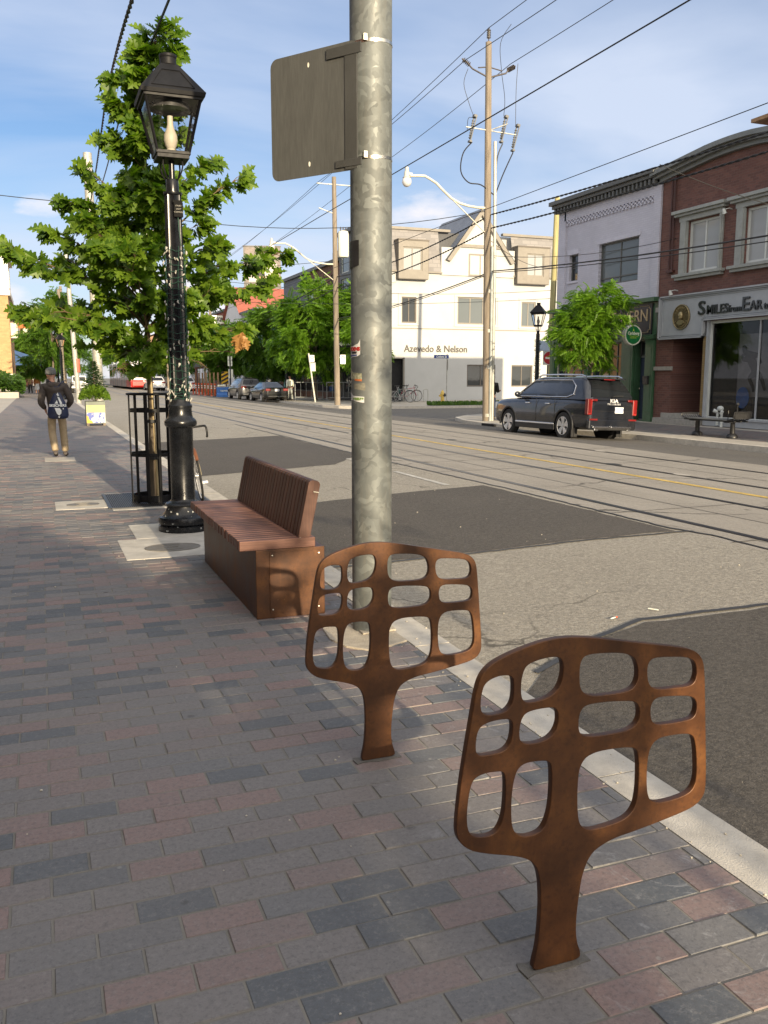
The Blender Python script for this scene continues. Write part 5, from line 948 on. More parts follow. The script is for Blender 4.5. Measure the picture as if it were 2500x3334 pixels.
# billboard
BB = thing('billboard', 'tall rooftop billboard showing a person in white above dark lettering', 'billboard', at(23.75, 98.6, 13.6, R(-16)))
b = MB(); b.bb(-2.05, 2.05, -.1, .1, -2.3, 2.3); b.bb(-2.12, 2.12, -.16, .02, 2.3, 2.4); b.build('board', mat('grey_board', (.16, .15, .14), .7), BB)
FB = Matrix.Translation((0, -.105, 0)) @ frame((1, 0, 0), (0, -1, 0)); cols = dict(bg=mat('taupe_print', (.20, .17, .15), .7), wh=mat('white_shirt_print', (.48, .44, .40), .7), sk=mat('skin_print', (.55, .27, .16), .7), dk=mat('dark_print', (.05, .045, .045), .7))
for nm, poly, z in (('bg', [(-1.9, -1.55), (1.95, -1.55), (1.95, 2.2), (-1.9, 2.2)], .0), ('wh', [(-1.5, -1.5), (-1.6, -.4), (-1.2, .6), (-.7, 1.0), (.2, .8), (.9, .9), (1.6, .5), (1.85, -.3), (1.8, -1.5)], .01), ('sk', [(-.6, .55), (-.75, 1.1), (-.55, 1.5), (-.2, 1.55), (.05, 1.2), (.1, .8), (.0, .35), (-.4, .1)], .02), ('sk', [(-.55, -1.5), (-.6, -.95), (.35, -.95), (.4, -1.5)], .02), ('dk', [(-.6, -.95), (-.55, -.5), (.25, -.5), (.35, -.95)], .022), ('wh', [(-1.85, -.45), (-.2, -.45), (-.2, .05), (-1.85, .05)], .025)): b = MB(FB); b.prism(poly, z, z + .006); b.build('advert_shape', cols[nm], BB)
for i, t in enumerate(('Come home to', 'better mornings')): text('advert_lettering', t, .26, cols['wh'], FB @ Matrix.Translation((-1.7, -1.9 - i * .3, .01)), BB, .004, .004, 'LEFT', 1.3)
b = MB()
for x in (-1.6, 0, 1.6): b.tube([(x, .3, -2.3), (x, .3, -4.6)], .06, 6); b.tube([(x, .9, -4.6), (x, .2, 1)], .05, 6)
b.bb(-2.2, 2.2, -.5, .4, -2.55, -2.45); b.build('support_frame', mat('rusty_frame', (.22, .08, .05), .7), BB)
SB = thing('shop_sign', 'white board lettered in black below the billboard', 'sign', at(19.95, 103.5, 8.1)); b = MB(); b.bb(-.2, 0, -1.6, 1.6, -.45, .45); b.bb(-1.4, -.2, -1.62, -1.55, -.45, .45); b.build('sign_board', mWs, SB); text('sign_lettering', 'AUSON', .62, mK, Matrix.Translation((-1.35, -1.63, -.2)) @ frame((1, 0, 0), (0, -1, 0)), SB, .02, .02, 'LEFT', .62)
cyc = [brickmat('far_red_brick', (.22, .08, .055), (.27, .11, .08), (.2, .16, .13), bw=.4, bh=.15), mat('far_cream', (.50, .45, .36), .85, sc=1), mat('far_grey', (.30, .30, .31), .85, sc=1), brickmat('far_brown_brick', (.25, .15, .09), (.3, .18, .11), (.22, .18, .14), bw=.4, bh=.15)]
yy = 113.3; rf = random.Random(4); lab = ['red brick', 'cream', 'grey', 'brown brick']
for k in range(9):
    wd = rf.uniform(9, 16); gen('far_building', ['nearest', 'second', 'third', 'fourth', 'fifth', 'sixth', 'seventh', 'eighth', 'last'][k] + ' ' + lab[k % 4] + ' building of the right row beyond the billboard', 20 + (yy - 110) * .03, yy, yy + wd, rf.uniform(7.5, 11), cyc[k % 4], 2, 3, 4, 1.5, 1.1, group='distant buildings of the right-hand row'); yy += wd + .3
# left-hand row
Lb = Bd('tan_brick_building', 'low tan brick building behind the hedge at the left edge', -8, 94); b = Lb.mb(); b.bb(-30, -2.3, 88, 100, 1.9, 8.9); b.build('brick_wall', brickmat('tan_wall_brick', (.42, .24, .11), (.50, .30, .14), (.35, .26, .17), bw=.4, bh=.14, ax=0), Lb.r); b = Lb.mb(); b.bb(-30, -2.25, 87.95, 100, -.1, 1.9); b.build('painted_base', mat('base_white', (.60, .57, .50), .8), Lb.r); b = Lb.mb(); b.bb(-30, -2.1, 87.8, 100, 8.9, 9.35); b.bb(-2.3, -1.7, 90, 92, 5.2, 6.6); b.build('parapet', mat('cream_coping', (.62, .57, .47), .7), Lb.r)
Lc = Bd('cream_building', 'tall cream rendered building with white corner strips at the left edge', -8, 106); b = Lc.mb(); b.bb(-30, -2.75, 100.2, 118, -.1, 14.6); b.build('wall', mat('cream_render', (.62, .50, .34), .85, sc=1.2, var=.06), Lc.r)
b = Lc.mb(); b.bb(-3.4, -2.45, 99.9, 101.2, -.1, 14.7); b.bb(-30, -2.4, 99.95, 118, 14.6, 14.95); b.build('corner_strip', mat('white_strip', (.72, .68, .58), .8), Lc.r); b = Lc.mb(FY, 0, 100.2); b.bb(-4.75, -4.6, 3, 14, .002, .12); b.build('drain_pipe', mat('brown_pipe', (.25, .15, .1), .6), Lc.r)
for v in (4.5, 8, 11.2): Lc.win(FY, 0, 100.2, -7.0, -5.9, v, v + 2.2, -.03, m_white, g_dark, 1, 2, .1)
for v in (5, 8.4, 11.6): Lc.win(FL, -2.75, 0, 105, 106.4, v, v + 2.2, -.03, m_white, g_dark, 1, 2, .1); Lc.win(FL, -2.75, 0, 111, 112.4, v, v + 2.2, -.03, m_white, g_dark, 1, 2, .1)
b = Lc.mb(); b.bb(-6.5, -3.6, 101, 104, 14.95, 16.3); b.build('chimney', cyc[0], Lc.r)
yy = 118.3
for k in range(8):
    wd = rf.uniform(9, 16); gen('far_building', ['nearest', 'second', 'third', 'fourth', 'fifth', 'sixth', 'seventh', 'last'][k] + ' ' + lab[(k + 1) % 4] + ' building of the left row beyond the cream one', -2.9 + (yy - 118) * .028, yy, yy + wd, rf.uniform(8, 12), cyc[(k + 1) % 4], 2, 3, 4, 1.5, 1.1, 'L', group='distant buildings of the left-hand row'); yy += wd + .3
Aw = thing('awning', 'deep blue shop awning over the left pavement far behind the walking man', 'awning', at(-1.2, 112, 3.3)); b = MB(); b.add([(-1.8, -2.5, 1.5), (2.1, -2.5, .1), (2.1, 2.5, .1), (-1.8, 2.5, 1.5), (2.1, -2.5, -.35), (2.1, 2.5, -.35), (-1.8, -2.5, -.35)], [(0, 1, 2, 3), (1, 4, 5, 2), (0, 6, 4, 1)]); b.build('canvas', mat('blue_canvas', (.02, .07, .20), .7), Aw); b = MB(); b.tube([(-1.8, -2.4, -.3), (2.05, -2.4, -.3)], .03, 6); b.build('awning_frame', m_blackm, Aw)
Bn = thing('street_banner', 'narrow orange banner sticking out from the left-hand buildings', 'banner', at(-1.1, 108, 7.3)); b = MB(); b.bb(-1.6, 2.2, -.03, .03, -.28, .28); b.build('banner_cloth', mat('orange_cloth', (.55, .13, .03), .7), Bn); b = MB(); b.tube([(-1.7, 0, .3), (2.3, 0, .3)], .03, 6); b.build('banner_pole', m_blackm, Bn)
# ------------------------------------------------------------------ vehicles
def carpaint(name, col, rough=.28, metal=.5):
    if name in MC: return MC[name]
    m, nt, N, L, b = nodes(name); tc = NN(N, 'TexCoord'); b.inputs['Base Color'].default_value = (*col, 1); b.inputs['Metallic'].default_value = metal; b.inputs['Roughness'].default_value = rough; b.inputs['Coat Weight'].default_value = .9; b.inputs['Coat Roughness'].default_value = .04
    L.new(mixc(N, L, ramp(N, L, nz(N, L, tc.outputs['Object'], 2.2, 5, .6), [(.4, 0.), (.8, .25)]), col, (.12, .11, .10)), b.inputs['Base Color']); MC[name] = m; return m
m_tyre = mat('tyre_rubber', (.018, .018, .018), .8, sc=20, bump=.2); m_alloy = mat('alloy_rim', (.55, .55, .55), .35, .35, sc=10, var=.05, bump=0); m_chrome = mat('satin_chrome', (.62, .62, .64), .18, 1, sc=10, var=.03, bump=0); m_plastic = mat('black_cladding', (.020, .020, .021), .55, sc=9); m_tail = mat('red_tail_lens', (.16, .006, .006), .35, coat=.5, var=.1, bump=0); m_tint = glass('tinted_car_glass', (.012, .014, .016), .02); m_headl = mat('clear_headlamp', (.6, .62, .62), .1, .2, bump=0)
m_plateW = mat('number_plate_white', (.72, .74, .76), .4, var=.03); m_plB = mat('plate_blue', (.03, .06, .25), .4)
def rloop(hw, y0, y1, z, r, n=5):
    r = min(r, hw * .9); P = []
    for sx, sy, a0 in ((1, 1, 0), (-1, 1, 90), (-1, -1, 180), (1, -1, 270)):
        cx, cy = sx * (hw - r), (y1 - r if sy > 0 else y0 + r)
        for i in range(n + 1): a = R(a0 + 90 * i / n); P.append((cx + r * math.cos(a), cy + r * math.sin(a), z))
    return P
def make_car(name, label, M, p, group=None, cat='car'):
    T = thing(name, label, cat, M, group); paint = p['paint']; sec = p['sec']; rings = []
    for y, hw, zb, zh in sec:
        h = zh - zb; half = [(0, zb), (hw * .82, zb), (hw * .955, zb + .05), (hw * .99, zb + h * .25), (hw, zb + h * .5), (hw * .995, zb + h * .74), (hw * .965, zh - .07), (hw * .90, zh - .012), (hw * .75, zh + .008), (0, zh + .022)]
        rings.append([(x, y, z) for x, z in half] + [(-x, y, z) for x, z in half[-2:0:-1]])
    b = MB(); n = len(rings[0])
    for rg in rings: b.v += rg
    for i in range(len(rings) - 1):
        for j in range(n): b.f.append((i * n + j, i * n + (j + 1) % n, (i + 1) * n + (j + 1) % n, (i + 1) * n + j))
    b.f += [tuple(range(n - 1, -1, -1)), tuple((len(rings) - 1) * n + j for j in range(n))]; b.m = [0] * len(b.f)
    o = b.build('t', paint); sb = o.modifiers.new('s', 'SUBSURF'); sb.levels = 1; r = p['wr']; cut = []
    for wy in p['wy']:
        c = MB(); c.lathe([(r + .055, -1.3), (r + .055, 1.3)], 36, 0, Matrix.Translation((0, wy, r - .01)) @ Matrix.Rotation(R(90), 4, 'Y')); co = c.build('c', paint); cut.append(co); bm_ = o.modifiers.new('b', 'BOOLEAN'); bm_.operation = 'DIFFERENCE'; bm_.object = co; bm_.solver = 'EXACT'
    me = bake(o); bpy.data.objects.remove(o)
    for c in cut: bpy.data.objects.remove(c)
    me.polygons.foreach_set('use_smooth', [True] * len(me.polygons)); me.set_sharp_from_angle(angle=R(32)); body = link('body', me, T)
    yr0, yr1, yf0, yf1, w0, w1, z0, z1, cr = p['cab']; bow = p.get('bow', .0)
    Yr = lambda t: yr0 + (yr1 - yr0) * t ** p.get('re', 1.); Yf = lambda t: yf0 + (yf1 - yf0) * t ** 1.05; Wd = lambda t: w0 + (w1 - w0) * t ** 1.35; Zt = lambda t: z0 + (z1 - z0) * t
    b = MB(); lv = [0, .25, .5, .75, .9, 1.0]; k0 = 0
    for i, t in enumerate(lv): b.v += rloop(Wd(t), Yr(t), Yf(t), Zt(t), cr)
    b.v += rloop(Wd(1) - .10, Yr(1) + .1, Yf(1) - .14, z1 + .035, cr); b.v += rloop(Wd(1) - .3, Yr(1) + .3, Yf(1) - .3, z1 + .05, cr); n = 24
    for i in range(len(lv) + 1): b.f += [(i * n + j, i * n + (j + 1) % n, (i + 1) * n + (j + 1) % n, (i + 1) * n + j) for j in range(n)]
    b.f.append(tuple((len(lv) + 1) * n + j for j in range(n))); b.m = [0] * len(b.f); b.build('roof', paint, T, smooth=50)
    e = .006; P3 = lambda s, y, t: (s * (Wd(t) + e), Yr(0) + (Yf(0) - Yr(0)) * 0 + y, Zt(t))
    def poly(side, pts, m, nm, par=T, off=0.):
        b = MB(); q = []
        for y, t in pts: q.append((side * (Wd(t) + e + off), y, Zt(t)))
        if side < 0: q = q[::-1]
        # fan with interpolated rows so that it hugs the tumblehome
        b.add(q, [tuple(range(len(q)))]); return b.build(nm, m, par)
    for s in (-1, 1):
        for w_ in p['side']: poly(s, w_, m_tint, 'side_window')
        if p.get('trim'): b = MB(); b.tube([(s * (Wd(t) + .012), y, Zt(t)) for y, t in p['trim'] + [p['trim'][0]]], .019, 6); b.build('window_trim', m_chrome, T, smooth=60)
    def endglass(t0, t1, fr, nm, wi=.13):
        b = MB(); q = []; Yy = Yf if fr else Yr; s = 1 if fr else -1; n_ = 6
        for i in range(n_ + 1):
            t = t0 + (t1 - t0) * i / n_
            for x in (-1, -.5, 0, .5, 1): q.append((x * (Wd(t) - wi - .02 * t), Yy(t) + s * (.008 + bow * 0), Zt(t)))
        f = [(i * 5 + j, i * 5 + j + 1, (i + 1) * 5 + j + 1, (i + 1) * 5 + j) for i in range(n_) for j in range(4)]; f = f if not fr else [x[::-1] for x in f]
        b.add(q, f); return b.build(nm, m_tint, T, smooth=60)
    endglass(p.get('rg', (.12, .9))[0], p.get('rg', (.12, .9))[1], False, 'rear_window'); endglass(.08, .95, True, 'windscreen')
    # wheels
    for wy in p['wy']:
        for s in (-1, 1):
            WM = Matrix.Translation((s * (p['tw']), wy, r)) @ Matrix.Rotation(R(90) * s, 4, 'Y'); b = MB(WM); w2 = .125; b.lathe([(r * .66, -w2), (r * .9, -w2 - .005), (r * .985, -w2 + .03), (r, -w2 + .06), (r, w2 - .06), (r * .985, w2 - .03), (r * .9, w2 + .005), (r * .66, w2)], 36, cap=False); wh = b.build('wheel', m_tyre, T, smooth=40)
            b = MB(WM); b.lathe([(r * .67, -.02), (r * .67, w2 + .002), (r * .63, w2 + .004), (r * .60, w2 - .03), (r * .2, .02), (0, .02)], 30); ns_ = p.get('spokes', 5)
            b.build('rim_barrel', m_plastic if p.get('darkrim', 1) else m_alloy, wh, smooth=40); b = MB(WM)
            b.torus(r * .645, r * .022, 36, 6, 0, Matrix.Translation((0, 0, w2)))
            for k in range(ns_):
                a = 2 * PI * k / ns_
                for da in (-.2, .2):
                    MM = Matrix.Rotation(a + da, 4, 'Z'); b.add([(.04, -.022, w2 - .015), (.04, .022, w2 - .015), (r * .645, .045, w2 + .004), (r * .645, -.045, w2 + .004), (.04, -.022, w2 - .05), (.04, .022, w2 - .05), (r * .645, .040, w2 - .03), (r * .645, -.040, w2 - .03)], [(0, 3, 2, 1), (0, 1, 5, 4), (1, 2, 6, 5), (2, 3, 7, 6), (3, 0, 4, 7)], 0, MM)
            b.lathe([(.055, w2 - .05), (.05, w2 - .01), (0, w2 - .005)], 16); b.build('rim', m_alloy, wh)
            a0, a1 = R(6), R(174); AM = Matrix.Translation((s * p['aw'], wy, r - .01)) @ frame((0, 1, 0), (1, 0, 0)); b = MB(AM); b.torus(r + .075, .035, 30, 8, 0, None, (R(-8), R(188))); b.build('wheel_arch', p.get('arch', paint), T, smooth=60)
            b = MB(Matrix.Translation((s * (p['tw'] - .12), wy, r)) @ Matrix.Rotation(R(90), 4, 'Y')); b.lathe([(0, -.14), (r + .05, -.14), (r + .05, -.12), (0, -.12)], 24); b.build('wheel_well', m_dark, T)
    # mirrors
    for s in (-1, 1): b = MB(Matrix.Translation((s * (w0 + .17), yf0 - p.get('mo', .45), z0 + .10))); b.ball((0, 0, 0), .11, 12, 0, None, (1.0, .6, .75)); b.bb(-.12 if s > 0 else 0, 0 if s > 0 else .12, -.03, .03, -.06, -.02); b.build('mirror', paint, T, smooth=60)
    T['z1'] = z1; del T['z1']; return T
def rbox(T, nm, c, d, m, bev=.01, M=None, par=None): b = MB(); b.box(c, d, 0, M); return b.build(nm, m, par or T, bevel=bev)
def car_M(x, y, z, yaw, roll=0, s=1.): return Matrix.Translation((x, y, z)) @ Matrix.Rotation(yaw, 4, 'Z') @ Matrix.Rotation(roll, 4, 'Y') @ Matrix.Scale(s, 4)
p_suv = carpaint('graphite_paint', (.020, .024, .034), .22, .5)
Psuv = dict(paint=p_suv, sec=[(-2.50, .70, .52, .92), (-2.48, .82, .42, 1.06), (-2.41, .915, .35, 1.13), (-2.2, .965, .31, 1.15), (-1.4, .985, .27, 1.155), (0, .985, .25, 1.14), (1.0, .985, .25, 1.125), (1.5, .98, .27, 1.10), (2.0, .96, .30, 1.07), (2.3, .92, .33, 1.03), (2.44, .86, .36, .95), (2.5, .76, .45, .80)],
    wr=.385, wy=(-1.40, 1.50), tw=.845, aw=.955, cab=(-2.45, -2.06, 1.30, .42, .93, .70, 1.12, 1.70, .24), re=1.5, side=[[(.06, .12), (.95, .10), (.78, .45), (.42, .86), (.06, .88)], [(-.88, .14), (-.07, .12), (-.07, .88), (-.88, .88)], [(-1.70, .20), (-1.0, .14), (-1.0, .88), (-1.53, .86), (-1.72, .55)]], trim=[(1.12, .08), (.72, .52), (.36, .88), (-.5, .92), (-1.5, .90), (-1.76, .62), (-1.78, .24), (-1.5, .10)], rg=(.15, .88), arch=m_plastic)
SU = make_car('parked_car', 'large dark grey SUV with silver roof rails parked by the far kerb', car_M(14.02, 22.02, -.125, R(5), R(2.2), 1) @ Matrix.Diagonal((.90, .905, .985, 1)), Psuv)
# SUV details
rbox(SU, 'rear_bumper', (0, -2.47, .47), (1.80, .14, .30), p_suv, .05); rbox(SU, 'bumper_trim', (0, -2.50, .36), (1.36, .12, .10), m_plastic, .03)
for x, w in ((-.46, .62), (.30, .78)): rbox(SU, 'chrome_strip', (x, -2.555, .40), (w, .05, .055), m_chrome, .015)
for s in (-1, 1):
    b = MB(); b.bb(s * .77, s * .94, -2.50, -2.36, .72, 1.15); b.bb(s * .58, s * .78, -2.50, -2.42, 1.09, 1.15); tl = b.build('tail_light', m_tail, SU, bevel=.02)
    b = MB(); b.bb(s * .79, s * .82, -2.508, -2.50, .76, 1.12); b.bb(s * .79, s * .91, -2.508, -2.50, .74, .77); b.build('light_bar', mat('bright_red_led', (.32, .015, .012), .4, bump=0), tl)
    rbox(SU, 'reflector', (s * .74, -2.545, .60), (.30, .02, .045), m_tail, .005); rbox(SU, 'exhaust_tip', (s * .62, -2.53, .33), (.16, .06, .07), m_chrome, .02)
    b = MB(); b.tube([(s * .68, .25, 1.735), (s * .69, .12, 1.79), (s * .70, -.9, 1.80), (s * .70, -1.85, 1.79), (s * .69, -2.05, 1.74)], .022, 8); b.build('roof_rail', m_chrome, SU, smooth=60)
    b = MB(); b.bb(s * .975, s * 1.0, -1.0, 1.05, .40, .445); b.build('side_chrome', m_chrome, SU, bevel=.006); b = MB(); b.bb(s * .955, s * .99, -1.0, 1.05, .25, .40); b.build('side_cladding', m_plastic, SU, bevel=.01)
    for y in (-.62, .42): rbox(SU, 'door_handle', (s * .995, y, .98), (.035, .22, .035), m_chrome, .012)
    for y in (-.03, -.98): b = MB(); b.bb(s * .978, s * .9885, y - .004, y + .004, .42, 1.12); b.build('door_gap', m_dark, SU)
    b = MB(); b.bb(s * .87, s * .90, -1.88, -1.84, .10, .42); b.bb(s * .76, s * .98, -1.86, -1.83, .10, .40); b.build('mud_flap', m_plastic, SU)
    rbox(SU, 'headlight', (s * .74, 2.38, .86), (.28, .14, .22), m_headl, .03)
rbox(SU, 'number_plate', (.24, -2.507, .86), (.32, .012, .165), m_plateW, .003); text('plate_lettering', 'CTJV 157', .098, m_plB, Matrix.Translation((.24, -2.515, .832)) @ frame((1, 0, 0), (0, -1, 0)), SU, .003, .001, 'CENTER', .85)
text('badge', 'KIA', .13, mat('badge_silver', (.6, .6, .6), .4), Matrix.Translation((.03, -2.502, 1.065)) @ frame((1, 0, 0), (0, -1, 0)), SU, .012, .005, 'CENTER', 1.5); text('badge', 'T E L L U R I D E', .06, MC['badge_silver'], Matrix.Translation((.03, -2.502, 1.0)) @ frame((1, 0, 0), (0, -1, 0)), SU, .008, .002, 'CENTER', 1.15)
rbox(SU, 'tailgate_strip', (0, -2.492, .83), (1.5, .02, .012), m_dark, .002); rbox(SU, 'brake_light', (0, -2.26, 1.68), (.42, .03, .025), m_tail, .004); rbox(SU, 'rear_spoiler', (0, -2.12, 1.70), (1.28, .26, .035), p_suv, .015); b = MB(); b.tube([(0, -2.45, 1.22), (.12, -2.45, 1.24), (.42, -2.43, 1.25)], .014, 6); b.build('wiper', m_plastic, SU); rbox(SU, 'grille', (0, 2.47, .75), (1.1, .06, .32), m_plastic, .02)
# sedan and smaller cars
def sedan_p(paint): return dict(paint=paint, sec=[(-2.25, .66, .42, .80), (-2.22, .78, .34, .98), (-2.1, .86, .28, 1.02), (-1.6, .90, .22, 1.01), (-1.0, .91, .2, .96), (0, .91, .18, .92), (.9, .91, .2, .90), (1.4, .90, .22, .84), (1.9, .86, .25, .76), (2.15, .78, .28, .68), (2.25, .62, .36, .58)], wr=.325, wy=(-1.38, 1.35), tw=.78, aw=.875, cab=(-1.95, -.85, 1.10, .10, .82, .60, .93, 1.36, .16), re=.9, side=[[(-.15, .1), (.72, .08), (.1, .86), (-.15, .88)], [(-1.25, .2), (-.2, .1), (-.2, .88), (-.85, .86)]], trim=None, rg=(.06, .9), spokes=5, darkrim=1)
def suv_p(paint): return dict(paint=paint, sec=[(-2.3, .70, .46, .86), (-2.27, .82, .38, 1.02), (-2.15, .90, .32, 1.08), (-1.3, .94, .26, 1.06), (0, .94, .24, 1.02), (1.0, .94, .25, 1.0), (1.6, .92, .27, .95), (2.1, .86, .31, .86), (2.3, .70, .4, .72)], wr=.36, wy=(-1.32, 1.38), tw=.80, aw=.905, cab=(-2.2, -1.75, 1.25, .4, .87, .64, 1.02, 1.60, .18), re=1.2, side=[[(-.1, .12), (.85, .1), (.38, .84), (-.1, .86)], [(-.95, .16), (-.16, .12), (-.16, .87), (-.95, .84)], [(-1.55, .35), (-1.0, .2), (-1.0, .82), (-1.35, .72)]], trim=None, rg=(.25, .88), spokes=5, darkrim=1, arch=m_plastic)
def rear_bits(T, yb, w, zt, zp, plate, sw=.32, sh=.2):
    for s in (-1, 1): rbox(T, 'tail_light', (s * (w - sw / 2), yb + .05, zt), (sw, .16, sh), m_tail, .04)
    rbox(T, 'number_plate', (0, yb - .03, zp), (.31, .02, .16), m_plateW, .003); text('plate_lettering', plate, .095, m_plB, Matrix.Translation((0, yb - .042, zp - .03)) @ frame((1, 0, 0), (0, -1, 0)), T, .002, .001, 'CENTER', .85); rbox(T, 'rear_bumper', (0, yb + .03, .45), (w * 1.75, .16, .2), T.children[0].data.materials[0] if T.children[0].data.materials else m_plastic, .05); rbox(T, 'bumper_strip', (0, yb - .05, .40), (w * 1.6, .03, .03), m_chrome, .01)
p_blk = carpaint('black_paint', (.012, .013, .014), .2, .3); p_gry = carpaint('steel_grey_paint', (.085, .088, .095), .28, .6); p_wht = carpaint('white_paint', (.66, .67, .68), .3, 0)
C1 = make_car('parked_car', 'black sedan with red tail lights parked nearest on the far side, behind the blue barrier', car_M(15.0, 61.3, -.12, R(2)), sedan_p(p_blk)); rear_bits(C1, -2.25, .80, .86, .84, 'BPRK 402', .36, .17)
C2 = make_car('parked_car', 'dark grey compact SUV parked between the black sedan and the blue barrier', car_M(14.75, 67.8, -.12, R(2)), suv_p(p_gry)); rear_bits(C2, -2.3, .85, .98, .80, 'CKMD 731', .42, .16)
C3 = make_car('parked_car', 'white SUV with red tail lights behind the orange posts', car_M(15.5, 104, -.1, R(2), 0, 1.05), suv_p(p_wht)); rear_bits(C3, -2.3, .85, .98, .80, 'AXTH 118', .42, .16)
C4 = make_car('parked_car', 'white car seen just left of the orange posts, beside the lamp post', car_M(13.1, 112, -.05, R(4), 0, 1.05), suv_p(p_wht)); rear_bits(C4, -2.3, .85, .98, .80, 'BLZW 560', .42, .16)
C5 = make_car('parked_car', 'small dark car in the distance behind the jeep and the pavement poles', car_M(4.3, 116, -.08, R(180)), sedan_p(p_gry))
# white off-roader facing the camera
J = thing('off_road_vehicle', 'white boxy off-road vehicle facing us, half hidden by the thin steel pole', 'car', at(3.95, 102, -.1, PI)); p_j = p_wht
rbox(J, 'body', (0, -.1, .92), (1.62, 3.7, .62), p_j, .06); rbox(J, 'hood', (0, 1.15, 1.12), (1.38, 1.2, .25), p_j, .07); b = MB(); b.box((0, -.75, 1.52), (1.56, 2.2, .66), 0, None, .9); b.build('cabin', p_j, J, bevel=.06); rbox(J, 'windscreen', (0, .40, 1.52), (1.26, .08, .42), m_tint, .02, Matrix.Translation((0, 0, 0)))
rbox(J, 'grille_panel', (0, 1.80, .98), (1.25, .08, .5), p_j, .04)
for k in range(7): rbox(J, 'grille_slot', (-.33 + k * .11, 1.845, 1.0), (.05, .01, .32), m_dark, .003)
for s in (-1, 1):
    b = MB(Matrix.Translation((s * .50, 1.84, 1.02)) @ Matrix.Rotation(R(-90), 4, 'X')); b.lathe([(.11, 0), (.11, .03), (.09, .035), (0, .03)], 20); b.build('headlight', m_headl, J, smooth=40)
    rbox(J, 'fender', (s * .78, 1.35, .92), (.34, .95, .10), m_plastic, .04); rbox(J, 'fog_light', (s * .55, 1.98, .62), (.16, .04, .12), m_headl, .02)
    for y in (-1.2, 1.3): b = MB(Matrix.Translation((s * .75, y, .40)) @ Matrix.Rotation(R(90), 4, 'Y')); b.lathe([(.2, -.13), (.38, -.13), (.4, -.08), (.4, .08), (.38, .13), (.2, .13)], 24); b.build('wheel', m_tyre, J, smooth=40)
rbox(J, 'front_bumper', (0, 2.0, .62), (1.75, .2, .2), p_j, .05); rbox(J, 'lower_bumper', (0, 1.98, .45), (1.3, .15, .12), m_plastic, .03)
# streetcar
ST = thing('streetcar', 'red and white streetcar far down the rails, half hidden by the oak', 'streetcar', at(12.25, 119, .05, R(.9))); m_tr1 = mat('transit_red', (.60, .025, .02), .3, coat=.4, var=.05); m_trw = mat('transit_white', (.62, .62, .62), .35, coat=.3, var=.04); m_trg = mat('transit_silver', (.38, .36, .36), .4, .3)
for k in range(5):
    y0 = k * 6.2; b = MB(); b.bb(-1.27, 1.27, y0 + .02, y0 + 5.75, 1.15, 3.55); b.bb(-1.0, 1.0, y0 + 1, y0 + 5, 3.55, 3.85); sg = b.build('carriage', m_trw, ST, bevel=.1); b = MB(); b.bb(-1.275, 1.275, y0 + .02, y0 + 5.75, .25, 1.15); b.build('lower_panel', m_tr1 if k == 0 else m_trg, sg, bevel=.05)
    for s in (-1, 1):
        b = MB(); b.bb(s * 1.28, s * 1.285, y0 + .3, y0 + 5.5, 1.45, 3.1); b.build('side_window', g_dark, sg)
        for q in range(4): b = MB(); b.bb(s * 1.286, s * 1.292, y0 + .3 + q * 1.6, y0 + .42 + q * 1.6, .3, 3.3); b.build('door_post', m_plastic if q % 2 else m_tr1, sg)
    if k: b = MB(); b.bb(-1.1, 1.1, y0 - .45, y0 + .02, .5, 3.4); b.build('bellows', m_plastic, sg)
b = MB(); b.bb(-1.1, 1.1, -.03, .02, 1.5, 3.0); b.build('windscreen', g_dark, ST, bevel=.02); b = MB(); b.bb(-1.2, 1.2, -.35, .02, .35, 1.1); b.build('bumper', m_tr1, ST, bevel=.12)
b = MB()
for y in (1, 13, 26):
    for yy_ in (0, 2): b.bb(-1.0, 1.0, y + yy_, y + yy_ + .6, 0, .5)
b.build('bogies', m_dark, ST)
# ------------------------------------------------------------------ people
m_skin = mat('skin', (.42, .22, .15), .55, sc=20, var=.08, bump=.1); m_jkt = mat('charcoal_hoodie', (.060, .050, .045), .9, sc=14, var=.2, bump=.4, bsc=35, bd=.012); m_khaki = mat('khaki_cotton', (.33, .26, .17), .9, sc=8, var=.15, bump=.6, bsc=16, bd=.02); m_shoe = mat('worn_leather', (.045, .035, .03), .6, sc=20); m_cap = mat('grey_knit', (.12, .125, .125), .9, sc=40, var=.2, bump=.5)
def hand(wrist, d, palm_n, s=1.):
    """nodes/edges of a hand: palm and five bent fingers"""
    d = Vector(d).normalized(); nrm = Vector(palm_n).normalized(); sd = d.cross(nrm).normalized(); W_ = Vector(wrist); N_ = []; E_ = []
    pm_ = W_ + d * .045 * s; N_.append((*pm_, .030 * s, .016 * s))
    for i, (off, ln) in enumerate(((-.028, .065), (-.01, .075), (.009, .07), (.027, .055))):
        a = pm_ + d * .04 * s + sd * off * s; c = a + (d * .8 + nrm * .35) * ln * .5 * s; e = c + (d * .45 + nrm * .8) * ln * .5 * s; k = len(N_); N_ += [(*a, .0095 * s), (*c, .0085 * s), (*e, .007 * s)]; E_ += [(0, k), (k, k + 1), (k + 1, k + 2)]
    a = pm_ - d * .01 * s - sd * .032 * s; c = a + (d * .6 - sd * .5) * .04 * s; e = c + (d * .8 + nrm * .4) * .028 * s; k = len(N_); N_ += [(*a, .011 * s), (*c, .0095 * s), (*e, .008 * s)]; E_ += [(0, k), (k, k + 1), (k + 1, k + 2)]
    return N_, E_
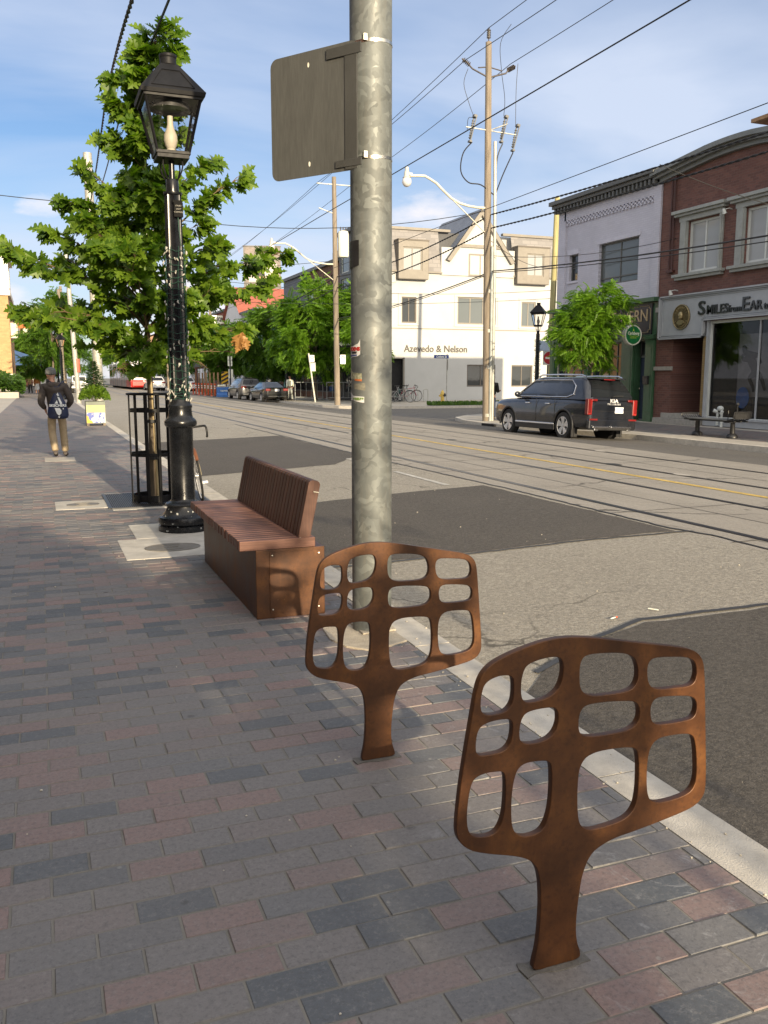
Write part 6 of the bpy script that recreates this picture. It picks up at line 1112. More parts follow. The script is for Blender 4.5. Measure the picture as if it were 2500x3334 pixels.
def person(name, label, M, J, mats, skirt=False, coat=0.):
    """J: joints dict (metres, facing +Y). One skin body, clothes as children"""
    T = None; h, nk, ch, pv = J['head'], J['neck'], J['chest'], J['pelvis']
    V_ = lambda a: Vector(J[a]); nd = [(*pv, .115, .085), (*(V_('pelvis').lerp(V_('chest'), .5)), .12, .085), (*ch, .13, .09), (*nk, .052), (*(V_('neck').lerp(V_('head'), .45)), .055), (h[0], h[1] + .012, h[2] - .02, .074, .088), (h[0], h[1], h[2] + .055, .072, .085), (h[0], h[1] + .095, h[2] - .035, .014)]
    ed = [(0, 1), (1, 2), (2, 3), (3, 4), (4, 5), (5, 6), (5, 7)]
    for s in (-1, 1): nd.append((h[0] + s * .082, h[1] - .005, h[2] - .03, .016, .024)); ed.append((5, len(nd) - 1))
    for s, S in ((-1, 'l'), (1, 'r')):
        sh, el, wr = V_('sh' + S), V_('el' + S), V_('wr' + S); k = len(nd); nd += [(*sh, .058), (*(sh.lerp(el, .5)), .047), (*el, .040), (*wr, .027)]; ed += [(2, k), (k, k + 1), (k + 1, k + 2), (k + 2, k + 3)]
        hn, he = hand(wr, J.get('hd' + S, (wr - el)), J.get('pn' + S, (-s, .2, 0))); o = len(nd); nd += hn; ed += [(k + 3, o)] + [(a + o, b_ + o) for a, b_ in he]
        hp, kn, an, to = V_('hp' + S), V_('kn' + S), V_('an' + S), V_('to' + S); k = len(nd); nd += [(*hp, .085), (*kn, .055), (*(kn.lerp(an, .35)), .055), (*an, .036), (*to, .03)]; ed += [(0, k), (k, k + 1), (k + 1, k + 2), (k + 2, k + 3), (k + 3, k + 4)]
    body = skin(name, nd, ed, 1, m_skin, None, 0); body.matrix_world = M; tag(body, label, 'person')
    jk, pt, hr = mats; x = 1 + coat
    n2 = [(*(V_('pelvis') + Vector((0, 0, J.get('hem', -.02)))), .185, .135), (*(V_('pelvis').lerp(V_('chest'), .5)), .195, .135), (*ch, .205, .135), (ch[0], ch[1], ch[2] + .10, .17, .11), (nk[0], nk[1] - .01, nk[2] - .02, .075)]; e2 = [(0, 1), (1, 2), (2, 3), (3, 4)]
    for S in 'lr': sh, el, wr = V_('sh' + S), V_('el' + S), V_('wr' + S); k = len(n2); n2 += [(*sh, .088), (*(sh.lerp(el, .5)), .082), (*el, .075), (*(el.lerp(wr, .6)), .056), (*(el.lerp(wr, .92)), .048)]; e2 += [(3, k), (k, k + 1), (k + 1, k + 2), (k + 2, k + 3), (k + 3, k + 4)]
    skin('jacket', n2, e2, 2, jk, body, 0)
    if skirt: b = MB(); b.lathe([(.13, pv[2] + .05), (.19, pv[2] - .15), (.24, .42), (.23, .40), (0, .41)], 20, 0, Matrix.Translation((pv[0], pv[1], 0))); b.build('skirt', pt, body, smooth=60)
    else:
        n3 = [(*(V_('pelvis') + Vector((0, 0, .03))), .155, .115), (*(V_('pelvis') + Vector((0, 0, -.08))), .15, .115)]; e3 = [(0, 1)]
        for S in 'lr': hp, kn, an = V_('hp' + S), V_('kn' + S), V_('an' + S); k = len(n3); n3 += [(*(hp.lerp(kn, .15)), .098), (*(hp.lerp(kn, .6)), .084), (*kn, .078), (*(kn.lerp(an, .5)), .078), (*(kn.lerp(an, .86)), .072), (*(kn.lerp(an, .98)), .070)]; e3 += [(1, k), (k, k + 1), (k + 1, k + 2), (k + 2, k + 3), (k + 3, k + 4), (k + 4, k + 5)]
        skin('trousers', n3, e3, 2, pt, body, 0)
    for S in 'lr': an, to = V_('an' + S), V_('to' + S); hl = an + (an - to).normalized() * .06 + Vector((0, 0, -.035)); skin('shoe', [(*hl, .042), (*(an + Vector((0, 0, -.03))), .048), (*(an.lerp(to, .6) + Vector((0, 0, -.012))), .045, .036), (*to, .04, .026)], [(0, 1), (1, 2), (2, 3)], 2, m_shoe, body, 1)
    return body
MJ = dict(head=(-.065, .05, 1.66), neck=(-.05, .0, 1.50), chest=(-.02, -.02, 1.30), pelvis=(0, 0, .93), shl=(-.215, -.02, 1.40), shr=(.19, -.02, 1.41), ell=(-.285, -.04, 1.10), elr=(.295, -.03, 1.14), wrl=(-.20, .14, .96), wrr=(.21, .15, .98), hdl=(.15, .3, -1), hdr=(-.15, .3, -1), hpl=(-.095, 0, .90), hpr=(.095, 0, .90), knl=(-.10, .02, .49), knr=(.115, .06, .49), anl=(-.055, -.14, .115), anr=(.135, .09, .085), tol=(-.045, .03, .03), tor=(.165, .24, .03), hem=-.03)
MAN = person('person', 'man in a grey cap, dark hoodie and khaki trousers walking away along the pavement', at(.27, 18.95, 0), MJ, (m_jkt, m_khaki, m_cap))
b = MB(Matrix.Translation((-.065, .045, 1.70))); b.ball((0, -.005, .012), .105, 18, 0, None, (1., 1.12, .86)); b.lathe([(.102, -.045), (.106, -.04), (.106, .0), (.1, .01)], 24, 0, None, 1, 1.12); b.prism([(-.07, .08), (.07, .08), (.05, .165), (-.05, .165)], -.03, -.02); b.build('cap', m_cap, MAN, smooth=60)
skin('hood', [(-.15, -.03, 1.45, .055), (-.09, -.11, 1.44, .065), (0, -.13, 1.42, .07), (.06, -.09, 1.45, .06), (.09, -.01, 1.47, .045)], [(0, 1), (1, 2), (2, 3), (3, 4)], 2, m_jkt, MAN, 2)
BG = thing('drawstring_bag', 'navy drawstring bag with white lettering on the walking man\'s back', 'bag', at(.27 + .03, 18.95 - .16, 1.08, 0) @ Matrix.Scale(1.14, 4)); m_navyb = mat('navy_nylon', (.012, .020, .060), .38, sc=12, var=.3, bump=.5, bsc=14, bd=.015)
prof = [(.005, .27), (.035, .22), (.085, .12), (.14, 0), (.17, -.12), (.178, -.20), (.16, -.25), (.10, -.27), (0, -.272)]; b = MB(); b.lathe(prof, 28, 0, None, 1, .42); b.build('bag_body', m_navyb, BG, smooth=60)
b = MB(); b.tube([(0, -.01, .26), (-.08, .02, .36), (-.15, .06, .42)], .008, 6); b.tube([(0, -.01, .26), (.08, .02, .36), (.15, .06, .40)], .008, 6); b.build('bag_strings', m_navyb, BG)
Fb = Matrix.Translation((0, -.094, -.06)) @ frame((1, 0, 0), (0, -1, .12)); m_logo = mat('logo_white', (.62, .65, .66), .5)
b = MB(Fb)
for pg in ([(-.012, .215), (.008, .25), (.028, .20), (.01, .19)], [(.0, .18), (.03, .17), (.075, .06), (.04, .05)], [(-.05, .06), (-.01, .12), (.005, .06)], [(-.055, -.015), (.03, -.02), (.055, -.06), (.05, -.11), (.015, -.15), (-.02, -.12), (-.04, -.06)], [(.075, -.02), (.10, -.015), (.085, -.05)], [(-.005, -.165), (.03, -.16), (.01, -.195)]): b.prism(pg, .006, .010)
b.build('bag_emblem', m_logo, BG); text('bag_lettering', 'SKECHERS', .058, m_logo, Fb @ Matrix.Translation((0, .008, .008)), BG, .003, .002, 'CENTER', 1.05)
def simple_J(lean=0, stride=.12): return dict(head=(0, .03, 1.62), neck=(0, 0, 1.46), chest=(0, 0, 1.27), pelvis=(0, 0, .93), shl=(-.19, 0, 1.37), shr=(.19, 0, 1.37), ell=(-.25, -.03, 1.1), elr=(.25, -.03, 1.1), wrl=(-.24, .05, .86), wrr=(.24, .05, .86), hpl=(-.09, 0, .9), hpr=(.09, 0, .9), knl=(-.1, stride * .4, .49), knr=(.1, -stride * .2, .49), anl=(-.1, stride, .08), anr=(.1, -stride, .09), tol=(-.1, stride + .14, .03), tor=(.1, -stride + .14, .03))
P2_ = person('person', 'person in an orange-brown top and white skirt on the far left pavement', at(-.31, 92, 0), simple_J(), (mat('orange_brown_top', (.38, .15, .05), .9), mat('white_skirt', (.65, .65, .68), .9), m_cap), True); b = MB(); b.ball((0, .02, 1.66), .11, 10); b.build('hair', mat('light_hair', (.4, .3, .2), .8), P2_, smooth=60)
person('person', 'distant person in pink and dark clothes standing left of the white-skirted walker', at(-.95, 96, 0, .5), simple_J(), (mat('pink_top', (.42, .2, .15), .9), m_plastic, m_cap)); person('person', 'distant person in dark clothes just left of the walking man\'s head', at(.7, 88, 0, .8), simple_J(), (m_plastic, m_plastic, m_cap))
WJ = simple_J(); WJ.update(wrr=(.30, .25, 1.12), elr=(.24, .05, 1.08), hdr=(1, .3, .1), wrl=(.05, .27, 1.08), ell=(-.2, .03, 1.06), hdl=(1, .3, .1)); Wm = person('person', 'dark-haired person in a black jacket partly hidden behind the wooden utility pole', at(16.02, 29.9, 0, R(-20)) @ Matrix.Scale(.97, 4), WJ, (mat('black_jacket', (.015, .015, .016), .8), mat('dark_jeans', (.03, .04, .07), .9), m_cap)); b = MB(); b.ball((0, -.01, 1.67), .105, 14, 0, None, (1, 1.1, 1)); b.tube([(0, -.09, 1.66), (0, -.15, 1.55), (0, -.14, 1.4)], [.04, .035, .015], 8); b.build('hair', mat('dark_hair', (.02, .012, .01), .5), Wm, smooth=60)
person('person', 'distant person in a white top walking beside the wrapped lamp post behind the black sedan', at(16.15, 59.6, 0, .3), simple_J(), (mWs, mat('patterned_trousers', (.25, .27, .26), .9, var=.7, sc=25), m_cap))
# ------------------------------------------------------------------ poles, street lamps, signs
m_pole = mat('weathered_pole_wood', (.20, .165, .125), .85, sc=3, var=.35, stretch=(6, 6, .35), bump=.7, bsc=12, bd=.02); m_pole2 = mat('yellow_pole_wood', (.36, .32, .15), .85, sc=3, var=.3, stretch=(6, 6, .35), bump=.5, bsc=12, bd=.02); m_cond = mat('pale_conduit', (.42, .42, .38), .5, .2, sc=3, var=.15); m_gal2 = galv('dull_galvanised', (.34, .33, .29), 6); m_ins = mat('brown_insulator', (.06, .05, .045), .3, bump=0); m_arm = mat('cream_lamp_arm', (.55, .52, .42), .45, sc=5, var=.08); m_glb = glass('globe_glass', (.55, .55, .55), .08); m_wire = mat('wire_black', (.012, .012, .013), .6, bump=0)
def cobra(T, z, L, rise, s=-1, br=True, zt=0.):
    """curved lamp arm from the pole out over the road with a globe head"""
    b = MB(); P = [(0, 0), (.28, .005), (.50, .07), (.68, .20), (.82, .26), (.92, .255), (1, .25)]; P = [(s * L * t, 0, z + rise * h / .25) for t, h in P]; b.tube([P[0], (s * L * .14, 0, z - .02), P[1], (s * L * .39, 0, z + rise * .10), P[2], (s * L * .6, 0, z + rise * .56), P[3], (s * L * .75, 0, z + rise * .93), P[4], P[5], P[6]], .045, 8)
    if br: b.tube([(0, 0, z - 1.0), (s * L * .5, 0, z + rise * .28)], .022, 6)
    a = b.build('lamp_arm', m_arm, T, smooth=60); x = s * (L + .12); zz = z + rise
    b = MB(Matrix.Translation((x, 0, zz))); b.lathe([(0, .28), (.06, .27), (.07, .14), (.09, .12), (.10, -.02), (.15, -.08), (.0, -.08)], 16); b.bb(0, .2, -.04, .04, .02, .09) if s < 0 else b.bb(-.2, 0, -.04, .04, .02, .09); h = b.build('lamp_head', MC['pale_conduit'], T, smooth=50)
    b = MB(Matrix.Translation((x, 0, zz - .2))); b.ball((0, 0, 0), .165, 18, 0, None, (1, 1, 1.1)); b.build('globe', m_glb, h, smooth=60)
def wpole(name, label, x, y, H, r0, r1, m=m_pole, lean=(0, 0), group=None, z0=0):
    T = thing(name, label, 'pole', at(x, y, z0), group); b = MB(); n = 14; b.tube([(lean[0] * i / n, lean[1] * i / n, -.2 + (H + .2) * i / n) for i in range(n + 1)], [r0 + (r1 - r0) * i / n for i in range(n + 1)], 16); b.build('pole_shaft', m, T, smooth=50); return T
def insul(b, M, k=5, r=.07, L=.3):
    P = [(.02, 0)]
    for i in range(k): z = .03 + i * (L - .06) / k; P += [(.03, z), (r, z + .008), (r, z + .022), (.03, z + .03)]
    P += [(.025, L)]; b.lathe(P, 12, 0, M)
U = wpole('wooden_utility_pole', 'tall wooden utility pole with three cutouts and conduits beside the dark SUV', 15.28, 28.9, 13.05, .15, .105, lean=(-.17, 0))
b = MB(); b.tube([(.2, -.06, 0), (.19, -.06, 5.5), (.12, -.06, 9.8)], .058, 10); b.build('conduit', m_cond, U, smooth=50); b = MB(); b.tube([(.06, -.16, 0), (.03, -.16, 6.2)], .06, 10)
b.build('conduit', mat('grey_conduit', (.30, .32, .31), .55, .2), U, smooth=50)
for z in (.15, 1.9, 3.2, 4.6): b = MB(); b.lathe([(.17, z), (.175, z), (.175, z + .12), (.17, z + .12)], 20, 0, Matrix.Translation((.03, 0, 0))); b.build('conduit_band', m_gal2, U)
cobra(U, 7.55, 3.1, .86)
b = MB(); insul(b, Matrix.Translation((-.17, 0, 13.15)), 5, .075, .36); b.tube([(-.17, 0, 13.0), (-.17, 0, 13.2)], .02, 6); b.build('top_insulator', m_ins, U)
for s, x in ((-1, -1.12), (1, .75)):
    b = MB(); b.tube([(-.15, 0, 11.9), (x * .7, 0, 12.12), (x * .9, 0, 12.3)], .03, 6); b.tube([(-.15, 0, 12.25), (x * .5, 0, 12.18)], .022, 6); ar = b.build('bracket_arm', m_ins, U); b = MB(); insul(b, Matrix.Translation((x * .78, 0, 12.22)) @ Matrix.Rotation(R(60) * s, 4, 'Y'), 5, .085, .36); b.build('insulator', m_ins, ar)
b = MB(); b.tube([(-1.0, 0, 10.2), (.95, -.05, 10.1)], .022, 6); b.tube([(-.12, 0, 10.15), (.45, -.35, 10.35)], .02, 6); b.build('cutout_bar', m_cond, U)
for x, z in ((-.78, 10.15), (.45, 10.25), (.92, 10.0)):
    b = MB(Matrix.Translation((x, -.05, z)) @ Matrix.Rotation(R(12), 4, 'Y')); insul(b, Matrix.Translation((0, .05, -.35)), 8, .05, .72); b.tube([(0, -.06, -.42), (.04, -.08, .42)], .022, 6); b.bb(-.06, .06, -.1, .06, .38, .46); b.bb(-.05, .05, -.1, .06, -.48, -.42); b.build('fuse_cutout', mat('cutout_grey', (.12, .12, .115), .5, bump=0), U)
def wires(T, lst, r=.014):
    for pts in lst:
        P = [Vector(p) for p in pts]; out = []
        for i in range(len(P) - 1):
            p0 = P[max(0, i - 1)]; p1 = P[i]; p2 = P[i + 1]; p3 = P[min(len(P) - 1, i + 2)]
            for k in range(6): t = k / 6; out.append(.5 * ((2 * p1) + (p2 - p0) * t + (2 * p0 - 5 * p1 + 4 * p2 - p3) * t * t + (3 * p1 - p0 - 3 * p2 + p3) * t ** 3))
        out.append(P[-1]); b = MB(); b.tube(out, r, 5); b.build('jumper_cable', m_wire, T, smooth=60)
wires(U, [[(-.78, -.05, 9.7), (-1.12, -.05, 9.3), (-1.2, -.05, 8.7), (-.9, -.05, 8.35), (-.4, -.05, 8.3), (.08, -.06, 9.78) if False else (.1, -.06, 8.0)], [(.40, -.1, 9.75), (.2, -.08, 9.2), (.14, -.07, 8.0)], [(.85, -.05, 9.5), (.45, -.06, 8.7), (.16, -.06, 8.0)]], .022)
wires(U, [[(-.95, 0, 12.1), (-1.1, 0, 11.6), (-.9, 0, 11.0), (-.75, -.05, 10.6)], [(.7, 0, 13.75), (.3, 0, 13.1), (.35, 0, 12.2), (.5, 0, 11.3), (.45, -.05, 10.7)], [(1.0, 0, 12.5), (.95, 0, 11.6), (.93, -.05, 10.45)], [(-.6, 0, 10.5), (-.9, 0, 10.5), (-.95, 0, 10.1)]], .010)
U2 = wpole('wooden_utility_pole', 'distant wooden utility pole with white transformer and signs, left of the thick steel pole', 15.95, 48.5, 12.6, .17, .12, lean=(-.1, 0))
b = MB(Matrix.Translation((.42, 0, 8.3))); b.lathe([(.0, 0), (.28, 0), (.31, .1), (.31, 1.25), (.27, 1.4), (.1, 1.45), (0, 1.46)], 20); tr_ = b.build('transformer', mat('transformer_white', (.62, .62, .56), .5, var=.06), U2, smooth=40); b = MB(Matrix.Translation((.42, 0, 8.3)))
for k in range(3): insul(b, Matrix.Translation((-.15 + k * .15, 0, 1.35)), 3, .05, .3)
b.build('bushings', m_ins, tr_); cobra(U2, 7.9, 3.6, .95)
b = MB(); b.tube([(-1.0, 0, 10.9), (0, 0, 10.6)], .03, 6); b.tube([(-1.1, 0, 12.2), (.9, 0, 12.2)], .035, 6); b.build('bracket_arm', m_cond, U2)
b = MB(); b.bb(-.5, .5, -.02, .02, -.01, .01); 
NS = thing('parking_sign', 'small white no-stopping sign on the distant wooden utility pole', 'sign', at(16.2, 48.2, 2.6)); b = MB(); b.bb(-.16, .16, -.01, .01, -.26, .26); b.build('sign_plate', mWs, NS, bevel=.01); b = MB(frame((1, 0, 0), (0, -1, 0))); b.torus(.09, .016, 20, 6, 0, Matrix.Translation((0, .1, .013))); b.bb(-.11, .11, .09, .11, .012, .016, 0, Matrix.Rotation(R(-45), 4, 'Z') @ Matrix.Translation((-.07, .0, 0))); b.build('sign_symbol', m_tail, NS)
U3 = wpole('wooden_utility_pole', 'plain yellowish wooden pole leaning beside the corner of the pale brick building', 24.1, 38.9, 10.35, .17, .13, m_pole2, lean=(.19, 0))
b = MB(); b.tube([(.1, -.15, 3.2), (.16, -.16, 7.5)], .012, 5); b.build('ground_wire', m_wire, U3)
P1 = wpole('steel_utility_pole', 'pale tapered steel pole rising behind the oak crown and the planter', 2.0, 34.2, 9.45, .17, .15, m_gal2)
for z in (7.7, 8.5, 9.1): b = MB(); b.lathe([(.158, z), (.17, z), (.17, z + .1), (.158, z + .1)], 20); b.build('collar', m_gal2, P1)
cobra(P1, 6.2, 3.0, .8, 1)
P2 = wpole('steel_utility_pole', 'slim pale steel pole with a red band on the pavement beside the white vehicle', 2.27, 59.9, 9.3, .16, .125, m_gal2, lean=(-.35, 0))
b = MB(); b.lathe([(.158, 1.9), (.162, 1.9), (.162, 2.75), (.158, 2.75)], 20); b.build('red_band', mat('faded_red', (.45, .12, .08), .6), P2)
for k, (x, y, H, m) in enumerate(((1.75, 76, 8.5, m_pole), (2.1, 84, 9.5, m_pole), (2.3, 100, 9, m_pole), (2.9, 125, 9, m_pole), (16.6, 96, 3.7, m_pole), (15.9, 88, 9.8, m_pole), (16.9, 128, 9.6, m_pole))):
    w = wpole('wooden_utility_pole', ['brown wooden pole just right of the walking man, behind the far lantern post', 'second brown wooden pole right of the walking man', 'distant wooden pole behind the white off-roader', 'farthest wooden pole on the left pavement', 'short wooden post sunlit behind the orange posts', 'distant wooden pole behind the oak branches, left of the billboard', 'farthest wooden pole on the right pavement'][k], x, y, H, .15, .12, m)
def lamp_post(x, y, label, rot, lights=True):
    T = thing('street_lamp', label, 'street lamp', at(x, y, 0), 'black lantern posts'); b = MB(); b.lathe([(.262, 0), (.265, .06), (.262, .115), (.225, .165), (.165, .26), (.185, .28), (.122, .33), (.122, 1.07), (.16, 1.11), (.166, 1.15), (.12, 1.22), (.117, 1.3), (.098, 1.375)], 20); b.build('lamp_base', m_lamp, T, smooth=35)
    b = MB(); fluted(b, .093, .084, 1.37, 3.405); b.lathe([(.093, 3.41), (.093, 3.425), (.064, 3.43), (.062, 3.54), (.029, 3.555), (.028, 3.74)], 16); b.build('lamp_column', m_lamp, T, smooth=45); lantern(T, rot=rot, simple=True)
    if lights:
        b = MB(); r = random.Random(int(x * 10)); z = 1.0
        while z < 3.2: ph = r.uniform(0, 6); b.tube([(.108 * math.cos(t + ph), .108 * math.sin(t + ph), z + .02 * math.sin(3 * t)) for t in [i * PI / 6 for i in range(13)]], .006, 4); z += .09
        for _ in range(150): a, z = r.uniform(0, 6.3), r.uniform(1, 3.2); v = Vector((math.cos(a), math.sin(a), 0)) * .11; b.tube([v + Vector((0, 0, z)), v * 1.5 + Vector((0, 0, z + r.uniform(-.05, .05)))], .007, 4)
        b.build('light_netting', m_cable, T)
lamp_post(19.9, 33.1, 'black lantern post standing in front of the white corner building', R(48)); lamp_post(16.2, 60.6, 'black lantern post in tree shade beside the black sedan', R(30)); lamp_post(1.5, 68.1, 'black lantern post on the left pavement above the walking man', R(10)); lamp_post(1.7, 93, 'farthest black lantern post on the left pavement', R(10), False)
def signpost(label, x, y, H, plates, m=m_gal2, lean=(0, 0), z0=0, name='traffic_sign', r=.03):
    T = thing(name, label, 'sign', at(x, y, z0)); b = MB(); b.tube([(0, 0, -.1), (lean[0], lean[1], H)], r, 8); b.build('sign_post', m, T)
    for nm, w, h, zc, rz, mt, off in plates:
        M = Matrix.Translation((off[0], off[1], zc)) @ Matrix.Rotation(rz, 4, 'Z'); b = MB(M); b.bb(-w / 2, w / 2, -.012, .004, -h / 2, h / 2); b.build(nm, mt, T, bevel=.006)
    return T, lambda zc, rz, off: Matrix.Translation((off[0], off[1], zc)) @ Matrix.Rotation(rz, 4, 'Z') @ Matrix.Translation((0, -.016, 0)) @ frame((1, 0, 0), (0, -1, 0))
m_bs = mat('street_name_blue', (.02, .05, .22), .5, var=.05); m_sgrey = mat('sign_back_grey', (.10, .105, .10), .5, .4)
T, FM = signpost('stop sign seen from behind under a blue street-name blade, right of the yellow hydrant', 22.25, 47.1, 2.95, [('name_blade', .95, .2, 2.78, 0, m_bs, (-.38, -.03))]); text('sign_lettering', 'College St', .17, mWs, FM(2.72, 0, (-.38, -.03)), T, .004, .003, 'CENTER', .95)
b = MB(Matrix.Translation((.06, .04, 2.32)) @ Matrix.Rotation(R(60), 4, 'Z') @ frame((1, 0, 0), (0, -1, 0))); b.prism([(.33 * math.cos(R(22.5 + 45 * k)), .33 * math.sin(R(22.5 + 45 * k))) for k in range(8)], 0, .006); b.build('octagon_plate', m_sgrey, T)
T, FM = signpost('round red no-entry sign with white bar on a dark post beside the tavern corner', 21.35, 34.6, 3.9, [('back_board', .62, .62, 2.45, R(-15), mWs, (.05, -.05)), ('blank_sign', .5, .45, 2.98, R(-25), mat('pale_blue_sign', (.45, .55, .66), .5), (-.25, -.05))], m_trd)
b = MB(FM(2.45, R(-15), (.05, -.05))); b.lathe([(0, 0), (.28, 0), (.28, .004), (0, .004)], 28); ds = b.build('red_disc', mat('sign_red', (.50, .03, .03), .5, var=.05), T); b = MB(FM(2.45, R(-15), (.05, -.055))); b.bb(-.2, .2, -.045, .045, .002, .007); b.build('white_bar', mWs, T)
T, FM = signpost('white sign full of small dark parking text in front of the tavern corner', 16.9, 26.7, 3.2, [('text_board', .34, .52, 2.45, R(-15), mat('pale_sign', (.50, .52, .48), .5, var=.05), (0, -.04)), ('arrow_board', .34, .36, 3.02, R(-15), mWs, (.05, -.04))])
for k, t in enumerate(('PERMIT', '8am-6pm MON-FRI', '8am-1pm SAT', 'PARKING', '7pm-10am', 'OTHER TIMES')): text('sign_lettering', t, .055, mK, FM(2.60 - k * .062, R(-15), (0, -.04)), T, .003, .001, 'CENTER', .8)
b = MB(FM(2.63, R(-15), (.1, -.045))); b.lathe([(0, 0), (.035, 0), (.035, .003), (0, .003)], 16); b.build('green_dot', mat('sign_green', (.03, .3, .12), .5), T); b = MB(FM(2.9, R(-15), (.05, -.045))); b.prism([(-.14, 0), (-.07, .05), (-.07, .02), (.08, .02), (.08, -.02), (-.07, -.02), (-.07, -.05)], 0, .003); b.build('arrow_symbol', mK, T)
T, FM = signpost('white one-way arrow sign over a white street-name sign, against the thick steel pole', 18.3, 52.0, 4.2, [('arrow_board', 1.3, .42, 3.62, R(-12), mK, (-.5, -.04)), ('name_board', .95, .26, 2.75, R(-12), mWs, (-.7, -.04))]); b = MB(FM(3.62, R(-12), (-.5, -.045))); b.prism([(-.6, 0), (-.38, .15), (-.38, .07), (.62, .07), (.62, -.07), (-.38, -.07), (-.38, -.15)], 0, .004); b.build('arrow_symbol', mWs, T); text('sign_lettering', 'DELAWARE AV', .13, mat('faint_lettering', (.3, .32, .36), .5), FM(2.71, R(-12), (-.7, -.045)), T, .003, .002, 'CENTER', .9)
T, FM = signpost('leaning pale post with small parking signs in front of the far street tree', 16.5, 54.7, 3.1, [('parking_board', .32, .42, 2.78, R(-10), mWs, (-.22, -.05)), ('parking_board', .32, .55, 2.25, R(-10), mat('pale_sign', (.5, .52, .48), .5), (-.15, -.05))], mat('peeling_white_post', (.55, .54, .48), .7, var=.3, sc=12), lean=(-.42, 0), r=.05); b = MB(FM(2.85, R(-10), (-.22, -.06))); b.torus(.085, .016, 20, 6); b.build('sign_symbol', m_tail, T)
T, FM = signpost('grey post with two small white signs beside the hazard board', 15.9, 79, 3.6, [('notice_board', .4, .85, 3.0, 0, mWs, (0, -.04)), ('notice_board', .4, .8, 1.9, 0, mWs, (.05, -.04))], m_modern, r=.08)
for k in range(4): text('sign_lettering', ('NO', 'PARKING', 'ANY', 'TIME')[k], .13, mK, FM(3.22 - k * .16, 0, (0, -.045)), T, .003, .001, 'CENTER', .75)
T, FM = signpost('black and yellow striped hazard board behind the blue barrier', 15.0, 76.9, 1.2, [('hazard_board', .62, 1.25, 1.45, 0, mat('hazard_yellow', (.60, .36, .02), .5, var=.08), (0, -.05))], m_blackm)
b = MB(FM(1.45, 0, (0, -.055)))
for k in range(4): z = -.62 + k * .34; b.prism([(-.31, z), (.31, z + .33), (.31, z + .17 + .33), (-.31, z + .17)] if k < 3 else [(-.31, z), (.0, z + .165), (-.1, z + .22), (-.31, z + .22)], 0, .004)
b.build('black_stripe', mK, T)
# ------------------------------------------------------------------ overhead wires
def span(name, label, pts, sags, r, group='overhead wires', m=m_wire, n=16, twist=0):
    out = []
    for (a, c), sg in zip(zip(pts, pts[1:]), sags):
        for k in range(n): t = k / n; out.append((a[0] + (c[0] - a[0]) * t, a[1] + (c[1] - a[1]) * t, a[2] + (c[2] - a[2]) * t - 4 * sg * t * (1 - t)))
    out.append(pts[-1]); b = MB()
    if twist:
        o2 = []
        for (p, q) in zip(out, out[1:]):
            m_ = max(2, int((Vector(q) - Vector(p)).length / .07)); o2 += [tuple(p[i] + (q[i] - p[i]) * k / m_ for i in range(3)) for k in range(m_)]
        out = o2
        for ph in (0, PI): b.tube([(x + twist * math.cos(i * .9 + ph), y, z + twist * math.sin(i * .9 + ph)) for i, (x, y, z) in enumerate(out)], r, 5)
    else: b.tube(out, r, 5)
    o = b.build(name, m, smooth=60); return tag(o, label, 'wire', group)
span('power_line', 'topmost thin power line resting on the tip of the tall wooden pole', [(15.05, -14, 13.9), (15.11, 28.9, 13.52), (15.85, 48.5, 12.9), (16.6, 96, 12.4)], [.3, .1, .3], .013)
span('power_line', 'thin power line held by the left bracket arm of the tall wooden pole', [(14.1, -14, 12.5), (14.2, 28.9, 12.35), (14.9, 48.5, 12.25), (15.6, 96, 11.6)], [.5, .15, .4], .013)
span('power_line', 'thin power line held by the right bracket arm of the tall wooden pole', [(15.9, -14, 12.6), (15.98, 28.9, 12.45), (16.8, 48.5, 12.2), (17.4, 96, 11.6)], [.3, .15, .4], .013)
span('trolley_wire', 'thick black wire crossing the sky from the top right, over the near track', [(7.3, -14, 6.1), (7.45, 24, 5.98), (7.5, 60, 5.9), (8.6, 118, 5.9)], [.03, .03, .05], .011, 'trolley wires')
span('trolley_wire', 'thin wire over the far track, running down behind the tall wooden pole', [(10.4, -14, 5.75), (10.5, 24, 5.7), (10.6, 60, 5.6), (11.8, 118, 5.6)], [.03, .03, .05], .008, 'trolley wires')
span('telephone_cable', 'upper twisted cable fixed to the tall wooden pole above the shop roofs', [(15.3, -14, 8.2), (15.25, 28.75, 7.3), (15.95, 48.4, 7.2), (16.6, 96, 7)], [.75, .35, .8], .016, twist=.016); span('telephone_cable', 'lower twisted cable fixed to the tall wooden pole below the shop roofs', [(15.35, -14, 7.9), (15.3, 28.75, 6.85), (15.95, 48.4, 6.6), (16.6, 96, 6.6)], [.75, .35, .8], .016, twist=.016)
span('telephone_cable', 'upper of two sagging cables crossing the shop windows on the right', [(15.25, -14, 5.9), (15.3, 28.7, 5.35), (16.0, 48.4, 4.9)], [.95, .2], .022); span('telephone_cable', 'lower of two sagging cables crossing the shop windows on the right', [(15.3, -14, 5.75), (15.32, 28.7, 5.30), (16.0, 48.4, 4.8)], [1.0, .2], .014)
span('span_wire', 'wire strung across the street from the pale steel pole to the tall wooden pole', [(2.0, 34.1, 7.7), (15.2, 28.85, 7.45)], [.72], .013); span('span_wire', 'wire from the left buildings to the pale steel pole, above the clouds at left', [(-6, 32.2, 7.9), (2.0, 34.1, 7.7)], [.12], .014); span('span_wire', 'wire strung across the street in front of the stucco building', [(8.0, 44, 6.3), (24.2, 38.9, 5.9)], [.4], .012); span('span_wire', 'second wire across the stucco building, slightly lower', [(6.0, 48, 5.7), (24.2, 38.9, 5.5)], [.3], .012); span('span_wire', 'wire with black spools stretched left from the far wooden pole', [(16, 48.5, 8.1), (1.8, 60, 8.4)], [.3], .014)
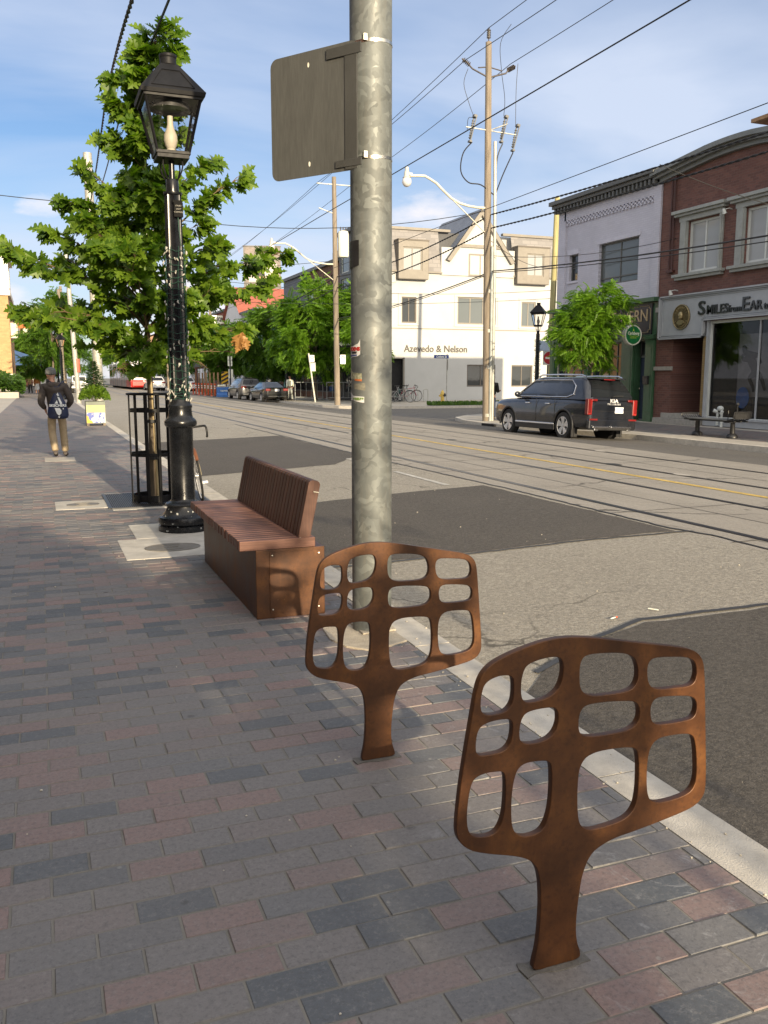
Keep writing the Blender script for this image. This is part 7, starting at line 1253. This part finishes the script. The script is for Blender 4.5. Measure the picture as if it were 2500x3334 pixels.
span('power_cable', 'thick twisted black cable dropping from the top left behind the oak', [(.8, -10, 8.0), (1.02, 9.3, 5.16), (1.37, 17.7, 6.43), (2.0, 34.1, 7.7)], [1.1, -.1, .12], .012, twist=.011); span('power_cable', 'second black cable passing behind the oak top at the upper left', [(1.0, -10, 8.0), (1.42, 9.6, 5.35), (1.6, 17.7, 6.2), (2.1, 34.1, 7.5)], [1.1, .0, .1], .014)
span('power_cable', 'thin cable running along the left pavement between the pale steel poles', [(2.0, 34.2, 7.4), (2.0, 59.9, 7.6), (2.1, 84, 7.8)], [.5, .4], .014)
for k, (p, q, s) in enumerate((((15.3, 28.8, 5.9), (19.5, 24.0, 6.05), .25), ((15.3, 28.8, 6.4), (24.2, 38.9, 7.0), .3), ((15.9, 48.5, 6.9), (21.5, 53.2, 7.6), .15), ((15.28, 19.6, 7.05), (19.5, 18.9, 6.0), .1))): span('service_wire', ['thin wire from the tall wooden pole to the red brick facade', 'thin wire from the tall wooden pole to the plain yellowish pole', 'thin wire from the far wooden pole to the stucco wall', 'pale service wires fanning from the cable to the red brick facade'][k], [p, q], [s], .010)
# ------------------------------------------------------------------ street furniture and plants
def bicycle(label, M, col, drop=True, group=None, rack=False):
    T = thing('bicycle', label, 'bicycle', M, group); fm = mat(col[0], col[1], .35, .3); r = .335; wb = .52   # along +Y, front at +Y
    for nm, y in (('rear_wheel', -wb), ('front_wheel', wb)):
        WM = Matrix.Translation((0, y, r)) @ Matrix.Rotation(R(90), 4, 'Y'); b = MB(WM); b.torus(r - .014, .015, 40, 8); w = b.build(nm, m_tyre, T, smooth=60); b = MB(WM); b.torus(r - .034, .009, 36, 6); b.lathe([(.02, -.04), (.02, .04)], 10); b.build('rim', m_alloy, w, smooth=60); b = MB(WM)
        for k in range(20): a = 2 * PI * k / 20; b.tube([(.018 * math.cos(a + .5), .018 * math.sin(a + .5), .02 * (-1) ** k), ((r - .035) * math.cos(a), (r - .035) * math.sin(a), 0)], .0016, 3)
        b.build('spokes', m_alloy, w)
    b = MB(); bb_, st, hd, hb_ = (0, -.08, .29), (0, -.22, .78), (0, .36, .80), (0, .40, .66); b.tube([st, bb_], .016, 8); b.tube([(0, -.2, .72), hd], .015, 8); b.tube([bb_, hb_], .018, 8)
    for s in (-1, 1): b.tube([(s * .01, -.2, .74), (s * .05, -wb, r)], .009, 6); b.tube([(s * .02, -.08, .29), (s * .05, -wb, r)], .010, 6); b.tube([(s * .02, .41, .62), (s * .045, .46, .45), (s * .045, wb, r)], .011, 6)
    b.tube([(0, .34, .88), (0, .405, .64)], .017, 8); b.build('bike_frame', fm, T, smooth=60)
    b = MB(); b.tube([(0, -.22, .78), (0, -.25, .90)], .013, 8); b.build('seat_post', m_alloy, T); b = MB(); b.ball((0, -.27, .93), .12, 12, 0, None, (.55, 1.1, .28)); b.build('saddle', m_plastic, T, smooth=60)
    b = MB(); b.tube([(0, .34, .88), (0, .40, .95)], .013, 8)
    if drop:
        for s in (-1, 1): b.tube([(0, .40, .95), (s * .17, .40, .95), (s * .205, .45, .95), (s * .21, .52, .93), (s * .21, .53, .86), (s * .21, .47, .81), (s * .21, .42, .81)], .014, 8)
    else: b.tube([(-.30, .28, .99), (-.15, .38, .96), (0, .41, .95), (.15, .38, .96), (.30, .28, .99)], .012, 8)
    b.build('handlebar', m_plastic, T, smooth=60); b = MB(Matrix.Translation((.05, -.08, .29)) @ Matrix.Rotation(R(90), 4, 'Y')); b.torus(.085, .006, 24, 6); b.lathe([(.0, -.1), (.015, -.1), (.015, .03), (0, .03)], 10); cs = b.build('crankset', m_alloy, T)
    for s, y, z in ((-1, .02, -.13), (1, -.02, .13)): b = MB(); b.tube([(s * .07, -.08, .29), (s * .08, -.08 + y, .29 + z)], .009, 6); b.bb(s * .09, s * .17, -.12 + y, -.04 + y, .28 + z, .31 + z); b.build('pedal', m_alloy, T)
    b = MB(); b.tube([(.05, -.08, .375), (.05, -wb, .37)], .004, 4); b.tube([(.05, -.08, .205), (.05, -wb, .30)], .004, 4); b.build('chain', m_steel, T)
    for y, a0, a1 in ((-wb, 20, 185), (wb, 40, 190)):
        b = MB(Matrix.Translation((0, y, r)) @ frame((0, 1, 0), (1, 0, 0)) @ Matrix.Diagonal((1, 1, 2.4, 1))); b.torus(r + .02, .010, 20, 6, 0, None, (R(a0 if y > 0 else a0 - 5), R(a1 - 30 if y > 0 else a1))); b.build('mudguard', mat('rusty_mudguard', (.25, .10, .05), .6, .3) if rack else m_plastic, T, smooth=60)
    if rack:
        b = MB(); b.bb(-.07, .07, -.72, -.30, .715, .725); 
        for s in (-1, 1): b.tube([(s * .07, -.7, .72), (s * .06, -wb, r)], .005, 4); b.tube([(s * .07, -.3, .72), (s * .07, -.72, .72)], .006, 4)
        b.build('carrier', m_alloy, T)
    return T
bicycle('old road bicycle with rusty mudguards leaning behind the nearest lantern post', Matrix.Translation((1.90, 11.85, .012)) @ Matrix.Rotation(R(177), 4, 'Z') @ Matrix.Rotation(R(8), 4, 'Y'), ('champagne_frame', (.33, .28, .18)), True, None, True)
bicycle('pink bicycle with drop handlebars against the stucco wall', Matrix.Translation((22.2, 52.9, .02)) @ Matrix.Rotation(R(-100), 4, 'Z') @ Matrix.Rotation(R(6), 4, 'Y') @ Matrix.Scale(1.12, 4), ('pink_frame', (.42, .10, .13)), True, 'bicycles by the stucco wall'); bicycle('dark bicycle beside the pink one at the corner doorway', Matrix.Translation((21.6, 52.3, .02)) @ Matrix.Rotation(R(-75), 4, 'Z') @ Matrix.Rotation(R(-6), 4, 'Y') @ Matrix.Scale(1.1, 4), ('teal_frame', (.02, .12, .11)), False, 'bicycles by the stucco wall'); bicycle('silver bicycle nearest the kerb at the corner doorway', Matrix.Translation((21.2, 51.6, .02)) @ Matrix.Rotation(R(-110), 4, 'Z') @ Matrix.Scale(1.1, 4), ('silver_frame', (.3, .3, .3)), False, 'bicycles by the stucco wall')
b = MB()
for x in (21.6, 22.3, 23.0): b.tube([(x, 52.2, 0), (x, 52.2, .75), (x + .08, 52.2, .83), (x + .25, 52.2, .83), (x + .33, 52.2, .75), (x + .33, 52.2, 0)], .022, 6)
b.bb(21.3, 23.6, 52.15, 52.25, 0, .03); tag(b.build('bicycle_stand', m_gal2, smooth=60), 'low grey steel stand holding the bicycles by the stucco wall', 'bike stand')
HY_ = thing('fire_hydrant', 'yellow fire hydrant with a dark side cap on the far corner', 'hydrant', at(23.8, 51.0, -.02) @ Matrix.Scale(1.08, 4)); m_hy = mat('hydrant_yellow', (.55, .38, .08), .5, sc=8, var=.15); b = MB(); b.lathe([(.17, 0), (.17, .05), (.11, .06), (.105, .45), (.14, .47), (.14, .52), (.115, .55), (.11, .60), (.07, .68), (.03, .72), (.03, .76), (0, .765)], 20); b.build('barrel', m_hy, HY_, smooth=35)
b = MB(Matrix.Translation((0, 0, .42)) @ Matrix.Rotation(R(90), 4, 'Y')); b.lathe([(.05, -.2), (.06, -.2), (.06, -.15), (.05, -.15), (.05, .0), (.05, .1), (0, .1)], 14); b.build('side_outlet', m_hy, HY_, smooth=40); b = MB(Matrix.Translation((.05, 0, .42)) @ Matrix.Rotation(R(70), 4, 'X') @ Matrix.Rotation(R(20), 4, 'Y')); b.lathe([(.0, .05), (.085, .05), (.1, .16), (.06, .19), (0, .19)], 16); b.build('front_cap', m_plastic, HY_, smooth=40)
# far bench with curled ends
FB_ = thing('bench', 'black metal street bench with curled basket ends on the far pavement', 'bench', at(16.75, 18.7, .03)); 
for y in (.66, -.66): b = MB(Matrix.Translation((0, y, 0))); b.lathe([(.15, 0), (.15, .03), (.12, .09), (.065, .12), (.058, .38), (.08, .42), (.085, .45), (0, .45)], 20); b.build('leg', m_blackm, FB_, smooth=40)
b = MB(); 
for x in (-.2, 0, .2): b.bb(x - .03, x + .03, -.95, .95, .42, .45)
b.bb(-.24, .24, -.72, -.60, .40, .42); b.bb(-.24, .24, .60, .72, .40, .42); b.build('under_frame', m_blackm, FB_); b = MB()
for k in range(9): x = -.24 + k * .06; b.bb(x - .022, x + .022, -.72, .80, .452, .475)
b.build('seat', mat('worn_grey_seat', (.16, .165, .16), .5, .3, var=.25, sc=6), FB_, bevel=.004)
for s, h in ((1, .13), (-1, .22)):
    b = MB()
    for k in range(8): x = -.25 + k * .0714; b.tube([(x, s * .76, .455), (x, s * .90, .475), (x, s * .98, .53), (x, s * 1.0, .46 + h)], .011, 5)
    b.tube([(-.28, s * 1.0, .46 + h), (.28, s * 1.0, .46 + h)], .018, 6); b.tube([(-.28, s * .76, .455), (-.28, s * .98, .52), (-.28, s * 1.0, .46 + h)], .016, 6); b.tube([(.28, s * .76, .455), (.28, s * .98, .52), (.28, s * 1.0, .46 + h)], .016, 6)
    if s < 0: b.tube([(-.26, -.76, .46), (-.26, -.76, .72)], .012, 5); b.bb(-.25, .25, -1.0, -.985, .5, .66)
    b.build('curled_end', m_blackm, FB_)
b = MB(); b.tube([(.12, -.66, .45), (.12, -.66, .83)], .02, 6); b.ball((.12, -.66, .87), .05, 10); b.build('end_post', m_blackm, FB_)
SPp = thing('standpipe', 'white twin-headed standpipe under the shop window, seen over the black bench', 'standpipe', at(19.2, 21.25, .1)); b = MB(); b.tube([(0, -.09, 0), (0, -.09, .45)], .04, 8); b.tube([(0, .09, .05), (0, .09, .45)], .04, 8); b.build('riser', m_white, SPp, smooth=50); b = MB(); b.ball((0, -.02, .56), .10, 12, 0, None, (.8, 1.2, .8)); b.tube([(0, .1, .46), (-.1, .16, .50)], .055, 8); b.tube([(0, -.1, .46), (-.1, -.18, .42)], .055, 8); b.build('head', m_white, SPp, smooth=60)
# catch basin in the far kerb
b = MB(); b.bb(14.56, 14.66, 27.0, 27.9, -.11, -.02); o = b.build('storm_drain', m_dark); tag(o, 'dark slot of the kerb inlet left of the tall wooden pole', 'drain')
# planter
PL_ = thing('planter', 'painted street planter in yellow and blue on the near pavement edge', 'planter', at(1.67, 31.1, 0)); b = MB(); b.bb(-.31, .31, -.31, .31, .07, .80); pb = b.build('box', mat('planter_grey', (.20, .22, .19), .8, var=.15), PL_, bevel=.01)
b = MB(frame((1, 0, 0), (0, -1, 0))); b.prism([(-.295, .44), (.295, .44), (.295, .68), (-.295, .68)], .311, .316); b.build('painted_panel', mat('mural_yellow', (.46, .41, .19), .6, var=.12, sc=5), pb)
def mural():
    m, nt, N, L, b = nodes('mural_blue'); tc = NN(N, 'TexCoord'); vo = NN(N, 'TexVoronoi'); vo.inputs['Scale'].default_value = 9; vo.distance = 'MINKOWSKI'; vo.inputs['Exponent'].default_value = .6; L.new(tc.outputs['Object'], vo.inputs[0]); sp = NN(N, 'SeparateColor'); L.new(vo.outputs['Color'], sp.inputs[0]); L.new(ramp(N, L, sp.outputs[0], [(.52, (.07, .10, .36)), (.56, (.42, .44, .46))]), b.inputs['Base Color']); MC['mural_blue'] = m; return m
b = MB(frame((1, 0, 0), (0, -1, 0))); b.prism([(-.295, .09), (.295, .09), (.295, .437), (-.295, .437)], .311, .316); b.build('painted_panel', mural(), pb); b = MB(frame((1, 0, 0), (0, -1, 0))); b.prism([(-.295, .09), (-.1, .09), (-.14, .16), (-.22, .2), (-.24, .3), (-.295, .35)], .316, .319); b.build('painted_panel', mat('mural_orange', (.62, .38, .03), .6), pb)
for sx in (-1, 1):
    for sy in (-1, 1): b = MB(); b.box((sx * .26, sy * .26, .035), (.08, .08, .07)); b.build('foot', m_pole, PL_)
b = MB(); b.bb(-.29, .29, -.29, .29, .78, .805); b.build('soil', MC['soil_and_gap_shade'], PL_)
r = random.Random(9); T = thing('shrub', 'bright green low evergreen filling the painted planter', 'shrub', at(1.67, 31.1, .8)); pl = []
for i in range(3600): a = r.uniform(0, 2 * PI); q = math.sqrt(r.random()); p = Vector((math.cos(a) * .47 * q, math.sin(a) * .47 * q, .02 + .46 * math.sqrt(max(0, 1 - q * q)) * r.uniform(.6, 1.1))); d = (p + Vector((0, 0, .15))).normalized() + Vector((r.uniform(-.5, .5), r.uniform(-.5, .5), r.uniform(-.3, .6))); pl.append((tuple(p), tuple(d), (r.uniform(-1, 1), -.6, .5), r.uniform(.05, .09)))
leaves('foliage', pl, SMALL, m_box, T); b = MB()
for i in range(9): a = i * .7; b.tube([(0, 0, -.02), (.3 * math.cos(a), .3 * math.sin(a), .25)], .006, 4)
b.build('stems', m_twig, T)
def conifer(x, y, z0, H, rb, label, m, seed, ls=.08, n=60):
    r = random.Random(seed); T = thing('conifer', label, 'conifer', at(x, y, z0)); b = MB(); b.tube([(0, 0, 0), (0, 0, H)], [.025 * H, .004], 8); pl = []
    for k in range(n):
        z = H * (.06 + .92 * k / n); R0 = rb * (1 - z / H) ** .85 * r.uniform(.8, 1.15) + .02
        a = k * 2.4 + r.uniform(-.3, .3); e = Vector((math.cos(a) * R0, math.sin(a) * R0, z - R0 * .12)); s = Vector((0, 0, z)); b.tube([s, e], [.008, .003], 4)
        for i in range(int(10 + R0 * 90)):
            t = r.uniform(.12, 1.02); p = s.lerp(e, t); d = (e - s).normalized() + Vector((r.uniform(-.9, .9), r.uniform(-.9, .9), r.uniform(-.2, .7))); pl.append((tuple(p), tuple(d), (0, 0, 1), ls * r.uniform(.6, 1.2)))
    b.build('trunk', m_bark, T); leaves('crown', pl, NEED, m, T)
conifer(1.67, 31.15, 1.0, 1.15, .46, 'small dark spruce standing in the painted planter', m_spr, 3, .13, 90)
# hedge in its concrete trough
Hg = thing('hedge', 'dense rounded green hedge at the left edge in front of the tan brick building', 'hedge', at(-4.2, 77, 0)); b = MB(); b.bb(-3.6, 2.6, -3, 3, -.02, .45); b.build('trough', m_tan, Hg, bevel=.03); r = random.Random(8); pl = []
for i in range(9000):
    u, v, w = r.uniform(-1, 1), r.uniform(-1, 1), r.uniform(0, 1); f = .8 + .35 * (math.sin(u * 7) * .4 + math.sin(v * 5 + u * 3) * .4); p = Vector((-.4 + 3.3 * u, 2.9 * v, .3 + (1.75 * f + .35) * (1 - u ** 4 * .45) * (w ** .5))); d = Vector((u + r.uniform(-.8, .8), v - .4 + r.uniform(-.8, .8), .2 + r.uniform(-.8, .6))); pl.append((tuple(p), tuple(d), (r.uniform(-.6, .6), -.5, .8), r.uniform(.18, .32)))
leaves('foliage', pl, SMALL, m_hedge, Hg)
# street trees
tree('street_tree', 'bright green feathery street tree in front of the tavern sign', 17.25, 25.25, 4.9, 3.4, 1.27, 1.2, 1.4, 75, 46, LOC, .25, m_loc, 5, .06, trunk_top=4.1, skip=lambda p: p.x * .932 - p.y * .362 > .55 and p.z < 3.3)
tree('street_tree', 'largest green street tree across the road, left of the distant transformer pole', 17.6, 58.2, 8.2, 4.9, 3.2, 2.8, 3.1, 90, 60, LOC, .50, m_loc, 2, .1, trunk_top=7, group='feathery street trees across the road')
tree('street_tree', 'dense green street tree behind the dark grey compact SUV', 17.2, 69, 7.2, 4.5, 3.2, 2.6, 2.9, 75, 55, LOC, .52, m_loc2, 3, .1, group='feathery street trees across the road')
tree('street_tree', 'green street tree behind the orange posts', 16.9, 86, 6.8, 4.5, 3.3, 2.7, 2.6, 65, 50, LOC, .6, m_loc2, 6, .1, group='feathery street trees across the road')
tree('street_tree', 'green street tree right of the distant transformer pole, half behind the thick steel pole', 18.4, 51.6, 7.0, 4.0, 1.6, 1.5, 2.6, 36, 50, LOC, .42, m_loc, 7, .08, group='feathery street trees across the road')
tree('street_tree', 'tall airy street tree over the left pavement above the far lantern', 1.1, 80, 9.3, 6.0, 2.5, 2.5, 3.1, 60, 34, LOC, .62, m_loc2, 8, .11, group='street trees on the near pavement')
tree('street_tree', 'low leafy tree in front of the blue awning on the left pavement', .0, 92, 4.4, 2.9, 1.9, 1.9, 1.2, 28, 34, LOC, .5, m_loc2, 9, .09, group='street trees on the near pavement')
for k, (x, y, h, rr_) in enumerate(((14, 170, 8.5, 5), (21, 150, 9, 4), (4, 190, 9, 5), (17, 205, 10, 6), (8, 235, 10, 7), (22, 128, 7.5, 3.2), (1, 150, 8, 4), (-1.5, 128, 7, 3))): tree('street_tree', ['distant tree at the street end behind the streetcar', 'distant tree beyond the white house, behind the lamp column', 'distant tree left of the streetcar', 'far tree at the street end right of the streetcar', 'farthest broad tree closing the street', 'distant tree between the red roof and the orange posts', 'distant tree behind the spruce in the planter', 'distant tree behind the orange banner'][k], x, y, h, h * .62, rr_ * .8, rr_ * .7, h * .4, 34, 26, LOC, .95, m_loc2, 20 + k, .15, group='distant trees at the street end')
# construction corner: orange tubes, posts, barrier, railings
m_org = mat('safety_orange', (.62, .09, .02), .5, var=.08); m_refl = mat('reflective_white', (.72, .70, .66), .4)
tp = pp = None
for k in range(8):
    x, y = 13.85 + k * .055, 87 - k * 1.35
    T = thing('traffic_post', ['orange tube post farthest from the blue barrier', 'second orange tube post from the far end', 'third orange tube post from the far end', 'fourth orange tube post from the far end', 'fourth orange tube post from the blue barrier', 'third orange tube post from the blue barrier', 'second orange tube post from the blue barrier', 'orange tube post nearest the blue barrier'][k], 'traffic post', at(x, y, -.1), 'orange tube posts'); b = MB(); b.lathe([(.06, .05), (.055, 1.0), (.07, 1.02), (.07, 1.1), (.03, 1.14), (0, 1.14)], 12); b.build('tube', m_org, T, smooth=40)
    b = MB(); b.lathe([(.20, 0), (.18, .07), (.07, .09), (0, .09)], 12); b.build('base', m_plastic if k % 2 else MC['faded_red'], T); 
    for z in (.68, .86): b = MB(); b.lathe([(.0605, z), (.061, z), (.061, z + .1), (.0605, z + .1)], 12); b.build('band', m_refl, T)
for k in range(7):
    x, y = 14.6 + k * .04, 90 - k * 1.8; T = thing('timber_post', ['farthest bare timber post behind the orange tubes', 'second bare timber post from the far end', 'third bare timber post from the far end', 'middle bare timber post behind the orange tubes', 'third bare timber post from the blue barrier', 'second bare timber post from the blue barrier', 'bare timber post nearest the blue barrier'][k], 'post', at(x, y, -.05), 'timber patio posts'); b = MB(); b.box((0, 0, 1.0), (.12, .12, 2.05)); b.build('post_shaft', MC['weathered_timber'], T); b = MB(); b.box((0, 0, 2.04), (.15, .15, .04)); b.build('post_cap', MC['weathered_timber'], T)
b = MB(); b.bb(14.9, 15.0, 76, 91, .1, 1.05); tag(b.build('patio_fence', m_bbr), 'low brown patio fence behind the orange posts', 'fence')
BR = thing('road_barrier', 'blue concrete road barrier behind the dark grey compact SUV', 'barrier', at(14.75, 76, -.1, R(-3))); b = MB(frame((0, 0, 1), (1, 0, 0))); b.M = Matrix.Translation((-.65, 0, 0)) @ Matrix(((0, 0, 1, 0), (1, 0, 0, 0), (0, 1, 0, 0), (0, 0, 0, 1))); b.prism([(-.32, 0), (.32, 0), (.30, .22), (.16, .34), (.12, .86), (-.12, .86), (-.16, .34), (-.30, .22)], 0, 1.35); b.build('barrier_body', mat('barrier_blue', (.05, .16, .45), .6, var=.1), BR, bevel=.02); b = MB(); b.bb(-.66, .71, -.13, .13, .86, .885); b.build('barrier_top', m_refl, BR); text('barrier_lettering', 'TORONTO', .16, mWs, Matrix.Translation((-.05, -.155, .48)) @ frame((1, 0, 0), (0, -1, 0)), BR, .01, .004, 'CENTER', .8)
b = MB(); r = random.Random(3)
for k in range(7): b.ball((14.3 + k * .15, 76.2 + r.uniform(-.05, .05), .84 + r.uniform(0, .06)), r.uniform(.07, .12), 8)
tag(b.build('white_bags', mWs, smooth=60), 'lumpy white bags lying along the blue barrier', 'bags')
def railing(label, x, y, w, rz):
    T = thing('railing', label, 'railing', at(x, y, .05, rz), 'grey patio railings'); m = mat('railing_grey', (.22, .23, .23), .5, .4); b = MB(); b.tube([(-w / 2, 0, 0), (-w / 2, 0, 1.2), (w / 2, 0, 1.2), (w / 2, 0, 0)], .035, 6); b.tube([(-w / 2, 0, .2), (w / 2, 0, .2)], .022, 6); b.build('rail_frame', m, T); n = int(w / .35); 
    for k in range(1, n): b = MB(); b.tube([(-w / 2 + w * k / n, 0, .2), (-w / 2 + w * k / n, 0, 1.2)], .016, 5); b.build('baluster', m, T)
railing('grey patio railing right of the patterned lamp post, nearer the sedan', 17.1, 58.2, 1.9, R(-8)); railing('grey patio railing behind the far wooden utility pole', 18.7, 55.6, 2.2, R(-8))
# grass strip by the far corner, grit along the near kerb
r = random.Random(12); pl = [((r.uniform(20.5, 34), 45.6 + r.uniform(-.25, .5), 0), (r.uniform(-.4, .4), r.uniform(-.4, .4), 1), (0, -1, .1), r.uniform(.12, .3)) for _ in range(1500)]; g_ = leaves('grass', pl, SMALL, m_hedge, None); stuff(g_, 'thin strip of weedy grass beside the side street', 'grass')
b = MB(); r = random.Random(14)
for i in range(330):
    if i < 240: x, y, z = r.choice((2.0, 2.02, 2.26, 2.3)) + r.gauss(0, .05), r.uniform(1, 8), None
    elif i < 268: x, y, z = r.uniform(-.4, 2), r.uniform(1.2, 9), None
    else: x, y, z = r.uniform(2.3, 6), r.uniform(2, 14), None
    z = (0 if x < 2.235 else zr(x) + .004); s_ = r.uniform(.0015, .0055) * (1.4 if y > 4 else 1); b.ball((x, y, z + s_ * .5), s_, 5, 0, Matrix.Identity(4), (r.uniform(.8, 1.4), r.uniform(.8, 1.3), .7))
stuff(b.build('gravel', mat('pale_grit', (.50, .46, .38), .9, var=.3, sc=30, bump=0)), 'small pale stones and grit scattered over pavement and kerb', 'gravel')
for k, (x, y, z, rz) in enumerate(((3.62, 4.95, zr(3.62) + .011, .3), (4.05, 4.98, zr(4.05) + .011, 2.2))):
    b = MB(); b.tube([(0, 0, 0), (.05, 0, 0)], .004, 8); o = thing('cigarette_end', ['cigarette end with orange tip on the worn asphalt', 'pale cigarette end lying left of the orange-tipped one'][k], 'litter', at(x, y, z, rz)); b.build('paper', mWs, o); b = MB(); b.tube([(.05, 0, 0), (.075, 0, 0)], .0042, 8); b.build('filter', m_org if k == 0 else mWs, o)
# shade: trees standing behind the photographer, out of frame
tree('street_tree', 'broad leafy street tree standing behind the photographer', .14, -9, 5.6, 3.2, 2.1, 1.5, 1.4, 84, 80, SMALL, .22, m_hedge, 31, .12, group='street trees behind the photographer')
tree('street_tree', 'second leafy street tree farther behind the photographer', -.9, -20, 7, 4.6, 2.6, 2.0, 1.7, 60, 50, SMALL, .26, m_hedge, 32, .14, group='street trees behind the photographer')
tree('street_tree', 'thin airy street tree by the kerb behind the photographer', 2.9, -6.5, 5.5, 3.5, 1.4, 1.0, 1.7, 26, 16, SMALL, .16, m_hedge, 33, .05, group='street trees behind the photographer')
gen('street_building', 'brown brick building on the pavement side, beside the photographer', -5.2, -34, 8, 8.5, cyc[0], 2, 6, 4, 1.5, 1.1, 'L', group='buildings beside the photographer'); gen('street_building', 'cream building on the pavement side, ahead of the brown one and out of frame', -5.4, 8.3, 40, 9.5, cyc[1], 2, 5, 4, 1.5, 1.1, 'L', group='buildings beside the photographer'); gen('street_building', 'grey building across the road, beyond the right edge of the photo', 19.5, -34, 17.9, 8.5, cyc[2], 1, 8, 4.5, 1.5, 1.1, 'R', group='buildings beside the photographer')
